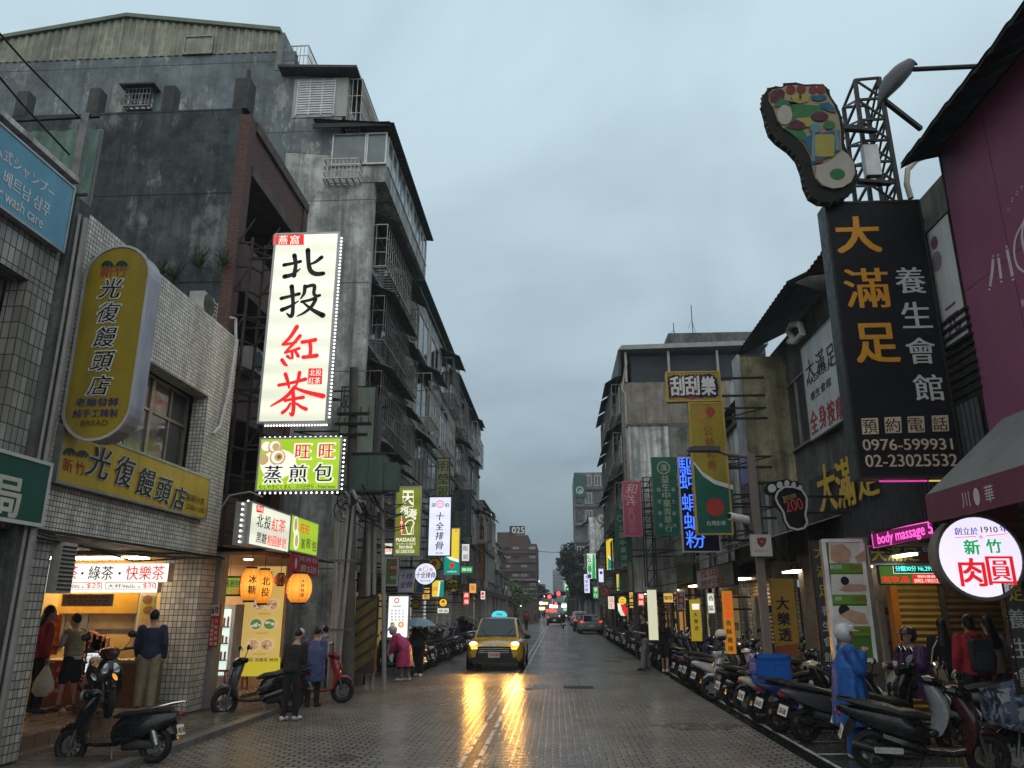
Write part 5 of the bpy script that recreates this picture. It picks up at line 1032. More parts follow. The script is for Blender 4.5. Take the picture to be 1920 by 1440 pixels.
sign('blue_neon_sign', 'dark vertical sign with glowing blue neon characters behind the lottery sign', F, .2, M('midnight_panel', (.006, .006, .02), .4), SIDE, [('T', BLUENEON, c, (x, y), 33, 36, .001) for c, x, y in (('驅', 1288, 874), ('蚵', 1291, 902), ('蝦', 1296, 942), ('蚋', 1300, 977), ('粉', 1304, 1011))], SIDE, .025, brk=5.4)
F = frY(26, (1219, 858), (1264, 857), (1231, 1005), (1276, 1004)); CG = M('pale_green_print', (.30, .34, .24), .5)
sign('herb_shop_sign', 'dark green vertical sign with a round emblem and pale characters', F, .2, mut_g, ALU, [('O', CG, (1244, 877), 12, .85), ('T', CG, '漢', (1244, 877), 12), ('V', CG, '益生中藥青草行', (1247, 898), (1254, 990), 15, .02), ('V', CG, '批發零售', (1235, 918), (1239, 985), 8), ('V', CG, '養生藥材', (1262, 918), (1265, 985), 8)], M('green_edge', (.03, .10, .07), .5), .02, brk=5.4)
F = frY(30.4, (1166, 903), (1200, 902), (1171, 1006), (1205, 1005))
sign('import_goods_sign', 'dusky pink vertical sign with tilted pale characters', F, .18, M('dusky_pink', (.27, .055, .10), .5, 0, .1, 2), ALU, [('T', M('pale_rose', (.45, .30, .25), .5), '和', (1184, 917), 20, 20, .02, .3), ('T', M('pale_rose', ()), '洋', (1182, 938), 20, 20, .02, -.3), ('V', M('rose_print', (.42, .16, .18), .5), '進口百貨', (1183, 957), (1186, 994), 12)], M('rose_print', ()), .02, brk=5.0)
F = frY(31.4, (1152, 955), (1182, 954), (1156, 1056), (1186, 1055))
sign('green_shop_sign', 'dark green vertical sign partly hidden behind the dusky pink sign', F, .18, mut_g, ALU, [('O', CG, (1163, 972), 6, .8), ('V', CG, '公園中藥房', (1166, 990), (1170, 1045), 12, .01)], M('green_edge', ()), .02, brk=5.0)
F = frY(46, (1134, 1008), (1153, 1008), (1136, 1071), (1155, 1071))
sign('lottery_sign', 'narrow lit yellow and green lottery sign with a black edge near the no turn sign', F, .2, Y_, BLKFACE, lot(0, 1140, 1010, 1154, 1071), BLKFACE, .06, brk=4.8)
F = frY(46, (1155, 1076), (1162, 1076), (1156, 1108), (1163, 1108))
sign('lottery_sign', 'sliver of a lit yellow and green sign under the larger narrow lottery sign', F, .15, Y_, DARK, [('P', TEAL, [(1160, 1077), (1163, 1077), (1163, 1107), (1159, 1107)])], DARK, .02, brk=4.8)
F = frY(62, (1100, 1038), (1118, 1037), (1101, 1086), (1117, 1085))
sign('store_sign', 'lit white and green vertical store sign near the dark street tree', F, .3, WGL, DARK, [('P', LGREEN, [(1111, 1039), (1115, 1039), (1117, 1085), (1110, 1085)]), ('V', LGREEN, 'Family', (1105, 1044), (1106, 1074), 8, .02), ('P', LBLUE, [(1102, 1077), (1109, 1077), (1109, 1084), (1102, 1084)])], DARK, .02, brk=4.4)
F = frY(66, *rc(1095, 1076, 1106, 1112))
sign('blue_white_sign', 'lit bluish white vertical sign below the white and green store sign', F, .2, BWL, DARK, [('V', LBLUE, '大家房屋', (1100, 1082), (1100, 1106), 7, .02)], DARK, .02, brk=4.2)
F = frY(58, *rc(1122, 1066, 1132, 1092)); sign('white_shop_sign', 'small lit white sign beside the white plastered house', F, .2, BWL, DARK, [('D', LBLUE, (1127, 1074), 3)], DARK, .02, brk=4.4)
F = frY(110, *rc(1058, 1092, 1066, 1108)); sign('green_glow_sign', 'tiny green and white lit sign far along past the crossing', F, .3, glow('pale_green_lit', (.6, .9, .5), .8), DARK, [('P', LGREEN, [(1060, 1100), (1064, 1100), (1064, 1107), (1060, 1107)])], brk=4.6)
round_sign('emblem_disc', 'round brown emblem on the white plastered wall', (1128, 972), 9, 97.9, M('emblem_brown', (.22, .16, .13), .6), [('O', mut_w, (1128, 972), 6, .75)], M('emblem_brown', ()), .08, fac=None)
F = frY(125.6, *rc(1077, 890, 1098, 932)); sign('emblem_board', 'green board with a white ring emblem high on the far grey apartment block', F, .2, mut_g, DARK, [('O', mut_w, (1087, 919), 7, .75), ('O', mut_w, (1088, 921), 3, .5)], DARK, .02)
# no-turn sign
round_sign('no_turn_sign', 'round red rimmed traffic sign beside the far-side row of motorbikes', (1133, 1109), 10, 44, M('sign_red_lit', (.40, .05, .03), .5), [('D', M('sign_face_tan', (.30, .22, .16), .5), (1133, 1109), 6.5), ('T', INK, 'R', (1133, 1109), 7, 6, .02), ('L', M('sign_red_lit', ()), [(1127, 1103), (1139, 1115)], 1.8)], M('sign_red_lit', ()), .06, fac=4.6, cat='traffic sign')
# fascia boards along the far side
def fascia(name, label, X, px, face, items, **k):
    F = frX(X, *px); return sign(name, label, F, .1, face, DARK, items, k.pop('border', DARK), .02, **k)
fascia('travel_sign', 'white board with maroon characters of a travel agency under the awning', 4.7, ((1305, 1064), (1376, 1060), (1308, 1103), (1378, 1101)), M('dull_white_board', (.36, .34, .32), .5, 0, .1, 2), [('T', mut_r, '松田', (1328, 1074), 15, 30, .03), ('T', mut_r, '旅行社', (1335, 1092), 15, 46, .03), ('V', mut_r, '旅遊', (1362, 1072), (1362, 1090), 12)])
fascia('yellow_fascia', 'dull yellow fascia board with faint marks left of the travel board', 5.0, ((1233, 1058), (1256, 1043), (1236, 1103), (1258, 1099)), M('dull_ochre', (.26, .21, .04), .6, 0, .15, 2), [('T', M('grey_print2', (.2, .2, .15), .6), '山產行', (1245, 1075), 20, 18)])
fascia('green_fascia', 'dull green and yellow fascia board left of the travel board', 5.0, ((1257, 1046), (1298, 1036), (1260, 1100), (1300, 1092)), M('dull_sage', (.14, .18, .11), .6, 0, .15, 2), [('P', M('dull_ochre', ()), [(1266, 1092), (1297, 1080), (1297, 1090), (1267, 1099)]), ('T', M('grey_print2', ()), '中藥材行', (1278, 1066), 22, 34)])
fascia('mauve_fascia', 'dull mauve fascia board beyond the yellow one', 4.9, ((1188, 1060), (1212, 1048), (1190, 1100), (1214, 1098)), M('dull_mauve', (.15, .085, .085), .6, 0, .15, 2), [('T', M('grey_print2', ()), '五金行', (1200, 1074), 14, 18)])
def banner(name, label, Y, px, face, items, dep=.05, **k): return sign(name, label, frY(Y, *px), dep, face, DARK, items, None, 0.0, cat='banner', **k)
banner('orange_banner', 'upright lit orange banner with dark characters behind the parked motorbikes', 19, ((1354, 1108), (1374, 1108), (1359, 1226), (1379, 1226)), glow('lit_orange_banner', (.70, .26, .02), .45), [('V', LRED, '紅豆餅', (1364, 1120), (1367, 1152), 13, .02), ('V', INK, '香酥雞排', (1366, 1168), (1370, 1216), 11, .02)])
banner('yellow_banner', 'upright lit yellow banner with a white top panel behind the motorbikes', 22, ((1293, 1124), (1313, 1124), (1296, 1202), (1316, 1202)), glow('lit_mustard', (.50, .36, .03), .5), [('P', CRM, [(1297, 1132), (1311, 1132), (1311, 1143), (1298, 1143)]), ('V', INK, '大樂透', (1304, 1152), (1306, 1178), 9, .02)])
banner('lotto_banner', 'tall dim yellow banner with three black characters beside the pink lamp post', 15.4, ((1443, 1085), (1488, 1085), (1455, 1228), (1500, 1228)), M('dim_lotto_yellow', (.28, .17, .03), .6, 0, .2, 2), [('V', INK, '大樂透', (1467, 1131), (1472, 1190), 26, .03), ('P', M('rust_band', (.2, .06, .02), .6), [(1454, 1212), (1499, 1206), (1500, 1227), (1455, 1227)])])
banner('glowing_panel', 'plain glowing cream panel at a shop front by the two walkers', 24.5, ((1213, 1106), (1230, 1106), (1217, 1200), (1235, 1200)), glow('lit_cream_panel', (.80, .78, .55), .7), [], dep=.2)
round_sign('yellow_face_sign', 'small glowing yellow disc sign above a red and white sign', (1167, 1126), 6.5, 36, Y_, [('L', LRED, [(1163, 1128), (1167, 1130), (1171, 1128)], 1.2), ('D', LRED, (1165, 1124), 1), ('D', LRED, (1169, 1124), 1)], Y_, .1, fac=5)
F = frY(36, *rc(1157, 1130, 1177, 1156)); sign('crescent_sign', 'small glowing red and white crescent sign at a far-side stall', F, .1, LRED, DARK, [('P', WGL, [(1158, 1131), (1163, 1131), (1166, 1143), (1172, 1155), (1164, 1154), (1159, 1144)])], shape=[(x * F.w, y * F.h) for x, y in ((.0, 1), (.3, .98), (.6, .9), (1, .6), (.9, .1), (.6, 0), (.3, .2), (.05, .6))], brk=5)

# small signs crowding the fronts on both sides
def crowd(side, rows):
    for (r_, Y, face, mt, txt, lb) in rows:
        u0, v0, u1, v1 = r_; n = len(txt); tall = (v1 - v0) > 1.3 * (u1 - u0)
        it = [('V', mt, txt, ((u0 + u1) / 2, v0 + (v1 - v0) / (2 * n)), ((u0 + u1) / 2, v1 - (v1 - v0) / (2 * n)), min(u1 - u0, (v1 - v0) / n) * .8, .015)] if tall else [('T', mt, txt, ((u0 + u1) / 2, (v0 + v1) / 2), (v1 - v0) * .5, (u1 - u0) * .8, .015)]
        hang('street_sign', lb, r_, Y, face, it, fac=-6.2 if side < 0 else 4.9, bw=.015)
LO = glow('lit_amber_sign', (.95, .55, .10), .75)
crowd(-1, (((716, 1018, 736, 1040), 26, WGL, LRED, '養生館', 'small lit white sign with red characters left of the olive massage sign'), ((792, 1102, 806, 1124), 32, LO, INK, '小吃', 'small lit amber sign behind the round pork rib sign'), ((866, 1020, 880, 1052), 46, WGL, LBLUE, '眼鏡', 'lit white sign with blue characters under the slate grey sign'), ((864, 1062, 886, 1074), 48, LGREEN, CRM, '藥局', 'wide lit green sign near the far shops on the near row'), ((880, 1094, 893, 1112), 52, LO, LRED, '茶', 'small lit amber sign before the rust vertical sign'), ((869, 1110, 880, 1134), 44, LRED, CRM, '麻辣', 'small lit red vertical sign over the dark umbrella'), ((820, 1140, 842, 1150), 34, WGL, INK, '便當', 'low lit white sign behind the parked scooters')))
crowd(1, (((1180, 1110, 1192, 1140), 38, LO, INK, '滷味', 'small lit amber vertical sign near the grey steel pole'), ((1196, 1112, 1208, 1136), 33, LRED, CRM, '麵線', 'small lit red vertical sign left of the glowing cream panel'), ((1140, 1118, 1152, 1142), 48, WGL, LRED, '豆花', 'small lit white sign with red characters under the no turn sign'), ((1112, 1100, 1122, 1122), 60, LGREEN, CRM, '茶行', 'small lit green sign beyond the no turn sign'), ((1244, 1112, 1262, 1130), 28, LO, INK, '咖啡', 'square lit amber sign right of the glowing cream panel'), ((1270, 1110, 1284, 1142), 25, M('dull_red_panel2', (.22, .03, .03), .5), mut_w, '青草茶', 'dull red vertical sign between the amber sign and the yellow banner'), ((1326, 1112, 1340, 1150), 20.5, WGL, INK, '香腸', 'lit white vertical sign left of the orange banner')))
# ------------------------------------------------------------------ shops under the arcades
WARM = (1, .62, .28); lampm = lambda s: glow('lamp_warm_%g' % s, (1, .80, .54), s); tube_m = glow('tube_white', (1, .97, .9), 7)
def lamp_plate(x, y, z, w_, l_, s, label):
    m = MB(); m.box((x - w_ / 2, y - l_ / 2, z - .05), (x + w_ / 2, y + l_ / 2, z - .02)); t = thing('ceiling_lamp', label, 'lamp', (x, y, z)); m.build('diffuser', lampm(s) if s > 0 else tube_m, t)
    m = MB(); m.box((x - w_ / 2 - .03, y - l_ / 2 - .03, z - .02), (x + w_ / 2 + .03, y + l_ / 2 + .03, z)); m.build('housing', WHITE, t)
WOOD = M('shop_wood', (.17, .085, .04), .5, 0, .25, 3); YWALL = M('ochre_wall', (.42, .27, .08), .6, 0, .12, 2); CREAMW = M('cream_wall', (.50, .40, .25), .6, 0, .1, 2); PAPER = M('paper', (.55, .52, .46), .7, 0, .08, 4)
# drinks counter of the bakery building
Yb = 14.3
tb = thing('drinks_stall', 'lit drinks counter with a yellow back wall deep under the tiled arcade', 'stall', (-8.6, 14.3, .30))
m = MB(); m.box((-11.5, Yb + .4, .30), (-7.45, Yb + .5, 2.88)); m.build('back_wall', YWALL, tb)
m = MB(); m.box((-11.4, Yb + .1, 2.84), (-7.5, Yb + .39, 2.9)); m.box((-11.4, 11.2, 2.84), (-10, Yb, 2.9)); m.build('ceiling', CREAMW, tb)
P_ = lambda u, v, Y=Yb: atY(u, v, Y)
def ybox(mb, u0, v0, u1, v1, Y, dep=.02):
    a, b = atY(u0, v0, Y), atY(u1, v1, Y); return mb.box((a.x, Y, b.z), (b.x, Y + dep, a.z))
m = MB(); a = P_(110, 1224); c = P_(297, 1224); m.box((a.x, 13.75, .30), (c.x, Yb + .2, 1.0)); m.build('counter', WOOD, tb)
m = MB(); m.box((a.x - .05, 13.7, 1.0), (c.x + .03, Yb + .2, 1.05)); m.build('counter_top', M('counter_top', (.30, .22, .14), .25), tb)
m = MB(); ybox(m, 112, 1150, 252, 1190, Yb, .02); m.build('glass_case', M('case_glass', (.30, .24, .14), .12, 0, .3, 4), tb)
m = MB()
for v in (1150, 1178, 1188): ybox(m, 110, v, 256, v + 2, Yb - .02, .03)
for u in (110, 154, 254): ybox(m, u, 1150, u + 2, 1222, Yb - .03, .03)
m.build('case_frame', ALU, tb); m = MB(); ybox(m, 112, 1112, 256, 1150, Yb - .05, .05); m.build('hood', M('orange_hood', (.55, .28, .03), .5), tb)
m = MB(); rr = random.Random(2)
for k in range(14):
    u = 162 + k * 2.6; h = rr.uniform(14, 38); ybox(m, u, 1220 - h, u + 2.2, 1220, Yb - .25, .1)
m.build('packets', M('packet_paper', (.45, .22, .15), .6, 0, .5, 30), tb)
F = frY(13.62, *rc(116, 1114, 212, 1137)); sign('menu_sheet', 'pale printed menu sheet pinned along the drinks counter hood', F, .01, M('menu_pink', (.50, .42, .36), .7), PAPER, [('T', mut_r, '紅茶 綠茶 奶茶 冬瓜', (166, 1119), 6, 80), ('T', INK, '25 30 35 25 40 30 35', (164, 1127), 4, 78), ('T', INK, '青茶 烏龍 決明子 梅子', (168, 1133), 4, 80)], cat='menu')
F = frY(13.5, *rc(60, 1057, 315, 1091)); LW = glow('lit_strip_white', (1, .97, .90), 1.15)
sign('drinks_lightbox', 'long lit white sign of black and red tea names over the drinks counter', F, .2, LW, ALU, [('T', LRED, '紅茶', (123, 1074), 27, 46, .01), ('T', INK, '・', (155, 1075), 5), ('T', INK, '綠茶', (190, 1074), 26, 46, .01), ('T', INK, '・', (225, 1075), 5), ('T', LRED, '快樂茶', (273, 1074), 27, 72, .01)], None, .0)
F = frY(13.3, *rc(60, 1092, 295, 1111)); sign('drinks_price_lightbox', 'lower lit strip of drink cup prices under the tea names', F, .15, LW, ALU, [('L', M('red_line', (.4, .05, .05), .5), [(100, 1093), (191, 1093), (191, 1105), (100, 1105), (100, 1093)], .7), ('T', M('plum_ink', (.14, .02, .05), .5), '中杯700c.c.', (134, 1099), 9, 54), ('T', LRED, '$25', (176, 1098.5), 10, 26), ('L', M('red_line', ()), [(199, 1093), (292, 1093), (292, 1105), (199, 1105), (199, 1093)], .7), ('T', M('plum_ink', ()), '大杯960c.c.', (235, 1099), 9, 66), ('T', LRED, '$30', (281, 1098.5), 10, 24)], None, .0)
F = frY(14.25, *rc(257, 1113, 291, 1186)); sign('food_poster', 'yellow food photo poster at the right of the drinks counter', F, .01, M('poster_yellow', (.50, .40, .06), .6), PAPER, [('D', M('food_brown', (.25, .11, .04), .6, 0, .4, 20), (277, 1124), 10, .8), ('D', M('food_brown', ()), (279, 1144), 11, .7), ('D', M('food_tan', (.50, .30, .14), .6, 0, .3, 20), (274, 1166), 13, .8), ('D', M('food_tan', ()), (284, 1176), 7), ('D', mut_r, (262, 1175), 3)], cat='poster')
F = frY(13.3, (165, 1222), (193, 1222), (156, 1262), (190, 1262)); sign('price_board', 'glowing white price board leaning against the drinks counter', F, .06, glow('lit_board', (.9, .95, 1), .95), BLACKP, [('T', INK, s_, (176, y), 5, 24) for s_, y in (('特價 大杯', 1229), ('紅茶 30', 1236), ('綠茶 30', 1242), ('奶茶 45', 1248), ('冬瓜 35', 1255))], BLACKP, .012, cat='board')
F = frY(13.2, *rc(80, 1153, 112, 1228)); sign('orange_notice', 'bright orange handwritten notice hanging at the arcade', F, .012, M('orange_paper', (.75, .20, .02), .7, 0, .1, 4), M('orange_paper', ()), [('V', M('orange_ink', (.35, .06, .01), .6), '每日現煮', (x, 1163), (x, 1215), 9) for x in (88, 97, 106)], cat='notice')
F = frY(13.25, (101, 1240), (127, 1238), (95, 1311), (121, 1305)); sign('red_cloth', 'red patterned cloth hung on the front of the drinks counter', F, .02, M('red_patterned_cloth', (.35, .03, .04), .8, 0, .6, 30), mut_r, [('V', PAPER, '古早味', (111, 1255), (108, 1295), 10)], cat='cloth')
m = MB()
for k in range(6): a, c = atY(138, 1268 + k * 6, 13.6), atY(190, 1268 + k * 6, 13.6); m.box((a.x, 13.5, a.z), (c.x, 13.74, a.z + .02))
tag(m.build('wire_rack', CHROME), 'low wire rack standing in front of the drinks counter', 'rack')
lamp_plate(-8.7, 14.1, 2.84, 2.2, .4, 34, 'long ceiling lamp over the drinks counter'); lamp_plate(-10.2, 12.4, 2.84, .3, .8, 22, 'short ceiling lamp left of the drinks counter')
u = ac_unit(Frame((-6.72, 10.12, 2.1), (0, 1, 0), (1, 0, 0)), -.04, .0, .02, None, .34, .66, .13, False); tag(u, 'grey slatted air conditioner hung on the tiled pier beside the drinks sign', 'air conditioner')
# bun and tea shop in the brick building
bs_ = thing('bun_shop', 'warm lit bun and tea shop front with an orange door jamb', 'shop', (-8, 17, .14))
m = MB(); a, c = atY(366, 1045, 15.25), atY(390, 1045, 15.25); m.box((a.x, 15.22, .1), (c.x, 15.6, 2.95)); m.build('door_jamb', ORANGE, bs_)
a2 = atY(417, 1045, 15.25); m = MB(); m.box((c.x + .002, 15.24, .1), (a2.x, 15.6, 2.95)); m.build('jamb_panel', M('grey_jamb', (.17, .16, .155), .4), bs_)
m = MB(); m.box((-11, 19.1, .14), (-6.6, 19.2, 3.0)); m.box((-11, 15.62, .14), (-10.9, 19.1, 3.0)); m.build('back_wall', M('peach_wall', (.55, .34, .17), .6, 0, .1, 2), bs_)
m = MB(); m.box((-10.9, 15.6, 2.95), (-5.9, 19.1, 3.02)); m.build('ceiling', M('peach_ceiling', (.55, .38, .22), .6, 0, .1, 2), bs_)
m = MB(); m.box((-10.9, 15.62, .141), (-6.7, 19.1, .15)); m.build('floor', M('shop_floor', (.35, .24, .16), .2, 0, .15, 3), bs_)
m = MB(); m.box((-8.35, 17.7, .15), (-7.25, 18.3, 2.0)); fr_ = m.build('display_fridge', M('fridge_white', (.5, .5, .48), .3), bs_)
m = MB(); m.box((-8.27, 17.67, .5), (-7.33, 17.69, 1.9)); m.build('lit_pane', glow('fridge_light', (.75, .92, .85), .9), fr_)
m = MB()
for z in (.8, 1.15, 1.5): m.box((-8.27, 17.63, z), (-7.33, 17.665, z + .03))
m.build('shelf', ALU, fr_)
rr = random.Random(8); m = MB()
for z in (.83, 1.18, 1.53):
    for k in range(11): m.tube([(-8.22 + k * .085, 17.645, z), (-8.22 + k * .085, 17.645, z + rr.uniform(.12, .22))], .022, 6)
m.build('bottles', M('bottle_mix', (.35, .12, .06), .3, 0, .8, 12), fr_)
F = frY(16.6, *rc(417, 1080, 452, 1118)); sign('menu_strip', 'lime strip menu hanging inside the bun shop behind the lanterns', F, .03, glow('dim_lime', (.30, .45, .05), .6), DARK, [('T', NAVY, '蒸煎包', (436, 1094), 14, 28, .02), ('T', LRED, '紅茶', (440, 1109), 9, 16)])
F = frY(16.0, (462, 1062), (533, 1062), (450, 1268), (525, 1268)); YPO = glow('lit_poster_yellow', (.72, .50, .14), .62)
FT = glow('food_photo_tan', (.62, .36, .18), .6); FB = glow('food_photo_brown', (.34, .15, .08), .6); FG = glow('food_photo_green', (.12, .26, .06), .6); FW = glow('food_photo_white', (.75, .62, .45), .6)
it = [('T', mut_r, '旺旺', (500, 1078), 12, 26), ('P', glow('lit_poster_lemon', (.62, .50, .04), .7), [(455, 1242), (526, 1232), (525, 1267), (452, 1267)]), ('T', INK, '韭菜 高麗菜 鮮肉', (490, 1237), 7, 62)]
rr = random.Random(12)
for (cx, cy, ca, cb, ci) in ((498, 1134, FT, FB, FW), (494, 1170, FG, FW, FG), (489, 1209, FT, FB, FT)):
    for dx in (-13, 13):
        it += [('D', FW, (cx + dx, cy), 13.5, .85), ('D', ca, (cx + dx, cy), 11.5, .85)]
        for k in range(7): it.append(('D', (cb, ci, FW)[k % 3], (cx + dx + rr.uniform(-7, 7), cy + rr.uniform(-6, 6)), rr.uniform(2, 4), .8))
    it.append(('T', FB, '鮮肉蒸煎包', (cx, cy + 17), 3, 22))
sign('bun_poster', 'tall lit yellow poster with three pairs of buns at the bun shop door', F, .06, YPO, ORANGE, it, None, 0, cat='poster')
F = frY(15.2, (392, 1134), (413, 1134), (387, 1214), (410, 1214)); sign('red_notice', 'red vertical notice with white characters on the grey door jamb', F, .012, M('red_paper', (.36, .03, .03), .6), mut_r, [('P', PAPER, [(394, 1135), (412, 1135), (411, 1154), (393, 1154)]), ('T', INK, '誠徵', (403, 1144), 15, 15, .02), ('V', PAPER, '工作夥伴時薪', (399, 1165), (396, 1207), 7), ('V', PAPER, '早晚班供餐', (406, 1165), (404, 1207), 7)], cat='notice')
lamp_plate(-8.2, 16.4, 2.94, 1.1, .4, 30, 'ceiling lamp at the front of the bun shop'); lamp_plate(-8.6, 18.2, 2.94, 1.1, .4, 30, 'ceiling lamp at the back of the bun shop'); lamp_plate(-6.5, 16.3, 2.94, .14, .14, 9, 'small round downlight over the bun shop entrance')
m = MB(); corrugated(m, lambda a, t, d: V((-7.0 + 1.6 * t, 15.3 + a, 3.14 - .16 * t + d)), 0, 4.2, lambda a: 0, lambda a: 1, .2, .025); o = m.build('awning', M('rust_awning', ()), None); tag(o, 'dark corrugated awning sheet over the bun shop under the lightboxes', 'awning')
# paper lanterns
LAN = glow('lantern_paper', (1, .40, .045), 1.1)
t_, n_, l_ = nt(LAN); lw = n_.new('ShaderNodeTexCoord'); sx = n_.new('ShaderNodeSeparateXYZ'); l_.new(lw.outputs['Generated'], sx.inputs[0])
cr_ = n_.new('ShaderNodeValToRGB'); E_ = cr_.color_ramp.elements; E_[0].color = (.42, .10, .008, 1); E_[1].color = (.5, .13, .01, 1); E_[1].position = 1
for p_, c_ in ((.18, (.85, .28, .025, 1)), (.5, (1, .47, .07, 1)), (.8, (.9, .32, .03, 1))): q_ = E_.new(p_); q_.color = c_  # inner bulb's glow painted as an emission ramp, dimmer at both ends
l_.new(sx.outputs[2], cr_.inputs[0]); l_.new(cr_.outputs[0], n_['Principled BSDF'].inputs['Emission Color']); LRIB = glow('lantern_rib', (.6, .2, .015), .6)
def lantern(u, v, Y, wpx, hpx, label, mat=LAN, chars=('特製紅茶', '冰糖')):
    c = atY(u, v, Y); sc_ = Y / FPX; rx, rz = wpx * sc_ / 2, hpx * sc_ / 2 * 1.04
    t = thing('paper_lantern', label, 'lantern', c, group='paper lanterns of the bun shop'); n = 11; m = MB(); rings = []
    for i in range(n + 1):
        s_ = -1 + 2 * i / n; rad = rx * (1 - abs(s_) ** 2.6 * .52) * (1 - (.03 if i % 2 else 0)); rings.append([c + V((rad * math.cos(k * math.pi / 9), rad * math.sin(k * math.pi / 9), rz * s_)) for k in range(18)])
    m.loft(rings); m.build('shade', mat, t, smooth=True)
    m = MB(); 
    for s_ in (-1, 1): m.tube([c + V((0, 0, rz * s_ - .015)), c + V((0, 0, rz * s_ + .02))], rx * .58, 14)
    m.build('cap', BLACKP, t)
    m = MB()
    for k in range(9):
        a = k * math.pi * 2 / 9 + .2; m.tube([c + V((rx * 1.004 * (1 - abs(s_) ** 2.6 * .52) * math.cos(a), rx * 1.004 * (1 - abs(s_) ** 2.6 * .52) * math.sin(a), rz * s_)) for s_ in (-.9, -.6, -.2, .2, .6, .9)], .004, 4)
    m.build('rib', LRIB, t); m = MB(); m.tube([c + V((0, 0, rz)), V((c.x, c.y, 2.98))], .006, 4); m.build('cord', DARK, t)
    for a, mt_, chs in ((-2.25, LRED, chars[0]), (-1.0, M('lantern_ink', (.09, .02, .005), .6), chars[1])):
        m = MB(); nn = len(chs)
        for j, ch in enumerate(chs):
            zc_ = rz * (.62 - 1.24 * (j + .5) / nn); fr = Frame(c + V((rx * 1.03 * math.cos(a), rx * 1.03 * math.sin(a), zc_)), (-math.sin(a), math.cos(a), 0), (math.cos(a), math.sin(a), 0)); s_ = 1.24 * rz / nn * .8; text(m, fr, ch, 0, 0, s_, .002, s_ * .9, .02)
        m.build('lettering', mt_, t)
    return t
lantern(469, 1096, 15.0, 36, 58, 'lit orange paper lantern, the larger of the overlapping pair')
lantern(494, 1100, 15.5, 33, 60, 'lit orange paper lantern half hidden behind the larger one', chars=('蒸煎包', '北投'))
lantern(561, 1103, 15.9, 46, 52, 'lit orange paper lantern hanging right of the bun poster', chars=('窩紅茶店', '大杯特價'))
lantern(429, 1102, 17.4, 19, 23, 'small lit orange lantern deep inside the bun shop', chars=('福', '春'))
lantern(526, 1087, 15.8, 22, 20, 'dull brown unlit lantern beside the bun poster', M('dull_lantern', (.17, .08, .045), .7, 0, .3, 6), ('福', '春'))
# stools and luggage
def stool(x, y, label):
    t = thing('plastic_stool', label, 'stool', (x, y, .15), group='red plastic stools of the bun shop'); rm = M('red_plastic', (.22, .025, .03), .35)
    m = MB(); m.prism(lambda a, b_, d: V((x + a, y + b_, d)), rrect(-.15, -.15, .15, .15, .04), .58, .62); m.build('seat', rm, t)
    for sx in (-1, 1):
        for sy in (-1, 1): m = MB(); m.bar((x + sx * .12, y + sy * .12, .58), (x + sx * .16, y + sy * .16, .15), .04, .025); m.build('leg', rm, t)
    m = MB()
    for sx in (-1, 1): m.bar((x + sx * .14, y - .14, .35), (x + sx * .14, y + .14, .35), .02)
    m.build('stretcher', rm, t)
q = atZ(412, 1298, .15); stool(q.x, q.y, 'red plastic stool at the bun shop entrance, nearer the door jamb'); q = atZ(428, 1292, .15); stool(q.x + .1, q.y + .3, 'red plastic stool at the bun shop entrance beside the suitcase')
q = atZ(455, 1280, .15); t = thing('suitcase', 'dark suitcase with a raised handle below the bun poster', 'suitcase', q); m = MB(); m.prism(lambda a, b_, d: V((q.x + a, q.y + d, q.z + b_ + .05)), rrect(-.2, 0, .2, .58, .05), -.12, .12); m.build('shell', BLACKP, t); m = MB(); m.tube([q + V((-.1, 0, .6)), q + V((-.1, 0, .95)), q + V((.1, 0, .95)), q + V((.1, 0, .6))], .012, 6); m.build('handle', CHROME, t)
for sx in (-1, 1): m = MB(); m.tube([q + V((sx * .14, -.02, .03)), q + V((sx * .14, .02, .03))], .03, 8); m.build('wheel', RUBBER, t)

# scaffold ladders in front of the brick building
sc1 = thing('sign_scaffold', 'rusty black steel scaffold carrying the lit signs of the brick building', 'scaffold', (-6.7, 15.6, 3))
m = MB(); xs = [(atY(420, 700, 15.3).x, 15.3), (atY(448, 700, 15.3).x, 15.3), (atY(474, 700, 15.7).x, 15.7), (atY(500, 700, 15.7).x, 15.7)]
for x, y in xs: m.bar((x, y, 3.1), (x, y, 9.9), .05)
for k in range(12):
    z = 3.4 + k * .58; m.bar((xs[0][0], xs[0][1], z), (xs[1][0], xs[1][1], z), .04); m.bar((xs[1][0], xs[1][1], z), (xs[2][0], xs[2][1], z), .035); m.bar((xs[2][0], xs[2][1], z + .1), (xs[3][0], xs[3][1], z + .1), .04)
    if k % 2: m.bar((xs[0][0], xs[0][1], z), (xs[1][0], xs[1][1], z + .58), .03); m.bar((xs[2][0], xs[2][1], z), (xs[3][0], xs[3][1], z + .58), .03)
m.build('lattice', M('rusty_steel', (.035, .025, .02), .7, .2, .4, 8), sc1)
m = MB(); q = atY(400, 930, 15.3); m.tube([(-6.75, 15.2, q.z - .3), (-6.6, 15.25, q.z), (-6.2, 15.3, q.z + .08), (-5.95, 15.35, q.z - .02)], .02, 6); o = m.build('pipe_arm', PVC, sc1)
ac = ac_unit(Frame((-7.0, 15.9, 7.0), (0, 1, 0), (1, 0, 0)), 0, 0, 0, None, .8, .55, .35); tag(ac, 'grime covered air conditioner on the brick front behind the scaffold', 'air conditioner')
wl = frX(-6.3, (632, 690), (702, 790), (638, 800), (704, 940)); F = wl; F.h = 3.6
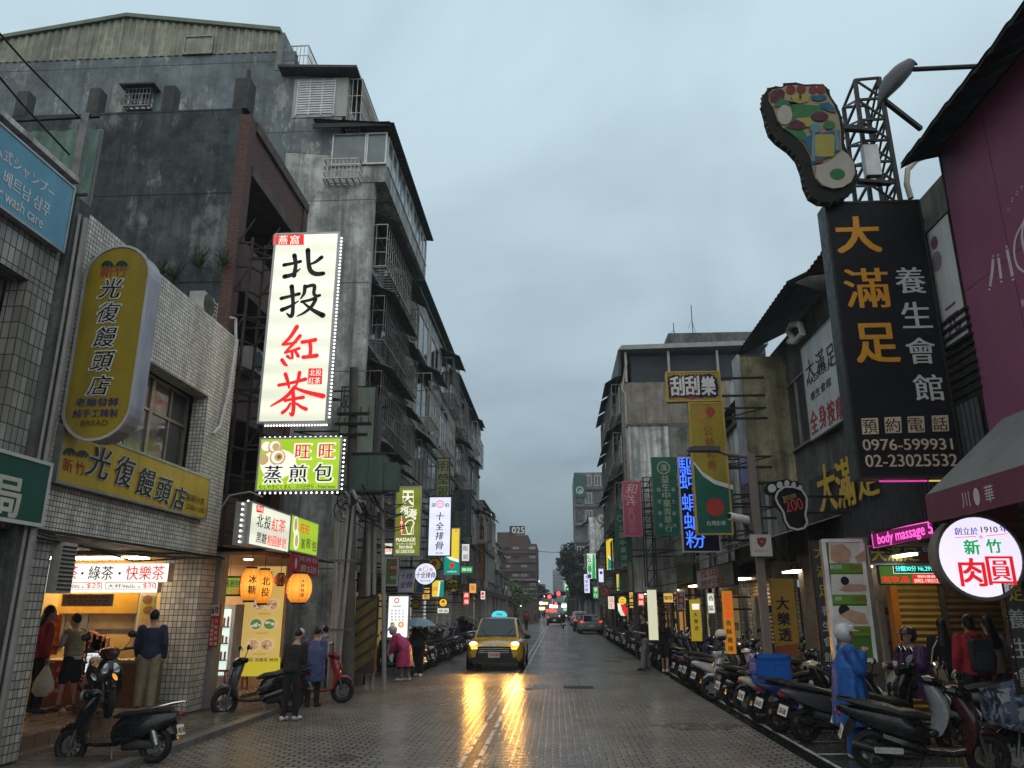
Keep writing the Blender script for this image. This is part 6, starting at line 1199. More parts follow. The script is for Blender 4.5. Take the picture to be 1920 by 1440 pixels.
sign('faded_wall_sign', 'faded pale green wall sign with a dark character behind the utility pole', frY(19.8, (636, 690), (700, 760), (636, 920), (700, 935)), .15, M('faded_mint_panel', (.20, .24, .19), .6, 0, .2, 2, dirt=.5), DARK, [('T', M('grey_ink', ()), '友', (648, 745), 42, 14, .02), ('T', M('grey_ink', ()), '飯店', (660, 860), 26, 26)], DARK, .02, brk=-7)
# utility poles, transformer, conduits
up = thing('utility_pole', 'dark utility pole with crossarms and insulators beside the lit signs', 'utility pole', (-5.75, 18.2, .08)); B = atY(652, 1290, 18.2); T = atY(664, 690, 18.2)
m = MB(); m.tube([(B.x, 18.2, .05), (T.x, 18.2, T.z)], [.15, .105], 12); m.build('shaft', M('old_concrete_pole', (.075, .07, .065), .8, 0, .3, 3), up, smooth=True)
m = MB()
for v_, a_ in ((776, 30), (795, 34), (815, 26)): q = atY(662, v_, 18.05); m.bar((q.x - a_ * .013, 18.05, q.z), (q.x + a_ * .0135, 18.05, q.z), .07)
m.build('crossarm', DARK, up); m = MB()
for v_ in (776, 795):
    q = atY(662, v_, 18.05)
    for dx in (-.36, -.2, .2, .4): m.tube([(q.x + dx, 18.05, q.z + .03), (q.x + dx, 18.05, q.z + .17)], [.045, .03], 8)
m.build('insulator', M('porcelain', (.10, .075, .06), .3), up)
up2 = thing('utility_pole', 'second darker pole standing just beyond the pole with crossarms', 'utility pole', (-5.3, 19.5, .08)); T = atY(713, 745, 20.5); m = MB(); m.tube([(T.x - .25, 20.5, .05), (T.x, 20.5, T.z)], [.16, .12], 12); m.build('shaft', M('old_concrete_pole', ()), up2, smooth=True); m = MB(); m.bar((T.x - .25, 20.45, T.z - .3), (T.x + .3, 20.45, T.z - .3), .06); m.build('crossarm', DARK, up2)
tf = thing('transformer_box', 'dull green transformer cabinet strapped high on the pole', 'transformer', (-4.9, 18.4, 4)); a, c = atY(664, 852, 18.1), atY(717, 922, 18.1); TG = M('transformer_green', (.055, .085, .07), .5, 0, .15, 2, dirt=.4)
m = MB(); m.box((a.x, 18.1, c.z), (c.x, 18.65, a.z)); m.box((c.x + .005, 18.15, c.z + .05), (c.x + .32, 18.55, a.z - .2)); m.build('cabinet', TG, tf); m = MB(); m.box((a.x + .03, 18.085, c.z + .03), ((a.x + c.x) / 2 - .01, 18.098, a.z - .03)); m.box(((a.x + c.x) / 2 + .01, 18.085, c.z + .03), (c.x - .03, 18.098, a.z - .03)); m.build('door', M('transformer_green2', (.065, .10, .082), .5, 0, .15, 2, dirt=.3), tf)
m = MB(); m.bar((a.x - .05, 18.1, a.z + .02), (c.x + .35, 18.1, a.z + .02), .05); m.build('strap', DARK, tf)
cd = thing('conduit_bundle', 'bundle of pale leaning plastic conduits rising from the pavement by the pole', 'conduit', (-5.4, 17.8, .08)); m = MB()
for i, (u0, u1, vt, r_) in enumerate(((617, 640, 925, .045), (623, 655, 925, .05), (634, 663, 950, .04), (700, 704, 905, .05), (722, 715, 890, .055), (690, 692, 900, .06), (628, 632, 960, .06))):
    Yc = 18.0 if i < 3 or i == 6 else 19.4; a, c = atY(u0, 1255, Yc), atY(u1, vt, Yc); e_ = atY(u1 + 14, vt + 12, Yc); m.tube([(a.x, Yc, .06), (a.x + (c.x - a.x) * .3, Yc, a.z + (c.z - a.z) * .3), (a.x + (c.x - a.x) * .75, Yc, a.z + (c.z - a.z) * .75), (c.x, Yc, c.z), (c.x + .08, Yc, c.z + .06), (e_.x, Yc, e_.z)], r_, 8)
m.build('conduit', PVC, cd, smooth=True); m = MB(); a, c = atY(617, 1200, 17.9), atY(664, 1200, 17.9); 
for v_ in (1050, 1180): q = atY(640, v_, 17.9); m.bar((q.x - .28, 17.93, q.z), (q.x + .28, 17.93, q.z), .03)
m.build('clamp', STEEL, cd)
gd = thing('striped_guard', 'worn black and yellow striped guard board round the second pole', 'guard', (-5, 19, .08)); F = frY(19.0, *rc(664, 1118, 704, 1262)); m = MB(); F.box(m, 0, 0, F.w, F.h, -.25, 0); m.build('board', M('worn_black_board', (.03, .026, .022), .7, 0, .3, 4), gd); m = MB()
for k in range(6): y = F.h * k / 6; m.flat(F, [(0, y), (F.w, y + .35), (F.w, min(F.h, y + .55)), (0, y + .2)] if y + .55 < F.h + .3 else [(0, y), (F.w * .8, F.h), (F.w * .3, F.h), (0, y + .2)], .004)
m.build('stripe', M('worn_yellow_stripe', (.10, .07, .02), .7, 0, .4, 6), gd)
# tangled cables hanging by the transformer
m = MB(); rr = random.Random(3)
for k in range(14):
    a = atY(rr.uniform(635, 700), rr.uniform(905, 945), 18.0); c = atY(rr.uniform(690, 770), rr.uniform(930, 990), 20.5); mid = (a + c) / 2 + V((0, 0, -rr.uniform(.1, .5))); m.tube([a, (a + mid) / 2 + V((0, 0, -.12)), mid, (mid + c) / 2 + V((0, 0, -.05)), c], .016, 5)
for k in range(4):
    c = atY(640 + rr.uniform(-6, 10), 945 + rr.uniform(-10, 14), 17.8); r_ = rr.uniform(.12, .2); m.tube([c + V((r_ * math.cos(t * .52), .02 * t, r_ * 1.3 * math.sin(t * .52))) for t in range(14)], .012, 5)
tag(m.build('cable_tangle', M('black_cable', (.015, .015, .015), .5)), 'tangle of black cables hanging under the transformer cabinet', 'cables')
m = MB()
for pts in ([(0, 60), (150, 222)], [(0, 142), (130, 290)], [(0, 232), (130, 372)]):
    a, c = atY(*pts[0], 8.2), atY(*pts[1], 9.9); a = a + (a - c) * .4; m.tube([a, (a + c) / 2 + V((0, 0, -.04)), c], .016, 5)
tag(m.build('overhead_cable', M('black_cable', ())), 'overhead cables slanting across the upper left corner to the roof post', 'cables')
m = MB(); a, c = atY(900, 1028, 90), atY(1180, 1030, 90); m.tube([a, (a + c) / 2 + V((0, 0, -.4)), c], .03, 4); tag(m.build('span_wire', M('black_cable', ())), 'thin wire spanning the street far away above the crossing', 'cables')

# far side: lamp post with arm, camera and shield sign
lp = thing('street_lamp', 'square pinkish lamp post with a horizontal arm, camera and notice box', 'street lamp', (3.9, 15.2, .0)); YL = 15.2; PKP = M('pinkish_post', (.17, .135, .118), .55, 0, .1, 2, dirt=.25)
a, c = atY(1407, 850, YL), atY(1424, 850, YL); z1_ = a.z; m = MB(); m.box((3.80, YL, .0), (3.94, YL + .13, z1_)); m.build('post', PKP, lp)
m = MB(); q = atY(1292, 852, YL); m.tube([(3.86, YL + .1, z1_ - .06), (3.4, YL + .1, z1_ + .02), (q.x + .5, YL + .1, z1_ + .1)], .04, 8); m.build('arm', PKP, lp); m = MB(); m.prism(lambda a, b_, d: V((q.x + a, YL + d, z1_ + .1 + b_)), [(0, -.03), (.62, -.04), (.62, .05), (.1, .06), (0, .03)], -.02, .22); m.build('lamp_head', M('lamp_housing', ()), lp)
m = MB(); k0 = atY(1388, 975, YL - .1); m.tube([k0 + V((-.22, -.12, .06)), k0 + V((.14, .05, .0))], [.075, .085], 10); hd = m.build('camera_housing', WHITE, lp); m = MB(); m.tube([k0 + V((-.235, -.127, .062)), k0 + V((-.225, -.122, .06))], .055, 10); m.build('lens', BLACKP, hd); m = MB(); m.tube([k0 + V((.05, .02, -.06)), k0 + V((.2, .1, -.22)), (3.8, YL + .1, k0.z - .2)], .02, 6); m.build('camera_arm', DARK, lp)
F = frY(YL - .12, *rc(1409, 1002, 1447, 1043)); m = MB(); F.box(m, 0, 0, F.w, F.h, -.12, 0); nb_ = m.build('notice_box', M('cream_box', (.42, .39, .36), .5), lp); m = MB(); m.flat(F, [fpx(F, 1428 + x, 1016 + y) for x, y in ((-9, -8), (-4, -7), (0, -9), (4, -7), (9, -8), (8, 2), (4, 8), (0, 11), (-4, 8), (-8, 2))], .004); m.build('shield', M('shield_red', (.17, .03, .03), .5), nb_); m = MB(); m.flat(F, disc(*fpx(F, 1428, 1016), .028, .02), .007); text(m, F, '監視錄影中', *fpx(F, 1428, 1033), .03, .006, .24); m.build('lettering', M('shield_print', (.30, .16, .13), .5), nb_)
m = MB(); F = Frame((3.779, YL, .8), (0, 1, 0), (-1, 0, 0))
# grey street lamp column further along and the slim pole by the walkers
for (u, vt, Y, lab) in ((1223, 1105, 30, 'slim grey pole rising by the two walkers on the far side'), (1189, 1095, 33, 'grey steel pole at the edge of the parked motorbikes by the pink sign')):
    t = atY(u, vt, Y); m = MB(); m.tube([(t.x, Y, 0), (t.x, Y, t.z + 3.0 if Y > 30 else t.z)], .07, 8); o = m.build('pole', STEEL); tag(o, lab, 'pole')
ld = thing('sign_lattice', 'black steel lattice standing between the pink and the green signs', 'scaffold', (3.9, 31, 2)); m = MB(); a, c = atY(1205, 895, 30.5), atY(1222, 895, 30.5); zt, zb = a.z, atY(1205, 1100, 30.5).z
for dy in (0, .8):
    for x in (a.x, c.x): m.bar((x, 30.5 + dy, zb), (x, 30.5 + dy, zt), .05)
for k in range(8):
    z = zb + (zt - zb) * k / 7; m.bar((a.x, 30.5, z), (c.x, 30.5, z), .035); m.bar((c.x, 30.5, z), (c.x, 31.3, z), .035)
    if k < 7: m.bar((a.x, 30.5, z), (c.x, 30.5, z + (zt - zb) / 7), .03); m.bar((c.x, 30.5, z), (c.x + 1.0, 30.9, z + .2), .03)
m.build('lattice', DARK, ld)

# shop fronts under the far-side arcade
XS = 5.0
def stall(name, label, x, y0, y1, wall, inner=None, shut=None, cat='shop'):
    t = thing(name, label, cat, (x, (y0 + y1) / 2, .1)); m = MB(); m.box((x, y0, .1), (x + .12, y1, 2.9)); m.build('front', wall, t)
    if inner: 
        m = MB(); yy = y0 + .2
        while yy < y1 - .4: m.box((x - .03, yy, .9), (x - .004, min(y1 - .2, yy + .9), 2.3)); yy += 1.5
        m.build('lit_window', inner, t)
    rr = random.Random(int(y0 * 10)); n = max(2, int((y1 - y0) * 1.1))
    for k in range(n):
        yy = y0 + .1 + (y1 - y0 - .3) * (k + rr.random() * .6) / n; xo = x - rr.uniform(.1, .5); w__ = rr.uniform(.08, .3); m = MB(); m.box((xo, yy, .1), (xo - .1, yy + w__, rr.uniform(2.0, 2.9))); m.build('post', rr.choice((STEEL, M('pale_post', (.34, .31, .26), .6, 0, .2, 4, dirt=.4), WOOD, M('grimy_pier', ()), M('green_post', (.03, .07, .05), .5), DARK)), t)
    m = MB()
    for k in range(n * 3): yy = rr.uniform(y0 + .1, y1 - .4); zz = rr.choice((.1, .1, .8, 1.3, 1.8)); m.box((x - .05, yy, zz), (x - rr.uniform(.15, .4), yy + rr.uniform(.15, .4), zz + rr.uniform(.1, .35)))
    m.build('goods', rr.choice((M('goods_brown', (.14, .08, .04), .6, 0, .6, 3), M('goods_grey', (.16, .15, .13), .6, 0, .5, 3), M('goods_green', (.06, .08, .03), .6, 0, .6, 3))), t)
    if shut:
        m = MB(); F = Frame((x - .03, y1 - .1, .12), (0, -1, 0), (-1, 0, 0)); n = 26
        for k in range(n):
            v = k * 2.6 / n; m.add([F(0, v, 0), F(y1 - y0 - .2, v, 0), F(y1 - y0 - .2, v + 1.3 / n, .035), F(0, v + 1.3 / n, .035), F(y1 - y0 - .2, v + 2.6 / n, 0), F(0, v + 2.6 / n, 0)], [(0, 1, 2, 3), (3, 2, 4, 5)])
        m.build('shutter', shut, t)
    return t
ys = M('yellow_shutter', (.42, .29, .07), .4, .3, .15, 2, dirt=.35); bs2 = M('bronze_shutter', (.20, .13, .06), .4, .3, .15, 2, dirt=.35)
q = atY(1790, 1240, 14.9); sh = thing('rolling_shutter', 'yellow rolling shutter with a mullion under the red character strip', 'shutter', (6.3, 14.9, .1))
for (u0, u1, mt_, nm) in ((1698, 1782, ys, 'shutter'), (1790, 1905, bs2, 'shutter')):
    a, c = atY(u0, 1240, 14.6), atY(u1, 1240, 14.6); m = MB(); F = Frame((a.x, 14.6, .12), (1, 0, 0), (0, -1, 0)); n = 24; W_ = c.x - a.x
    for k in range(n): v = k * 2.6 / n; m.add([F(0, v, 0), F(W_, v, 0), F(W_, v + 1.4 / n, .04), F(0, v + 1.4 / n, .04), F(W_, v + 2.6 / n, 0), F(0, v + 2.6 / n, 0)], [(0, 1, 2, 3), (3, 2, 4, 5)])
    m.build(nm, mt_, sh)
a = atY(1786, 1240, 14.5); m = MB(); m.box((a.x - .04, 14.5, .12), (a.x + .04, 14.58, 2.75)); m.build('mullion', STEEL, sh)
a, c = atY(1685, 1240, 14.6), atY(1698, 1240, 14.6); m = MB(); m.box((a.x, 14.55, .12), (c.x, 14.75, 2.75)); m.build('jamb', ORANGE, sh)
m = MB(); m.box((5.0, 14.4, 2.74), (9.0, 14.9, 3.05)); m.build('lintel', M('lit_lintel', (.30, .28, .14), .5, 0, .2, 2), sh)
t = stall('drink_cabinet', 'dim shop front with clutter behind the massage poster case', 6.2, 14.95, 16.5, M('clutter_dark', (.05, .045, .04), .6, 0, .5, 6))
stall('lottery_shop', 'brightly lit little shop front behind the dim yellow lotto banner', 5.9, 16.9, 18.6, M('grimy_pier', ()), glow('lit_shop_white', (.95, .86, .62), .9))
stall('snack_shop', 'slatted pale wooden shop front left of the orange banner', 5.6, 20.7, 23.2, M('slat_tan', (.28, .20, .10), .6, 0, .2, 2), None, M('slat_tan2', (.33, .24, .13), .5, 0, .2, 2))
stall('herb_shop', 'dim brown shop front behind the yellow banner', 5.4, 24, 27, WOOD, glow('lit_amber_dim', (.55, .36, .14), .22))
stall('fruit_shop', 'dim amber shop front near the slim grey pole', 5.4, 27.3, 31.5, M('grimy_pier', ()), glow('lit_amber', (.62, .42, .16), .28))
stall('noodle_shop', 'glowing amber stall front beside the crescent sign', 5.2, 32, 39, WOOD, glow('lit_orange_shop', (.8, .40, .10), .4))
stall('noodle_shop', 'long amber stall front near the no turn sign', 5.0, 40, 50, WOOD, glow('lit_amber', (), .45))
stall('dim_shop', 'dim shop front below the white plastered house', 4.5, 51, 62, M('grimy_pier', ()), glow('lit_amber_dim', (), .35))
stall('dim_shop', 'far dim shop front near the dark street tree', 4.6, 63, 80, M('grimy_pier', ()), glow('lit_amber_dim', (), .35))
m = MB(); corrugated(m, lambda a, t_, d: V((3.5 + 1.6 * t_, 50 - a, 2.75 + .5 * t_ + d)), 0, 14, lambda a: 0, lambda a: 1, .25, .03); tag(m.build('awning', M('grey_awning', (.16, .15, .14), .6, .1, .2, 3)), 'long pale corrugated awning sloping over the far-side stalls', 'awning')
for (x, y, w_, l_, s_, lb) in ((5.2, 17.6, .3, .9, 14, 'ceiling lamp before the lit lottery shop'), (5.3, 12.6, .12, 1.2, 0, 'white fluorescent tube under the purple awning corner'), (6.3, 13.7, 1.4, .16, 8, 'warm tube lamp over the yellow shutter'), (5.0, 22, .3, 1.2, 14, 'ceiling lamp behind the orange banner'), (4.9, 28.5, .3, 1.2, 14, 'ceiling lamp behind the slim grey pole'), (5.9, 15.9, .3, .8, 12, 'ceiling lamp behind the massage poster case'), (5.0, 35, .3, 2, 6, 'ceiling lamp over the glowing amber stall'), (4.9, 45, .3, 2, 6, 'ceiling lamp over the long amber stall')): lamp_plate(x, y, 2.72, w_, l_, s_, lb)
# near side shop fronts further along
for i, (y0, y1, mt_, lb) in enumerate(((23.8, 26.5, glow('lit_orange_shop', (), .6), 'orange lit shop front behind the glowing menu board'), (27, 31, glow('lit_amber_dim', (), .35), 'dim lit eatery front under the pork rib sign'), (32, 38, glow('lit_amber', (), .45), 'amber lit shop front under the lottery sign on the near row'), (39, 46, glow('lit_shop_cool', (.75, .8, .78), .5), 'cool lit shop front with a bright lamp beside the taxi'), (48, 58, glow('lit_amber', (), .45), 'amber lit shop front beyond the umbrella walkers'), (60, 71, glow('lit_shop_cool', (), .5), 'cool lit convenience shop front under the striped sign'))):
    t = thing('street_shop', lb, 'shop', (-7.2, (y0 + y1) / 2, .1)); m = MB(); m.box((-7.5, y0, .14), (-7.38, y1, 3)); m.build('front', WOOD, t); m = MB(); m.box((-7.375, y0 + .3, .5), (-7.35, y1 - .3, 2.5)); m.build('lit_window', mt_, t)
    m = MB(); m.box((-7.345, y0 + .3, 1.5), (-7.33, y1 - .3, 1.56))
    for k in range(4): yy = y0 + .3 + (y1 - y0 - .6) * k / 3; m.box((-7.345, yy - .04, .5), (-7.325, yy + .04, 2.5))
    m.build('mullion', DARK, t)
# ------------------------------------------------------------------ scooters: nose along +x, origin on the ground midway between the wheels
def ell(x, z, ry, rz, n=10, cy_=0., p=2.4):
    o = []
    for k in range(n):
        a = 2 * math.pi * k / n; c, s = math.cos(a), math.sin(a)
        o.append((x, cy_ + ry * math.copysign(abs(c) ** (2 / p), c), z + rz * math.copysign(abs(s) ** (2 / p), s)))
    return o
def ringm(mb, c, r, t, ax='y', n=20, m=8, sq=1.):
    k = len(mb.v); c = V(c)
    for i in range(n):
        a = 2 * math.pi * i / n
        for j in range(m):
            b_ = 2 * math.pi * j / m; q = r + t * math.cos(b_); mb.v.append(c + V((q * math.cos(a), t * sq * math.sin(b_), q * math.sin(a))))
    for i in range(n):
        for j in range(m): mb.f.append((k + i * m + j, k + ((i + 1) % n) * m + j, k + ((i + 1) % n) * m + (j + 1) % m, k + i * m + (j + 1) % m))
    return mb
PAINTS = {'black': (.007, .007, .008), 'white': (.50, .50, .49), 'grey': (.065, .068, .072), 'red': (.22, .015, .02), 'navy': (.012, .02, .075), 'maroon': (.04, .010, .012), 'silver': (.30, .31, .32), 'green': (.02, .07, .05), 'cream': (.42, .38, .30), 'purple': (.05, .02, .07), 'blue': (.02, .08, .25)}
def paint(c): return M('paint_' + c, PAINTS[c], .26, .15 if c in ('silver', 'grey') else 0, .08, 6, coat=.35)
MIRR = M('mirror_glass', (.75, .8, .82), .03, 1, 0); LENS = M('clear_lens', (.35, .36, .36), .08, .4, .1); REDL = M('red_lens', (.22, .01, .012), .15, 0, .1); PLATE = M('plate_white', (.60, .60, .57), .4, 0, .05)
SEATM = M('seat_vinyl', (.016, .015, .015), .38, 0, .2, 8)
_sc = {}
def scooter(label, x, y, rz, body='black', accent=None, style=0, lean=.07, plate='528-KLM', z=0., group='scooters parked along the kerbs'):
    key = (body, accent, style); 
    if key in _sc:
        t = copy_tree(_sc[key]); k = 1 + .05 * math.sin(x * 37 + y * 11); t.scale = (k, k * 1.02, k * (1 + .03 * math.sin(y * 29))); t.location = (x, y, z); t.rotation_euler = (lean, 0, rz); return tag(t, label, 'scooter', group)
    t = thing('parked_scooter', label, 'scooter', (x, y, z), rz, group); t.rotation_euler = (lean, 0, rz); _sc[key] = t
    bm_, am = paint(body), paint(accent or body); B = lambda m, n, mt, p=t, s=True: m.build(n, mt, p, smooth=s, local=True)
    fx, rx, wr = .62, -.62, .245
    for cx, nm in ((fx, 'wheel'), (rx, 'wheel')):
        m = MB(); m.tube([(cx, -.05, wr), (cx, .05, wr)], .06, 12)
        for k in range(6 if style != 1 else 10):
            a = k * 2 * math.pi / (6 if style != 1 else 10); m.bar((cx + .05 * math.cos(a), 0, wr + .05 * math.sin(a)), (cx + .165 * math.cos(a + .25), 0, wr + .165 * math.sin(a + .25)), .022, .03)
        ringm(m, (cx, 0, wr), .165, .016, n=20, m=6, sq=2.4); o = B(m, 'wheel', M('rim_dark', (.09, .09, .09), .35, .8) if style != 2 else M('rim_gold', (.25, .17, .06), .35, .8))
        m = MB(); ringm(m, (cx, 0, wr), .195, .052, n=24, m=8, sq=1.0); B(m, 'tyre', RUBBER, o)
        m = MB(); ringm(m, (cx, .055, wr), .085, .02, n=16, m=4, sq=.15); B(m, 'brake_disc', STEEL, o)
    # rear body under the seat, tail rising backwards
    m = MB()
    R_ = [ell(.02, .44, .10, .10), ell(-.10, .50, .155, .16), ell(-.30, .55, .175, .165), ell(-.52, .60, .165, .145), ell(-.74, .66, .125, .10), ell(-.92, .715, .07, .055), ell(-.985, .735, .03, .025)]
    if style == 1: R_ = [ell(.02, .42, .11, .12), ell(-.12, .48, .175, .19), ell(-.34, .50, .20, .21), ell(-.56, .54, .195, .19), ell(-.76, .60, .16, .13), ell(-.90, .64, .10, .075)]
    m.loft(R_)
    m.loft([ell(.46, .30, .10, .04), ell(.25, .26, .15, .035), ell(-.02, .27, .16, .04), ell(-.2, .33, .15, .07)])         # footboard
    m.loft([ell(-.05, .30, .165, .045), ell(-.3, .36, .165, .08), ell(-.5, .42, .12, .07)])
    B(m, 'body', bm_)
    # leg shield: tall tilted loft, narrow at the neck
    m = MB(); S_ = []
    for (cx, z, ry, rx_) in ((.40, .28, .16, .05), (.46, .40, .20, .07), (.50, .55, .215, .085), (.47, .70, .19, .085), (.41, .83, .13, .08), (.36, .93, .08, .06)):
        S_.append([(cx + rx_ * math.cos(a), ry * math.sin(a) * (1 if math.cos(a) > 0 else .95), z + .05 * math.cos(a)) for a in [2 * math.pi * k / 12 for k in range(12)]])
    m.loft(S_); B(m, 'leg_shield', am)
    m = MB(); m.loft([ell(.80, .44, .05, .03), ell(.70, .515, .075, .04), ell(.58, .52, .085, .05), ell(.44, .44, .08, .05), ell(.40, .34, .07, .04)], cap=True); B(m, 'front_fender', am)
    m = MB()
    if style == 1: m.ball((.50, 0, .93), (.075, .085, .085), 12, 8); m.ball((.40, 0, .95), (.10, .13, .07), 12, 8)
    else: m.loft([ell(.53, .90, .06, .05), ell(.46, .93, .14, .085), ell(.34, .96, .16, .07), ell(.26, .97, .10, .04)])
    B(m, 'handlebar_cover', bm_)
    m = MB()
    if style == 1: m.prism(lambda a, b_, d: V((.56 + d, a, .93 + b_)), disc(0, 0, .07), 0, .03)
    else:
        for s in (-1, 1): m.loft([ell(.575, .66, .02, .02, 8, s * .10), ell(.585, .70, .05, .045, 8, s * .085), ell(.55, .77, .03, .03, 8, s * .06)])
    B(m, 'headlight', LENS)
    m = MB(); m.tube([(.36, -.34, .985), (.37, -.2, .97), (.38, 0, .95), (.37, .2, .97), (.36, .34, .985)], .014, 8); hb = B(m, 'handlebar', BLACKP)
    m = MB()
    for s in (-1, 1): m.tube([(.36, s * .23, .98), (.345, s * .36, .985)], .022, 8); m.bar((.41, s * .2, .985), (.42, s * .34, .99), .012)
    B(m, 'grip', RUBBER, hb)
    for s in (-1, 1):
        m = MB(); m.tube([(.37, s * .2, .98), (.36, s * .29, 1.08), (.34, s * .31, 1.16)], .008, 6); mp = B(m, 'mirror', BLACKP)
        m = MB(); m.ball((.345, s * .335, 1.19), (.022, .072, .048), 12, 8); B(m, 'mirror_shell', BLACKP, mp)
        m = MB(); m.prism(lambda a, b_, d: V((.312 - d + b_ * .55, s * .335 + a - b_ * .1 * s, 1.195 + b_)), disc(0, 0, .078, .052), 0, .006); B(m, 'mirror_glass', MIRR, mp)
    m = MB(); K = [(.05, .645, .08, .03), (-.08, .68, .135, .055), (-.28, .695, .15, .06), (-.42, .735, .14, .065), (-.60, .77, .125, .06), (-.78, .80, .085, .04), (-.86, .81, .05, .02)]
    if style == 1: K = [(.04, .64, .09, .03), (-.1, .67, .16, .06), (-.35, .69, .18, .07), (-.6, .72, .165, .07), (-.8, .73, .10, .05)]
    m.loft([ell(a, z_, ry, r_) for a, z_, ry, r_ in K]); B(m, 'seat', SEATM)
    m = MB(); m.tube([(-.55, -.16, .76), (-.85, -.14, .83), (-.97, -.06, .85), (-.97, .06, .85), (-.85, .14, .83), (-.55, .16, .76)], .016, 8); B(m, 'grab_rail', CHROME if style == 1 else BLACKP)
    m = MB()
    for s in (-1, 1): m.tube([(.60, s * .075, wr), (.53, s * .075, .56)], .022, 8)
    m.tube([(.52, 0, .52), (.40, 0, .92)], .03, 8); B(m, 'fork', STEEL)
    m = MB(); m.loft([ell(-.15, .24, .09, .07), ell(-.35, .27, .12, .09), ell(-.62, .25, .07, .06)]); m.tube([(-.62, .10, .28), (-.50, .12, .55)], .02, 6); B(m, 'engine', M('engine_grey', (.04, .04, .04), .5, .5))
    m = MB()
    for k in range(7): ringm(m, (0, 0, 0), .03, .008, n=8, m=4)
    m = MB(); m.tube([(-.68, .115, .26), (-.56, .125, .56)], [.035, .035], 8)
    for k in range(8): q = V((-.68, .115, .26)).lerp(V((-.56, .125, .56)), .15 + k * .1); m.tube([q, q + V((.012, 0, .02))], .045, 8)
    B(m, 'shock_absorber', M('spring_steel', (.30, .30, .30), .35, .7))
    m = MB(); m.tube([(-.1, -.13, .22), (-.32, -.16, .24), (-.55, -.175, .29), (-.86, -.18, .36)], [.02, .045, .062, .055], 10); B(m, 'exhaust', M('exhaust_black', (.03, .03, .03), .3, .6))
    m = MB(); m.prism(lambda a, b_, d: V((-.33 - a, -.225 + d * 0 - .012 + d, .29 + b_)), rrect(-.02, -.02, .3, .05, .02), 0, .008); B(m, 'heat_shield', CHROME)
    m = MB(); m.loft([ell(-.955, .67, .10, .03), ell(-.985, .68, .085, .028), ell(-1.0, .69, .04, .015)]); B(m, 'tail_light', REDL)
    m = MB(); m.bar((-.80, 0, .60), (-.93, 0, .42), .10, .02, (0, 1, 0)); B(m, 'mudguard', BLACKP)
    pc = V((-.965, 0, .46)); pu = V((0, -1, 0)); pn = V((-.94, 0, .34)).normalized(); F = Frame(pc, pu, pn); F.W = V((.34, 0, .94)).normalized()
    m = MB(); F.box(m, -.13, -.075, .13, .075, -.006, 0); pl = B(m, 'licence_plate', PLATE, s=False)
    m = MB(); text(m, F, plate, 0, -.01, .08, .004, .22, .02); B(m, 'lettering', INK, pl, False)
    m = MB(); m.tube([(-.02, .10, .26), (-.10, .20, .02), (-.16, .20, .015)], .014, 6); B(m, 'side_stand', STEEL)
    return t
def at(u, v, z=0.): q = atZ(u, v, z); return q.x, q.y

# near side
x, y = at(207, 1432, .0); scooter('black retro scooter parked side on at the lower left corner', x, y, R(184), 'black', 'black', 1, .08, 'MKD-7381').scale = (.87, .87, .87)
scooter('dark scooter with clear headlamps parked head on inside the tiled arcade', -7.25, 12.75, R(-50), 'maroon', 'black', 0, .06, 'NGT-2051', .30)
scooter('black scooter nosing out of the bun shop beside the man in black', -5.65, 15.3, R(215), 'black', 'grey', 0, .06, 'EPX-6602')
scooter('bright red scooter standing behind the three shoppers by the conduits', -5.15, 17.0, R(20), 'red', 'red', 0, -.05, 'MWA-1147', 0.0)
scooter('white step-through scooter beside the pink raincoat', -5.25, 21.9, R(-75), 'white', 'white', 1, .05, 'QCB-3390')
rr = random.Random(31)
nl = ['black scooter first in the row past the glowing menu board', 'grey scooter second in the row past the glowing menu board', 'white scooter in the near-side row left of the taxi', 'dark scooter tight beside the white one left of the taxi', 'black scooter in the near-side row behind the umbrella walker', 'silver scooter in the near-side row close to the dark umbrella', 'maroon scooter in the near-side row close to the dark umbrella']
for i, (c, lb) in enumerate(zip(('black', 'grey', 'white', 'black', 'black', 'silver', 'maroon'), nl)): scooter(lb, -5.0 - rr.uniform(-.1, .1), 24.2 + i * .85, R(180 + rr.uniform(-14, 14)), c, None, 0, .06)
for i in range(30): scooter('one of the scooters packed in the far part of the near-side row', -5.0 - rr.uniform(-.15, .15), 30.3 + i * .78, R(180 + rr.uniform(-14, 14)), rr.choice(('black', 'grey', 'navy', 'black', 'silver', 'white', 'maroon')), None, rr.choice((0, 0, 1)), .06, group='distant scooters on the near side')
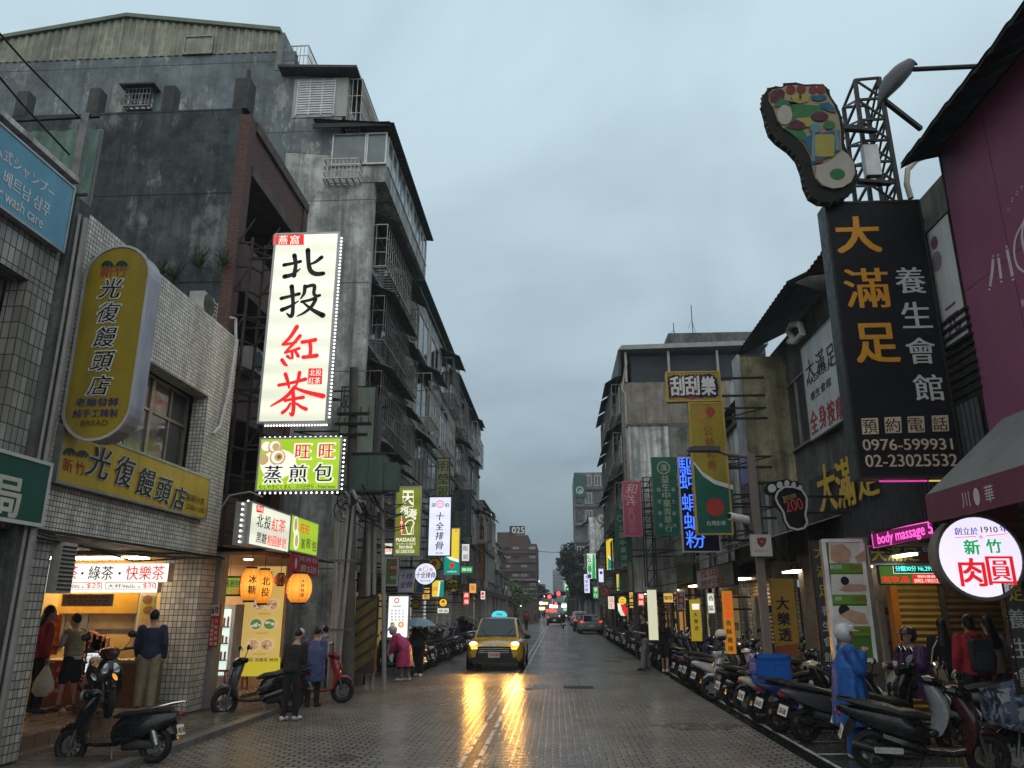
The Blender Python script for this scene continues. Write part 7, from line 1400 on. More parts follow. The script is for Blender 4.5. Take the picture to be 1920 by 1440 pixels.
# far side row, nearest first; tails to the road
far = [
 (4.42, 10.35, -14, 'black', 'maroon', 0, 'large black and maroon scooter nearest on the right with its plate to the road', 'MEY-5174'),
 (5.9, 10.0, 168, 'black', 'black', 0, 'dark scooter with a camouflage cover at the lower right corner', 'NTR-9028'),
 (4.75, 11.75, 4, 'black', 'silver', 0, 'silver trimmed black scooter just beyond the large maroon one', '981-HJC'),
 (4.25, 12.75, 12, 'grey', 'black', 0, 'grey scooter with its rear wheel turned to the road by the blue raincoat', '528-GBK'),
 (4.15, 13.7, 10, 'navy', 'black', 2, 'navy scooter with gold rims just behind the blue crate', '306-LRD'),
 (4.12, 14.75, 8, 'cream', 'black', 0, 'cream and black scooter carrying the blue crate', '817-TWC'),
 (4.15, 15.75, 172, 'black', 'black', 0, 'black scooter with its front wheel to the road before the blue crate', 'KTA-4420'),
 (4.1, 16.8, 8, 'black', 'grey', 0, 'plain black scooter beside the lamp post among the parked row', '662-MNV'),
 (3.95, 18.0, 170, 'silver', 'silver', 0, 'pale silver scooter facing the road with a helmet on its mirror', 'NBC-7735'),
 (4.0, 19.1, 12, 'white', 'white', 0, 'white tailed scooter next to the woman in dark clothes', '459-QKA'),
 (4.05, 20.2, 6, 'black', 'black', 0, 'black scooter just behind the white tailed one', '204-PLZ')]
for x, y, a, b_, ac_, st, lb, pl in far: scooter(lb, x, y, R(a), b_, ac_, st, .07, pl)
scooter('cream scooter under the purple poncho behind the blue raincoat', 5.62, 12.9, R(160), 'cream', 'cream', 1, .05, 'LUA-2216', .1)
for i in range(5): scooter(('grey scooter right beyond the slim pole on the far side', 'navy scooter near the dark haired woman on the far side', 'black scooter behind the man in grey trousers', 'maroon scooter a little beyond the man in grey trousers', 'silver scooter beyond the man in grey trousers')[i], 4.05 + rr.uniform(-.1, .1), 21.6 + i * 1.1 + (2.2 if i > 1 else 0), R(rr.uniform(-5, 15)), ('grey', 'navy', 'black', 'maroon', 'silver')[i], None, 0, .06)
for i in range(34): scooter('one of the scooters packed in the far part of the far-side row', 4.0 + rr.uniform(-.15, .15), 29.0 + i * .74, R(rr.uniform(-8, 18)), rr.choice(('black', 'grey', 'navy', 'black', 'silver', 'white', 'maroon')), None, rr.choice((0, 0, 1)), .06, group='distant scooters on the far side')
for i, (x, y, a, c, lb) in enumerate(((5.35, 11.9, 150, 'black', 'black scooter in the second row behind the blue raincoat'), (5.5, 15.4, 20, 'grey', 'grey scooter in the second row beside the pink lamp post'), (5.45, 16.6, 200, 'black', 'black scooter parked against the dim yellow lotto banner'), (5.3, 18.4, 15, 'maroon', 'maroon scooter in the second row before the lit lottery shop'), (5.2, 20.4, 190, 'black', 'black scooter in the second row under the travel board'), (5.0, 22.2, 10, 'white', 'white scooter in the second row beside the orange banner'), (4.9, 24.2, 170, 'navy', 'navy scooter in the second row below the yellow banner'))): scooter(lb, x, y, R(a), c, None, i % 2, .06, z=.1)
# blue crate, spare helmet, camouflage cover
t = thing('plastic_crate', 'bright blue plastic crate strapped on a parked scooter', 'crate', (4.2, 14.1, .8)); a, c = atY(1413, 1229, 14.2), atY(1481, 1282, 14.2); BL = M('blue_plastic', (.012, .10, .40), .35, 0, .12, 6)
F = Frame((a.x, 14.1, c.z), (1, 0, 0), (0, -1, 0)); w_, h_ = c.x - a.x, a.z - c.z
for Fk in (F, Frame((a.x, 14.55, c.z), (1, 0, 0), (0, -1, 0)), Frame((a.x, 14.55, c.z), (0, -1, 0), (-1, 0, 0)), Frame((c.x, 14.55, c.z), (0, -1, 0), (-1, 0, 0))):
    ww = w_ if abs(Fk.U.x) > .5 else .45; m = MB()
    for k in range(11): Fk.box(m, ww * k / 11, 0, ww * k / 11 + .012, h_, -.02, 0)
    for k in range(6): Fk.box(m, 0, h_ * k / 6, ww, h_ * k / 6 + .022, -.018, -.002)
    Fk.box(m, -.012, h_ - .04, ww + .012, h_ + .012, -.03, .012); Fk.box(m, 0, .02, ww, h_ - .03, -.016, -.01); m.build('side', BL, t)
m = MB(); m.box((a.x, 14.1, c.z), (c.x, 14.55, c.z + .02)); m.build('base', BL, t)
q = atY(1352, 1190, 17.9); t = thing('helmet', 'cream open helmet hanging on the pale silver scooter', 'helmet', q); m = MB(); m.ball(q, (.135, .125, .12), 14, 9); m.build('shell', M('cream_gloss', (.50, .45, .34), .2), t, smooth=True); m = MB(); m.ball(q + V((0, -.02, -.06)), (.11, .12, .08), 12, 7); m.build('lining', BLACKP, t, smooth=True)
m = MB(); cq = V((5.62, 10.0, .95)); rr = random.Random(9); rings = []
for i in range(8):
    s_ = i / 7; rings.append([V((cq.x - .55 + 1.0 * s_ + .05 * math.sin(k * 2.1 + i), cq.y + (.34 - .1 * abs(s_ - .5)) * math.cos(k * math.pi / 7) * (1 + .1 * math.sin(k * 3 + i * 2)), cq.z - .25 + .42 * max(-.3, math.sin(k * math.pi / 7)) * (1 - .5 * abs(s_ - .4)) + .03 * math.sin(i * 5 + k * 4))) for k in range(14)])
m.loft(rings); cam_m, bsd = newmat('camouflage_cloth'); bsd.inputs['Roughness'].default_value = .8
_n = noise(cam_m, 7, 2, posn(cam_m), .5); _a = ramp(cam_m, _n, (.02, .025, .045), (.07, .09, .13), .47, .5); _b = ramp(cam_m, noise(cam_m, 9, 2, posn(cam_m, (1, 1.3, 1)), .5), 0, 1, .55, .57); cam_m.node_tree.links.new(mixc(cam_m, _b, _a, (.22, .23, .25)), bsd.inputs['Base Color'])
tag(m.build('camouflage_cover', cam_m, None, smooth=True), 'crumpled grey and navy camouflage cover thrown over a scooter front', 'cover')

# ------------------------------------------------------------------ cars: nose along +x, origin on the ground
def car(label, loc, rz, body, kind='suv', cat='car', lights=None, taxi=False, group=None, L_=4.55, W_=1.86, H_=1.68):
    t = thing('taxi' if taxi else 'car', label, cat, loc, rz, group); B = lambda m, n, mt, p=t, s=True: m.build(n, mt, p, smooth=s, local=True); hl, hw = L_ / 2, W_ / 2
    def sec(x, w_, zb, zs, zt, wt, n=0): # body ring: sill, belt, top
        return [(x, -w_ * .92, zb), (x, -w_, zb + .16), (x, -w_ * 1.0, (zb + zs) / 2), (x, -w_ * .985, zs), (x, -wt, zt), (x, 0, zt + .02), (x, wt, zt), (x, w_ * .985, zs), (x, w_, (zb + zs) / 2), (x, w_, zb + .16), (x, w_ * .92, zb), (x, 0, zb)]
    zb = .24; bel = H_ * .60
    st = [(-hl, .80, .42, .72, .86, .70), (-hl + .12, .93, .30, .82, bel, .80), (-hl + .6, 1, zb, .86, bel + .03, .86), (-.5, 1, zb, .88, bel, .88), (.55, 1, zb, .88, bel - .01, .88), (hl - 1.0, 1, zb, .88, bel - .03, .84), (hl - .45, .98, zb, .86, bel - .09, .78), (hl - .12, .90, .28, .80, bel - .19, .68), (hl, .78, .36, .66, bel - .30, .60)]
    m = MB(); m.loft([sec(x, hw * a, z0, z1, z2, hw * b_) for x, a, z0, z1, z2, b_ in st]); B(m, 'body', body)
    # greenhouse
    m = MB(); tw = hw * .66; G = [(-hl + .16, hw * .82, bel + .0, hw * .76, bel + .03), (-hl + .45, hw * .86, bel - .02, tw, H_ - .10), (-.35, hw * .88, bel - .02, tw + .03, H_ - .02), (.35, hw * .88, bel - .02, tw, H_ - .05), (hl - 1.02, hw * .85, bel - .05, hw * .80, bel - .0)]
    m.loft([[(x, -a, z0), (x, -c, z1), (x, 0, z1 + .035), (x, c, z1), (x, a, z0)] for x, a, z0, c, z1 in G]); B(m, 'roof', body)
    Pn = lambda i, k: V(((G[i][0]), *[(-G[i][1], G[i][2]), (-G[i][3], G[i][4]), (0, G[i][4] + .035), (G[i][3], G[i][4]), (G[i][1], G[i][2])][k]))
    def pane(pts, nm, off):
        c = sum(pts, V((0, 0, 0))) / len(pts); m = MB(); q = [c + (p - c) * .90 + off for p in pts]; m.add(q + [p - off * .4 for p in q], [tuple(range(len(q)))] + [(i, (i + 1) % len(q), (i + 1) % len(q) + len(q), i + len(q)) for i in range(len(q))]); B(m, nm, glass('car_glass', (.012, .014, .016), .04), s=False)
    pane([Pn(3, 1), Pn(3, 3), Pn(4, 3) + V((0, 0, -.0)), Pn(4, 1)], 'windscreen', V((.035, 0, .05))); pane([Pn(1, 1), Pn(1, 3), Pn(0, 3), Pn(0, 1)], 'rear_window', V((-.03, 0, .03)))
    for s, (a, c) in ((-1, (0, 1)), (1, (4, 3))):
        for i in ((1, 2), (2, 3)): pane([Pn(i[0], a), Pn(i[1], a), Pn(i[1], c), Pn(i[0], c)], 'side_window', V((0, s * .012, .004)))
        m = MB(); m.ball((hl - 1.25, s * (hw + .1), bel + .04), (.06, .11, .08), 10, 6); m.bar((hl - 1.25, s * hw * .9, bel - .02), (hl - 1.25, s * (hw + .05), bel + .02), .05); B(m, 'wing_mirror', body if not taxi else BLACKP)
    for sx in (-1, 1):
        for s in (-1, 1):
            c = (sx * hl * .60 + .03, s * (hw - .10), .34); m = MB(); m.tube([(c[0], c[1] - .09, c[2]), (c[0], c[1] + .09, c[2])], .20, 16)
            for k in range(5): a = k * 2 * math.pi / 5; m.bar((c[0], c[1] + s * .1, c[2]), (c[0] + .2 * math.cos(a), c[1] + s * .1, c[2] + .2 * math.sin(a)), .05, .02)
            o = B(m, 'wheel', M('alloy', (.25, .25, .25), .3, .8)); m = MB(); ringm(m, c, .265, .075, n=24, m=8, sq=1.35); B(m, 'tyre', RUBBER, o)
            m = MB(); ringm(m, (c[0], s * (hw - .012), c[2]), .36, .035, n=24, m=6, sq=1.); B(m, 'wheel_arch', BLACKP)
    x = hl - .02; m = MB()
    m.loft([[(x - .10, -hw * .70, .40), (x - .10, hw * .70, .40), (x - .16, hw * .60, .76), (x - .16, -hw * .60, .76)], [(x + .06, -hw * .66, .40), (x + .06, hw * .66, .40), (x + .03, hw * .55, .745), (x + .03, -hw * .55, .745)]]); B(m, 'grille', M('black_grille', (.01, .01, .01), .4))
    m = MB(); m.loft([[(x - .35, -hw * .93, .26), (x - .35, hw * .93, .26), (x - .35, hw * .96, .48), (x - .35, -hw * .96, .48)], [(x + .07, -hw * .76, .24), (x + .07, hw * .76, .24), (x + .07, hw * .74, .42), (x + .07, -hw * .74, .42)]]); B(m, 'bumper', M('dark_bumper', (.02, .02, .02), .5))
    for k in range(3): m = MB(); m.box((x + .04, -hw * .52, .56 + k * .06), (x + .062, hw * .52, .57 + k * .06)); B(m, 'grille_bar', CHROME, s=False)
    on = lights or {}
    for s in (-1, 1):
        m = MB(); m.loft([ell(x - .02, .83, .07, .035, 8, s * hw * .70), ell(x - .14, .86, .14, .05, 8, s * hw * .78), ell(x - .36, .90, .06, .05, 8, s * hw * .92)]); B(m, 'headlight', LENS)
        m = MB(); m.ball((x - .0, s * hw * .72, .835), (.035, .12, .05), 10, 6)
        if on.get('front'): B(m, 'headlamp_bulb', on['front'])
        m = MB(); m.loft([ell(-hl + .03, .92, .10, .07, 8, s * hw * .74), ell(-hl + .2, .95, .08, .08, 8, s * hw * .86)]); B(m, 'tail_light', on.get('rear', REDL))
    F = Frame((x + .085, 0, .50), (0, 1, 0), (1, 0, 0)); m = MB(); F.box(m, -.19, -.085, .19, .085, -.01, 0); pl = B(m, 'licence_plate', M('plate_pinkish', (.55, .42, .40), .4) if taxi else PLATE, s=False); m = MB(); text(m, F, 'TDW-5093', 0, 0, .085, .004, .33, .02); B(m, 'lettering', M('plate_red', (.25, .03, .03), .5) if taxi else INK, pl, False)
    F = Frame((-hl - .005, 0, .62), (0, -1, 0), (-1, 0, 0)); m = MB(); F.box(m, -.19, -.085, .19, .085, -.03, .01); B(m, 'licence_plate', PLATE, s=False)
    if taxi:
        z = H_ + .02; m = MB(); m.loft([[(a, -w2, z + h) for a in (-.09, .09)] + [(a, w2, z + h) for a in (.09, -.09)] for w2, h in ((.26, 0), (.27, .07), (.20, .16), (.10, .20))]); B(m, 'roof_sign', glow('taxi_cyan', (.10, .68, .85), .9))
        m = MB(); F = Frame((.10, 0, z + .08), (0, 1, 0), (1, 0, 0)); text(m, F, 'TAXI', 0, 0, .07, .0, .2, .03); B(m, 'roof_lettering', NAVY, s=False)
        m = MB(); m.tube([(hl + .012, -.09, .73), (hl + .012, .09, .73)], .01, 6); ringm(m, (0, 0, -5), .01, .002); 
        m = MB(); m.prism(lambda a, b_, d: V((hl - .045 + d, a, .80 + b_)), disc(0, 0, .075, .05), 0, .02); B(m, 'badge', CHROME)
        for s in (-1, 1): m = MB(); m.tube([(hl - .85, s * .15, bel - .01), (hl - 1.02, -s * .1 + s * .45, bel + .12), (hl - 1.3, s * .5, bel + .3)], .008, 5); B(m, 'wiper', BLACKP)
        m = MB(); m.ball((.3, -.25, H_ - .13), (.03, .05, .035)); m.ball((.3, -.13, H_ - .13), (.03, .05, .035)); 
    return t
HL = glow('headlamp_glow', (1, .55, .13), 45); TL = glow('tail_glow', (1, .05, .03), 1.3)
p0 = atZ(927, 1258); tx = car('yellow taxi driving towards the viewer with glowing amber headlamps', (p0.x + .0, p0.y + 2.1, 0), R(-90), M('taxi_yellow', (.43, .265, .022), .2, 0, .05, 3, coat=.7), lights={'front': HL}, taxi=True, cat='taxi', H_=1.62)
for s in (-1, 1):
    l_ = bpy.data.lights.new('headlamp_beam', 'SPOT'); l_.energy = 230; l_.color = (1, .46, .085); l_.spot_size = R(100); l_.spot_blend = 1; l_.shadow_soft_size = .3
    o = bpy.data.objects.new('headlamp_beam', l_); col.objects.link(o); o.location = (p0.x + s * .62, p0.y - .32, .84); o.rotation_euler = (R(77), 0, R(180))
car('silver sedan with lit tail lamps parked beyond the far-side motorbikes', (2.6, 66, 0), R(92), paint('silver'), lights={'rear': TL}, H_=1.48); car('dark hatchback just ahead of the silver sedan', (2.35, 73, 0), R(90), paint('black'), lights={'rear': TL}, H_=1.5)
car('small dark car far off near the middle of the street', (-.35, 98, 0), R(90), paint('black'), lights={'rear': TL}, H_=1.5); car('far white car parked beyond the silver sedan', (2.5, 92, 0), R(91), paint('white'))
car('farthest dark car waiting beyond the crossing', (.6, 140, 0), R(90), paint('grey'), lights={'rear': TL})
# ------------------------------------------------------------------ people: facing +y in their own space, feet on z = 0
REM = []
def skin(o, vox, it=4):
    a = o.modifiers.new('remesh', 'REMESH'); a.mode = 'VOXEL'; a.voxel_size = vox; a.use_smooth_shade = True
    s = o.modifiers.new('smooth', 'SMOOTH'); s.factor = .5; s.iterations = it; REM.append(o); return o
def cap_(m, a, b, ra, rb):
    a, b = V(a), V(b); m.tube([a, (a + b) / 2, b], [ra, (ra + rb) / 2 * 1.02, rb], 10); m.ball(a, ra, 10, 6); m.ball(b, rb, 10, 6)
ARMS = {'down': ((.06, -.03, -.28), (.075, .05, -.50)), 'fwd': ((.05, .12, -.25), (.0, .36, -.22)), 'phone': ((.04, .03, -.29), (-.08, .25, -.24)), 'chin': ((.06, .10, -.26), (-.11, .21, -.04)), 'umb': ((.05, .08, -.27), (-.02, .24, -.10)), 'reach': ((.03, .20, -.18), (.0, .42, -.30)), 'swingb': ((.05, -.10, -.27), (.06, -.06, -.50)), 'swingf': ((.05, .05, -.28), (.04, .20, -.46)), 'bag': ((.06, -.02, -.28), (.07, .06, -.49))}
SKIN = M('skin_tone', (.34, .20, .14), .55, 0, .1, 10); HAIR = M('black_hair', (.012, .010, .009), .45, 0, .2, 20); EYE_W = M('eye_dark', (.02, .015, .012), .2, var=0)
def person(label, loc, rz, h=1.70, arms=('down', 'down'), legs=((.0, .0), (.0, .0)), lean=0., nod=0., turn=0., wear=(), hair='short', fine=False, sit=False, knees=.0):
    s = h / 1.70; t = thing('person', label, 'person', loc, rz); vx = .009 if fine else .014
    X = lambda p: V(p) * s
    cl, sl_ = math.cos(lean), math.sin(lean)
    def up(p):  # upper body turned forward about the hips
        y, z = p[1], p[2] - .95; return V((p[0], y * cl + z * sl_, .95 + z * cl - y * sl_)) * s
    J = {}
    for k, sd in ((0, -1), (1, 1)):
        st, lift = legs[k]
        J['hip', k] = X((sd * .088, 0, .90)); J['knee', k] = X((sd * .098, st * .55 + .02 + knees, .49 + lift * .3)); J['ank', k] = X((sd * .10, st, .085 + lift)); J['toe', k] = J['ank', k] + X((sd * .015, .155, -.045))
        if sit: J['knee', k] = X((sd * .14, .40, .52 + .36 - .32)); J['ank', k] = X((sd * .15, .38, .10)); J['hip', k] = X((sd * .10, 0, .62)); J['toe', k] = J['ank', k] + X((0, .15, -.04))
        so = (sd * .178, 0, 1.395); e, w_ = ARMS[arms[k]]
        J['sh', k] = up(so); J['elb', k] = up((so[0] + sd * e[0], so[1] + e[1], so[2] + e[2])); J['wri', k] = up((so[0] + sd * w_[0], so[1] + w_[1], so[2] + w_[2]))
    dz = V((0, 0, -.28 * s)) if sit else V((0, 0, 0))
    if sit:
        for q in ('sh', 'elb', 'wri'):
            for k in (0, 1): J[q, k] = J[q, k] + dz
    hc = up((0, .02, 1.595)) + dz; nk = up((0, -.005, 1.45)) + dz
    TOR = [(.88, .150, .105), (.96, .160, .112), (1.08, .140, .10), (1.22, .160, .112), (1.34, .172, .108), (1.41, .135, .085), (1.45, .07, .062)]
    def torso(m, ex, zmin=.8, zmax=2):
        rs = []
        for z, rx, ry in TOR:
            if z < zmin or z > zmax: continue
            rs.append([up(((rx + ex) * math.cos(2 * math.pi * k / 14), (ry + ex) * math.sin(2 * math.pi * k / 14), z)) + dz for k in range(14)])
        m.loft(rs)
    m = MB(); torso(m, 0)
    for k in (0, 1):
        cap_(m, J['hip', k], J['knee', k], .080 * s, .052 * s); cap_(m, J['knee', k], J['ank', k], .054 * s, .036 * s); cap_(m, J['ank', k] + V((0, -.02, -.03)), J['toe', k], .038 * s, .03 * s)
        cap_(m, J['sh', k], J['elb', k], .050 * s, .038 * s); cap_(m, J['elb', k], J['wri', k], .038 * s, .026 * s)
        sd = -1 if k == 0 else 1; d = (J['wri', k] - J['elb', k]).normalized(); sidev = d.cross(V((0, 0, 1)) if abs(d.z) < .8 else V((0, 1, 0))).normalized(); nv = sidev.cross(d)
        c = J['wri', k] + d * .055 * s; m.ball(c, .034 * s, 8, 6); m.ball(c + d * .025 * s, .034 * s, 8, 6)
        for f, ln in ((-.026, .062), (-.009, .075), (.009, .07), (.026, .052)):
            a = c + d * .035 * s + sidev * f * s; b_ = a + (d * .6 - nv * .35 * 1) .normalized() * ln * .55 * s; e_ = b_ + (d * .35 - nv * .9).normalized() * ln * .5 * s
            cap_(m, a, b_, .0095 * s, .009 * s); cap_(m, b_, e_, .009 * s, .008 * s)
        a = c + sidev * .03 * s * sd; cap_(m, a, a + (d * .6 + sidev * sd * .7).normalized() * .05 * s, .011 * s, .009 * s)
    cap_(m, nk, hc + V((0, -.01, -.06)) * s, .056 * s, .052 * s)
    hr = Matrix.Rotation(-nod, 3, 'X'); tr_ = Matrix.Rotation(turn, 3, 'Z'); Hh = lambda p: hc + tr_ @ (hr @ (V(p) * s))
    def hb(m, c, r, n=12): # ball carried by the head
        mm = MB(); mm.ball((0, 0, 0), r, n, 8); m.add([Hh(V(p) + V(c)) for p in mm.v], mm.f)
    hb(m, (0, 0, .01), (.076, .095, .115)); hb(m, (0, .03, -.06), (.052, .06, .05)); hb(m, (0, .098, -.012), (.013, .02, .024), 8); hb(m, (-.078, -.005, -.005), (.012, .02, .03), 8); hb(m, (.078, -.005, -.005), (.012, .02, .03), 8); hb(m, (0, .078, .03), (.05, .018, .012), 8); hb(m, (0, .085, -.055), (.024, .012, .009), 8)
    skin(m.build('body', SKIN, t, local=True), vx, 3)
    m = MB()
    for sd in (-1, 1): hb(m, (sd * .03, .088, .012), (.013, .008, .008), 8)
    m.build('eyes', EYE_W, t, True, True)
    if hair in ('short', 'long', 'bun', 'tail'):
        m = MB(); hb(m, (0, -.018, .03), (.087, .098, .112))
        if hair == 'long':
            for q in range(5): hb(m, (0, -.065 - .008 * q, -.05 - .07 * q), (.085 + .006 * q, .045, .07))
        if hair == 'bun': hb(m, (0, -.09, .09), (.05, .05, .05)); hb(m, (0, -.06, -.04), (.065, .05, .06))
        # keep the face clear
        m.v = [p + (p - hc) * 0 for p in m.v]; o = skin(m.build('hair', HAIR, t, local=True), .014, 2)
        if hair != 'x':
            o.location = tr_ @ (hr @ V((0, -.012, .012)))
    for w__ in wear:
        k, mt = w__[0], w__[1]; m = MB(); nm = k
        if k in ('top', 'jacket', 'tshirt', 'vest', 'hoodie'):
            ex = {'top': .014, 'tshirt': .018, 'jacket': .034, 'vest': .042, 'hoodie': .04}[k]; torso(m, ex, .86 if k != 'vest' else .95, 1.42)
            for a in (0, 1):
                if k != 'vest': cap_(m, J['sh', a], J['elb', a] if k != 'tshirt' else J['sh', a].lerp(J['elb', a], .75), (.055 + ex * .75) * s, (.042 + ex * .8) * s)
                else: m.ball(J['sh', a], .075 * s, 10, 6)
                if k in ('top', 'jacket', 'hoodie'): cap_(m, J['elb', a], J['elb', a].lerp(J['wri', a], .93), (.042 + ex * .7) * s, (.034 + ex * .5) * s)
            if k == 'hoodie': m.ball(up((0, -.09, 1.45)) + dz, (.13 * s, .07 * s, .06 * s), 10, 6)
            if k == 'vest':
                for z in (1.0, 1.09, 1.18, 1.27): m.loft([[up(((.17 + r_) * math.cos(2 * math.pi * q / 14), (.125 + r_) * math.sin(2 * math.pi * q / 14), z + dd)) for q in range(14)] for dd, r_ in ((-.035, .01), (0, .032), (.035, .01))])
        elif k in ('trousers', 'shorts', 'baggy'):
            torso(m, .016, .8, 1.0); ex = {'trousers': .016, 'shorts': .032, 'baggy': .038}[k]
            for a in (0, 1):
                m.ball(J['hip', a], (.085 + ex) * s, 10, 6)
                if k == 'shorts': cap_(m, J['hip', a], J['hip', a].lerp(J['knee', a], .85), (.085 + ex * .8) * s, (.062 + ex) * s)
                else: cap_(m, J['hip', a], J['knee', a], (.082 + ex) * s, (.056 + ex) * s); cap_(m, J['knee', a], J['ank', a] + V((0, 0, .01)), (.058 + ex) * s, (.044 + ex) * s)
        elif k == 'shoes':
            for a in (0, 1): cap_(m, J['ank', a] + V((0, -.03, -.03)) * s, J['toe', a], .052 * s, .042 * s); m.ball(J['ank', a], .05 * s, 8, 6)
        elif k in ('raincoat', 'poncho'):
            zb = w__[2] if len(w__) > 2 else .45; fl = w__[3] if len(w__) > 3 else .10; rs = []; rr = random.Random(len(label))
            for i in range(9):
                f = i / 8; z = 1.43 - (1.43 - zb) * f; rx = .10 + .13 * min(1, f * 4) + fl * f; ry = .085 + .085 * min(1, f * 4) + fl * .8 * f
                ring_ = []
                for q in range(22):
                    a = 2 * math.pi * q / 22; wv = 1 + .05 * f * math.sin(q * 2.4 + i * .5) + .04 * f * math.sin(q * 4.1); p = (rx * wv * math.cos(a), ry * wv * math.sin(a), z); ring_.append((up(p) if z > .9 else X((p[0], p[1] + (up((0, 0, .95)).y) * 0, p[2]))) + dz * (1 if z > .6 else .5))
                rs.append(ring_)
            m.loft(rs)
            for a in (0, 1): cap_(m, J['sh', a], J['elb', a], .095 * s, .092 * s); cap_(m, J['elb', a], J['elb', a].lerp(J['wri', a], .9), .09 * s, .065 * s)
            if w__[-1] == 'hood': hb(m, (0, -.02, .02), (.105, .115, .13)); hb(m, (0, -.03, -.09), (.10, .09, .08))
            nm = 'raincoat'
        elif k in ('cap', 'helmet'):
            hb(m, (0, -.008, .075), (.099, .112, .082)) if k == 'cap' else None
            if k == 'cap': hb(m, (0, .12, .06), (.07, .07, .012))
            else:
                for sc_, in_ in ((1, 0), (.9, 1)):   # a shell open at the face and the neck
                    k0 = len(m.v); nu, nv = 28, 18
                    for i in range(nv + 1):
                        ph = -math.pi / 2 + math.pi * i / nv
                        for j in range(nu): th = 2 * math.pi * j / nu; m.v.append(Hh((.124 * sc_ * math.cos(ph) * math.cos(th), .148 * sc_ * math.cos(ph) * math.sin(th) - .012, .138 * sc_ * math.sin(ph) + .03)))
                    for i in range(nv):
                        for j in range(nu):
                            ph = -math.pi / 2 + math.pi * (i + .5) / nv; th = 2 * math.pi * (j + .5) / nu; y_, z_ = math.cos(ph) * math.sin(th), math.sin(ph)
                            if z_ < -.86 or (y_ > .30 and z_ < .16): continue
                            m.f.append((k0 + i * nu + j, k0 + i * nu + (j + 1) % nu, k0 + (i + 1) * nu + (j + 1) % nu, k0 + (i + 1) * nu + j))
        o = m.build(nm, mt, t, smooth=k == 'helmet', local=True)
        if k != 'helmet': skin(o, vx if k not in ('raincoat', 'poncho') else .012, 2 if k == 'shoes' else 12 if k == 'helmet' else 4)
        if k == 'helmet':
            m = MB(); mm = MB(); mm.ball((0, .115, .062), (.100, .075, .014), 16, 7); m.add([Hh(p) for p in mm.v], mm.f); m.build('peak', mt, t, True, True)
    t['J'] = 0; del t['J']
    return t, J, hc
def cloth(k, c=None, r=.8):
    if k in MATS: return MATS[k]
    m = M(k, c, r, 0, .22, 9); bs = m.node_tree.nodes['Principled BSDF']
    bump(m, bs, noise(m, 9, 3, posn(m, (1.6, 1.6, .55), True), .55), .05, .55 if r > .5 else .8); return m
BKC = cloth('black_cloth', (.014, .014, .016)); NVC = cloth('navy_cloth', (.02, .025, .05)); GRC = cloth('grey_trousers', (.17, .16, .15)); KHC = cloth('khaki_cloth', (.20, .16, .10)); WSH = cloth('white_shoes', (.48, .47, .45), .5); BSH = cloth('dark_shoes', (.025, .022, .02), .5); RDC = cloth('red_jacket', (.27, .018, .025)); PNC = cloth('pink_rain_film', (.38, .035, .12), .35); BLC = cloth('blue_rain_film', (.010, .068, .25), .42); SLC = cloth('slate_blue_rain_film', (.05, .065, .16), .4); WHC = cloth('white_hood_cloth', (.42, .41, .42)); TAN = cloth('tan_quilt', (.22, .17, .10), .6); PKS = cloth('pink_grey_shirt', (.40, .36, .37)); PPC = cloth('purple_rain_film', (.06, .02, .075), .35); GYH = M('grey_helmet', (.36, .37, .38), .22, 0, .05, 5, coat=.5)
fa = lambda dx, dy: math.atan2(-dx, dy)   # heading that faces (dx, dy)
q = atY(143, 1200, 13.15); q.z = .30; person('man in a tan quilted vest and dark shorts reaching over the drinks counter', q, fa(-1, .2), 1.5, ('fwd', 'fwd'), ((.10, 0), (-.08, 0)), .10, .25, 0, (('tshirt', PKS), ('vest', TAN), ('shorts', BKC), ('shoes', cloth('brown_shoes', (.09, .05, .035)))))
m = MB(); 
q2 = atZ(58, 1338, .30); t2, J2, _ = person('person in a red top and black trousers half behind the tiled pier', q2, fa(.6, .6), 1.62, ('down', 'bag'), ((0, 0), (.05, 0)), .05, .2, 0, (('jacket', RDC), ('trousers', BKC), ('shoes', BSH)), 'long')
a = atY(88, 1248, q2.y - .1); tb_ = thing('plastic_bag', 'bulging white plastic bag held by the person in red', 'bag', a); m = MB(); m.loft([[a + V((rx * math.cos(k * .5236) * (1 + .08 * math.sin(k * 3)), ry * math.sin(k * .5236), z)) for k in range(12)] for z, rx, ry in ((.02, .02, .02), (-.10, .08, .06), (-.25, .16, .10), (-.38, .17, .11), (-.46, .10, .07))]); m.build('bag', M('white_film', (.42, .37, .30), .35, 0, .12, 8), tb_, smooth=True); m = MB(); m.tube([a + V((-.02, 0, 0)), a + V((-.04, 0, .1)), a + V((.03, 0, .1)), a + V((.02, 0, 0))], .006, 5); m.build('handle', M('white_film', ()), tb_)
q = atY(284, 1200, 13.3); q.z = .30; person('man in a navy jacket and khaki trousers behind the tiled corner pier', q, fa(-.4, .9), 1.56, ('swingf', 'down'), ((.06, 0), (-.04, 0)), .06, .2, 0, (('jacket', NVC), ('baggy', KHC), ('shoes', BSH)))
q = atZ(541, 1352, .0); person('man in black with a white cap seen from behind at the bun shop', q, fa(.25, 1), 1.54, ('phone', 'phone'), ((-.06, 0), (.06, 0)), .2, .6, 0, (('jacket', BKC), ('trousers', BKC), ('shoes', WSH), ('cap', WHC)))
q = atZ(583, 1326, .0); person('person in a slate blue rain cape beside the man in black', q, fa(.1, 1), 1.52, ('phone', 'phone'), ((0, 0), (.05, 0)), .14, .4, 0, (('raincoat', SLC, .55, .04), ('trousers', BKC), ('shoes', BSH), ('cap', cloth('mauve_cap', (.10, .07, .12)))))
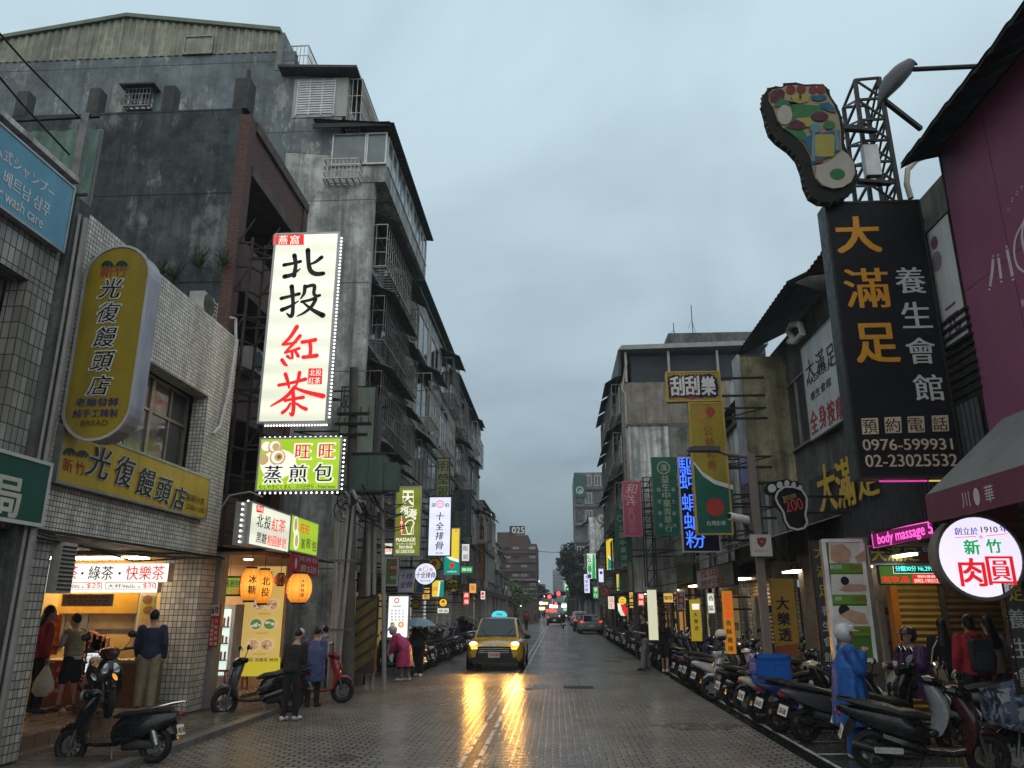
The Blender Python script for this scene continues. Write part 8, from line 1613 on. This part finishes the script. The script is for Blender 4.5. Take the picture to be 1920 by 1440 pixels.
q = atZ(603, 1302, .0); person('person in a white hooded jacket beyond the slate blue rain cape', q, fa(-.2, 1), 1.5, ('phone', 'down'), ((0, 0), (.05, 0)), .10, .3, 0, (('hoodie', WHC), ('trousers', NVC), ('shoes', BSH), ('cap', cloth('pale_hood', (.34, .33, .28)))))
q = atZ(757, 1277, .0); person('rider in a pink raincoat and grey helmet stooping over the white scooter', q, fa(-1, .1), 1.54, ('reach', 'fwd'), ((.05, 0), (-.12, 0)), .68, .3, 0, (('raincoat', PNC, .42, .10), ('trousers', GRC), ('shoes', WSH), ('helmet', M('grey_helmet', ()))), '')
q = atZ(785, 1268, .0); t3, J3, h3 = person('walker in dark clothes holding the pale blue umbrella', q, fa(-.15, -1), 1.60, ('umb', 'down'), ((.12, 0), (-.10, 0)), .03, .2, 0, (('jacket', cloth('dark_green_coat', (.03, .04, .035))), ('trousers', BKC), ('shoes', WSH)))
def umbrella(c, r, mat, label, hand=None):
    t = thing('umbrella', label, 'umbrella', c); m = MB(); rs = [[c + V((r * f * math.cos(k * math.pi / 8) * (1 if k % 2 == 0 else .965), r * f * math.sin(k * math.pi / 8) * (1 if k % 2 == 0 else .965), -.42 * r * f * f)) for k in range(16)] for f in (.01, .25, .5, .75, 1)]
    m.loft(rs, cap=False); m.loft([[p + V((0, 0, -.006)) for p in r_] for r_ in rs], cap=False); m.build('canopy', mat, t, fix=False); m = MB(); m.tube([c + V((0, 0, .07)), c + V((0, 0, -.85)) if hand is None else hand], .008, 6); m.build('shaft', CHROME, t)
    m = MB()
    for k in range(8): a = k * math.pi / 4; m.bar(c + V((0, 0, -.02)), c + V((r * math.cos(a), r * math.sin(a), -.42 * r - .012)), .006)
    m.build('rib', DARK, t)
hw_ = V((q.x, q.y, 0)) + Matrix.Rotation(t3.rotation_euler.z, 3, 'Z') @ (J3['wri', 0] + V((0, .02, -.04))); umbrella(atY(785, 1158, hw_.y), .55, M('blue_grey_nylon', (.16, .22, .26), .4, 0, .08, 3), 'open pale blue grey umbrella over the near-side pavement', hw_)
q = atZ(867, 1211, .0); t4, J4, h4 = person('walker in dark clothes under the black umbrella behind the taxi', (q.x, q.y, 0), fa(0, -1), 1.62, ('umb', 'down'), ((.1, 0), (-.1, 0)), .03, .2, 0, (('jacket', BKC), ('trousers', BKC), ('shoes', BSH)))
hw_ = V((q.x, q.y, 0)) + Matrix.Rotation(t4.rotation_euler.z, 3, 'Z') @ (J4['wri', 0] + V((0, .02, -.04))); umbrella(atY(873, 1154, hw_.y), .58, M('black_nylon', (.015, .015, .016), .4), 'open black umbrella just left of the taxi', hw_)
q = atZ(987, 1182, .0); person('person in a red jacket walking in the road far behind the taxi', q, fa(.1, 1), 1.68, ('swingf', 'swingb'), ((.22, .02), (-.22, .03)), .05, .1, 0, (('jacket', RDC), ('trousers', BKC), ('shoes', BSH)))
q = atZ(1056, 1178, .0); sc_t = scooter('dark scooter ridden away down the middle of the street', q.x, q.y, R(92), 'black', None, 0, 0., group='ridden scooter'); person('rider in black on the scooter in the middle of the street', (q.x, q.y - .15, .22), fa(0, 1), 1.65, ('fwd', 'fwd'), wear=(('jacket', BKC), ('trousers', BKC), ('shoes', BSH), ('helmet', GYH)), hair='', sit=True, lean=.1)
rr = random.Random(77); FC = (cloth('far_coat_a', (.05, .05, .055)), cloth('far_coat_b', (.12, .11, .10)), cloth('far_coat_c', (.03, .035, .05)))
for i, (u, v) in enumerate(((1003, 1166), (1012, 1163), (1020, 1164), (1063, 1163), (1073, 1164), (968, 1172))):
    q = atZ(u, v, .0); person('small far pedestrian in dark clothes near the crossing', q, rr.uniform(-3, 3), rr.uniform(1.55, 1.75), ('swingf', 'swingb'), ((.15, .0), (-.15, .02)), .03, 0, 0, (('jacket', FC[i % 3]), ('trousers', BKC)))[0]['group'] = 'far pedestrians'
# far side
q = atZ(1212, 1257, .0); tq, Jq, hq = person('man in a black shirt and baggy grey trousers looking down at his phone', q, fa(-1, -.15), 1.74, ('phone', 'phone'), ((.13, 0), (-.11, .02)), .03, .35, 0, (('tshirt', BKC), ('baggy', GRC), ('shoes', BSH)))
pw = V((q.x, q.y, 0)) + Matrix.Rotation(tq.rotation_euler.z, 3, 'Z') @ ((Jq['wri', 0] + Jq['wri', 1]) / 2 + V((0, .08, .02))); m = MB(); m.box(pw + V((-.04, -.04, -.01)), pw + V((.04, .04, .002))); tag(m.build('phone', BLACKP), 'black phone in the hands of the man in grey trousers', 'phone')
q = atZ(1248, 1262, .0); person('woman with long dark hair in black top and shorts with white shoes', q, fa(.4, .9), 1.62, ('swingb', 'phone'), ((.14, 0), (-.13, .02)), .02, .1, 0, (('top', BKC), ('shorts', BKC), ('shoes', WSH)), 'long')
q = V((3.95, 11.45, 0)); person('rider in a long blue raincoat and grey helmet fastening his chin strap', q, fa(1, -.10), 1.66, ('chin', 'chin'), ((.03, 0), (-.06, 0)), .02, .05, 0, (('raincoat', BLC, .42, .125), ('baggy', BLC), ('shoes', cloth('pale_shoe_cover', (.40, .38, .36), .5)), ('helmet', GYH)), '', True)
q = V((6.0, 13.15, .1)); person('seated rider in a purple poncho and dark helmet behind the blue raincoat', (5.52, 13.0, .22), fa(-.9, -.4), 1.64, ('fwd', 'fwd'), wear=(('poncho', PPC, .55, .16), ('trousers', BKC), ('shoes', BSH), ('helmet', M('dark_helmet', (.03, .02, .02), .25, coat=.4))), hair='', sit=True, lean=.08)
q = atY(1775, 1240, 13.7); tt, Jt, ht = person('woman with long dark hair carrying a cream tote before the shutter', (q.x, 13.7, .1), fa(.3, 1), 1.62, ('bag', 'down'), ((.03, 0), (-.03, 0)), .02, .1, 0, (('jacket', BKC), ('trousers', BKC), ('shoes', BSH)), 'long')
c = V((q.x - .22, 13.62, .92)); t = thing('tote_bag', 'cream cloth tote bag hanging from the shoulder of the dark haired woman', 'bag', c); m = MB(); m.loft([[c + V((sx * w_, sy * d_, z)) for sx, sy in ((-1, -1), (1, -1), (1, 1), (-1, 1))] for z, w_, d_ in ((-.22, .13, .05), (-.05, .15, .06), (.14, .14, .03))]); m.build('bag', cloth('cream_canvas', (.42, .36, .25)), t, smooth=True); m = MB(); m.tube([c + V((-.08, -.04, .13)), c + V((-.02, -.03, .36)), c + V((.10, .03, .50)), c + V((.08, .05, .13))], .012, 6); m.build('strap', cloth('cream_canvas', ()), t)
q = atY(1835, 1290, 12.4); person('woman in a red hooded jacket and black shorts with a dark backpack', (q.x, 12.4, .1), fa(.1, 1), 1.68, ('bag', 'bag'), ((.03, 0), (-.02, 0)), .02, .1, 0, (('hoodie', RDC), ('shorts', BKC), ('shoes', BSH)), 'bun')
c = V((q.x + .02, 12.20, 1.28)); t = thing('backpack', 'dark slim backpack on the red hooded jacket', 'backpack', c); m = MB(); m.prism(lambda a, b_, d: c + V((a, d, b_)), rrect(-.14, -.26, .14, .20, .06), -.06, .09); m.build('pack', M('backpack_grey', (.03, .03, .032), .6, 0, .2, 8), t, smooth=True); m = MB(); m.prism(lambda a, b_, d: c + V((a, d, b_)), rrect(-.11, -.22, .11, .02, .03), -.09, -.055); m.build('pocket', M('backpack_grey2', (.04, .04, .042), .6), t)
for sd in (-1, 1): m = MB(); m.tube([c + V((sd * .09, .04, .19)), c + V((sd * .12, .14, .26)), c + V((sd * .13, .30, .16)), c + V((sd * .14, .30, -.05))], .018, 6); m.build('strap', M('backpack_grey2', ()), t)
q = atY(1872, 1290, 12.9); person('person in a pale striped top half hidden behind the red hooded jacket', (q.x, 12.9, .1), fa(-.1, 1), 1.66, ('down', 'phone'), ((.03, 0), (-.02, 0)), .02, .2, 0, (('tshirt', cloth('pale_stripes', (.36, .34, .33))), ('trousers', cloth('faded_denim', (.09, .11, .15))), ('shoes', BSH)), 'long')
dg = bpy.context.evaluated_depsgraph_get()
for o in REM:
    me = bpy.data.meshes.new_from_object(o.evaluated_get(dg)); mt_ = o.data.materials[0]; o.modifiers.clear(); o.data = me
    if not me.materials: me.materials.append(mt_)
    me.polygons.foreach_set('use_smooth', [True] * len(me.polygons))

# ------------------------------------------------------------------ trees, far lights
def tree(name, label, base, h, r, mat, seed, n=900, leaf=.22, trunk=.16, squash=1.0):
    rr = random.Random(seed); t = thing(name, label, 'tree', base); b_ = V(base); m = MB(); top = b_ + V((0, 0, h * .55)); m.tube([b_, b_ + V((.05, 0, h * .3)), top], [trunk, trunk * .8, trunk * .5], 8); ends = []
    for k in range(9):
        a = rr.uniform(0, 6.28); e_ = b_ + V((math.cos(a) * r * rr.uniform(.4, .8), math.sin(a) * r * rr.uniform(.4, .8), h * rr.uniform(.5, .92))); m.tube([b_ + V((0, 0, h * rr.uniform(.25, .5))), (top + e_) / 2, e_], [trunk * .4, trunk * .25, .02], 6); ends.append(e_)
    m.build('trunk', M('bark', (.05, .04, .03), .8), t); m = MB(); cl = [(e_, r * rr.uniform(.3, .55)) for e_ in ends] + [(b_ + V((rr.uniform(-r, r) * .6, rr.uniform(-r, r) * .6, h * rr.uniform(.55, .95))), r * rr.uniform(.25, .45)) for _ in range(7)]
    for k in range(n):
        c, q = cl[rr.randrange(len(cl))]; d = V((rr.gauss(0, 1), rr.gauss(0, 1), rr.gauss(0, 1))).normalized() * q * rr.uniform(.45, 1.05); p = c + V((d.x, d.y, d.z * .8 * squash)); s_ = leaf * rr.uniform(.5, 1.2); a = V((rr.gauss(0, 1), rr.gauss(0, 1), rr.gauss(0, .6))).normalized(); bb = a.cross(V((rr.gauss(0, 1), rr.gauss(0, 1), rr.gauss(0, 1)))).normalized()
        m.add([p - a * s_, p + bb * s_ * .55, p + a * s_, p - bb * s_ * .55], [(0, 1, 2, 3)])
    m.build('crown', mat, t, fix=False)
    return t
GL = M('leaf_green', (.075, .11, .035), .6, 0, .5, 1.2); DL = M('dark_leaf', (.030, .045, .024), .6, 0, .5, 1.2)
for i, (u, v, Y, h, r, mt_, lb) in enumerate(((945, 1160, 108, 5.4, 2.6, GL, 'small bright green street tree left of the crossing'), (965, 1160, 114, 5.0, 2.4, GL, 'rounded green tree in front of the brown apartment block'), (920, 1160, 112, 4.2, 1.8, GL, 'low green tree behind the corner building'))):
    q = atY(u, v, Y); tree('street_tree', lb, (q.x, Y, 0), h, r, mt_, i, 1500)
q = atY(1076, 1160, 103); tree('street_tree', 'tall dark street tree on the far side before the crossing', (q.x + .4, 103, 0), 10.2, 2.6, DL, 11, 2600, .26, .25)
q = atY(1084, 1150, 96); tree('street_tree', 'lower dark tree hugging the end of the far-side shops', (q.x + .5, 96, 0), 6.4, 1.9, DL, 14, 1500, .24, .2)
for i in range(4): tree('street_tree', 'far dark tree along the street beyond the crossing', (3.6 + .2 * i if i % 2 else -4.4, 150 + i * 22, 0), 6.5, 2.4, DL, 20 + i, 700, .4, .2)['group'] = 'trees beyond the crossing'
# traffic lights and street lamps far off
RG = glow('signal_red', (1, .03, .03), 7); LG = glow('street_lamp_glow', (1, .90, .75), 8); 
for (u, v, Y, lb, x0) in ((1050, 1113, 104, 'traffic light glowing red nearer the far-side tree', 4.0), (1033, 1119, 106, 'traffic light glowing red over the middle of the crossing', -4.6), (1044, 1132, 150, 'small distant red traffic light beyond the crossing', 4.2)):
    c = atY(u, v, Y); t = thing('traffic_light', lb, 'traffic light', (x0, Y, 0)); m = MB(); m.tube([(x0, Y, 0), (x0, Y, c.z + .5)], .09, 8); m.tube([(x0, Y, c.z + .35), (c.x, Y, c.z + .35)], .06, 6); m.build('pole', STEEL, t); m = MB(); m.box((c.x - .75, Y - .12, c.z - .25), (c.x + .75, Y + .12, c.z + .25)); h_ = m.build('signal_head', BLACKP, t); m = MB(); m.tube([(c.x - .2, Y - .13, c.z), (c.x - .2, Y - .16, c.z)], .24, 16); m.build('lens', RG, h_)
for i, (u, v, Y, s_) in enumerate(((1008, 1090, 150, .35), (1015, 1132, 170, .3), (1019, 1118, 240, .4), (960, 1137, 120, .14), (976, 1136, 124, .14), (935, 1134, 118, .12), (1068, 1137, 170, .3), (1077, 1136, 150, .25))):
    c = atY(u, v, Y); t = thing('street_lamp', ('tall lit street lamp beside the brown apartment block', 'lit lamp low beyond the brown apartment block', 'faint far street lamp by the hazy tower', 'small lamp glowing under the green trees', 'second small lamp glowing under the green trees', 'third small lamp glowing under the green trees', 'far pale lamp to the right of the red signals', 'pale lamp over the shops beneath the dark tree')[i], 'street lamp', (c.x, Y, 0)); m = MB(); m.tube([(c.x, Y + .3, 0), (c.x, Y + .3, c.z + .1)], .07, 6); m.build('post', STEEL, t); m = MB(); m.ball(c, (s_, s_ * .6, s_ * .5), 8, 6); m.build('lamp', LG, t)
fs = thing('shop_row', 'string of small lit shop fronts far beyond the crossing', 'shop row', (0, 200, 0)); rr = random.Random(5)
for i in range(26):
    u = rr.uniform(1000, 1040) if i % 2 else rr.uniform(1058, 1090); Y = rr.uniform(135, 200); c = atY(u, rr.uniform(1130, 1150), Y); w_ = rr.uniform(.3, 1.0); m = MB(); m.box((c.x - w_, Y, c.z - .3), (c.x + w_, Y + .1, c.z + .25)); m.build('lit_sign', glow(*rr.choice((('far_warm', (1, .75, .4), 1.6), ('far_white', (1, .95, .9), 1.8), ('far_green', (.3, .9, .4), 1.0), ('far_red', (1, .15, .1), 1.0)))), fs)
# ------------------------------------------------------------------ rain haze in the air
hz = bpy.data.materials.new('rain_haze'); hz.use_nodes = True; hn = hz.node_tree; hn.nodes.clear()
pv = hn.nodes.new('ShaderNodeVolumePrincipled'); ho = hn.nodes.new('ShaderNodeOutputMaterial'); pv.inputs['Color'].default_value = (.80, .88, .95, 1); pv.inputs['Density'].default_value = .0007
hn.links.new(pv.outputs[0], ho.inputs['Volume'])
m = MB(); m.box((-950, -70, -1.2), (950, 1550, 60)); struct(m.build('haze', hz), 'stuff')
scene.cycles.volume_bounces = 0
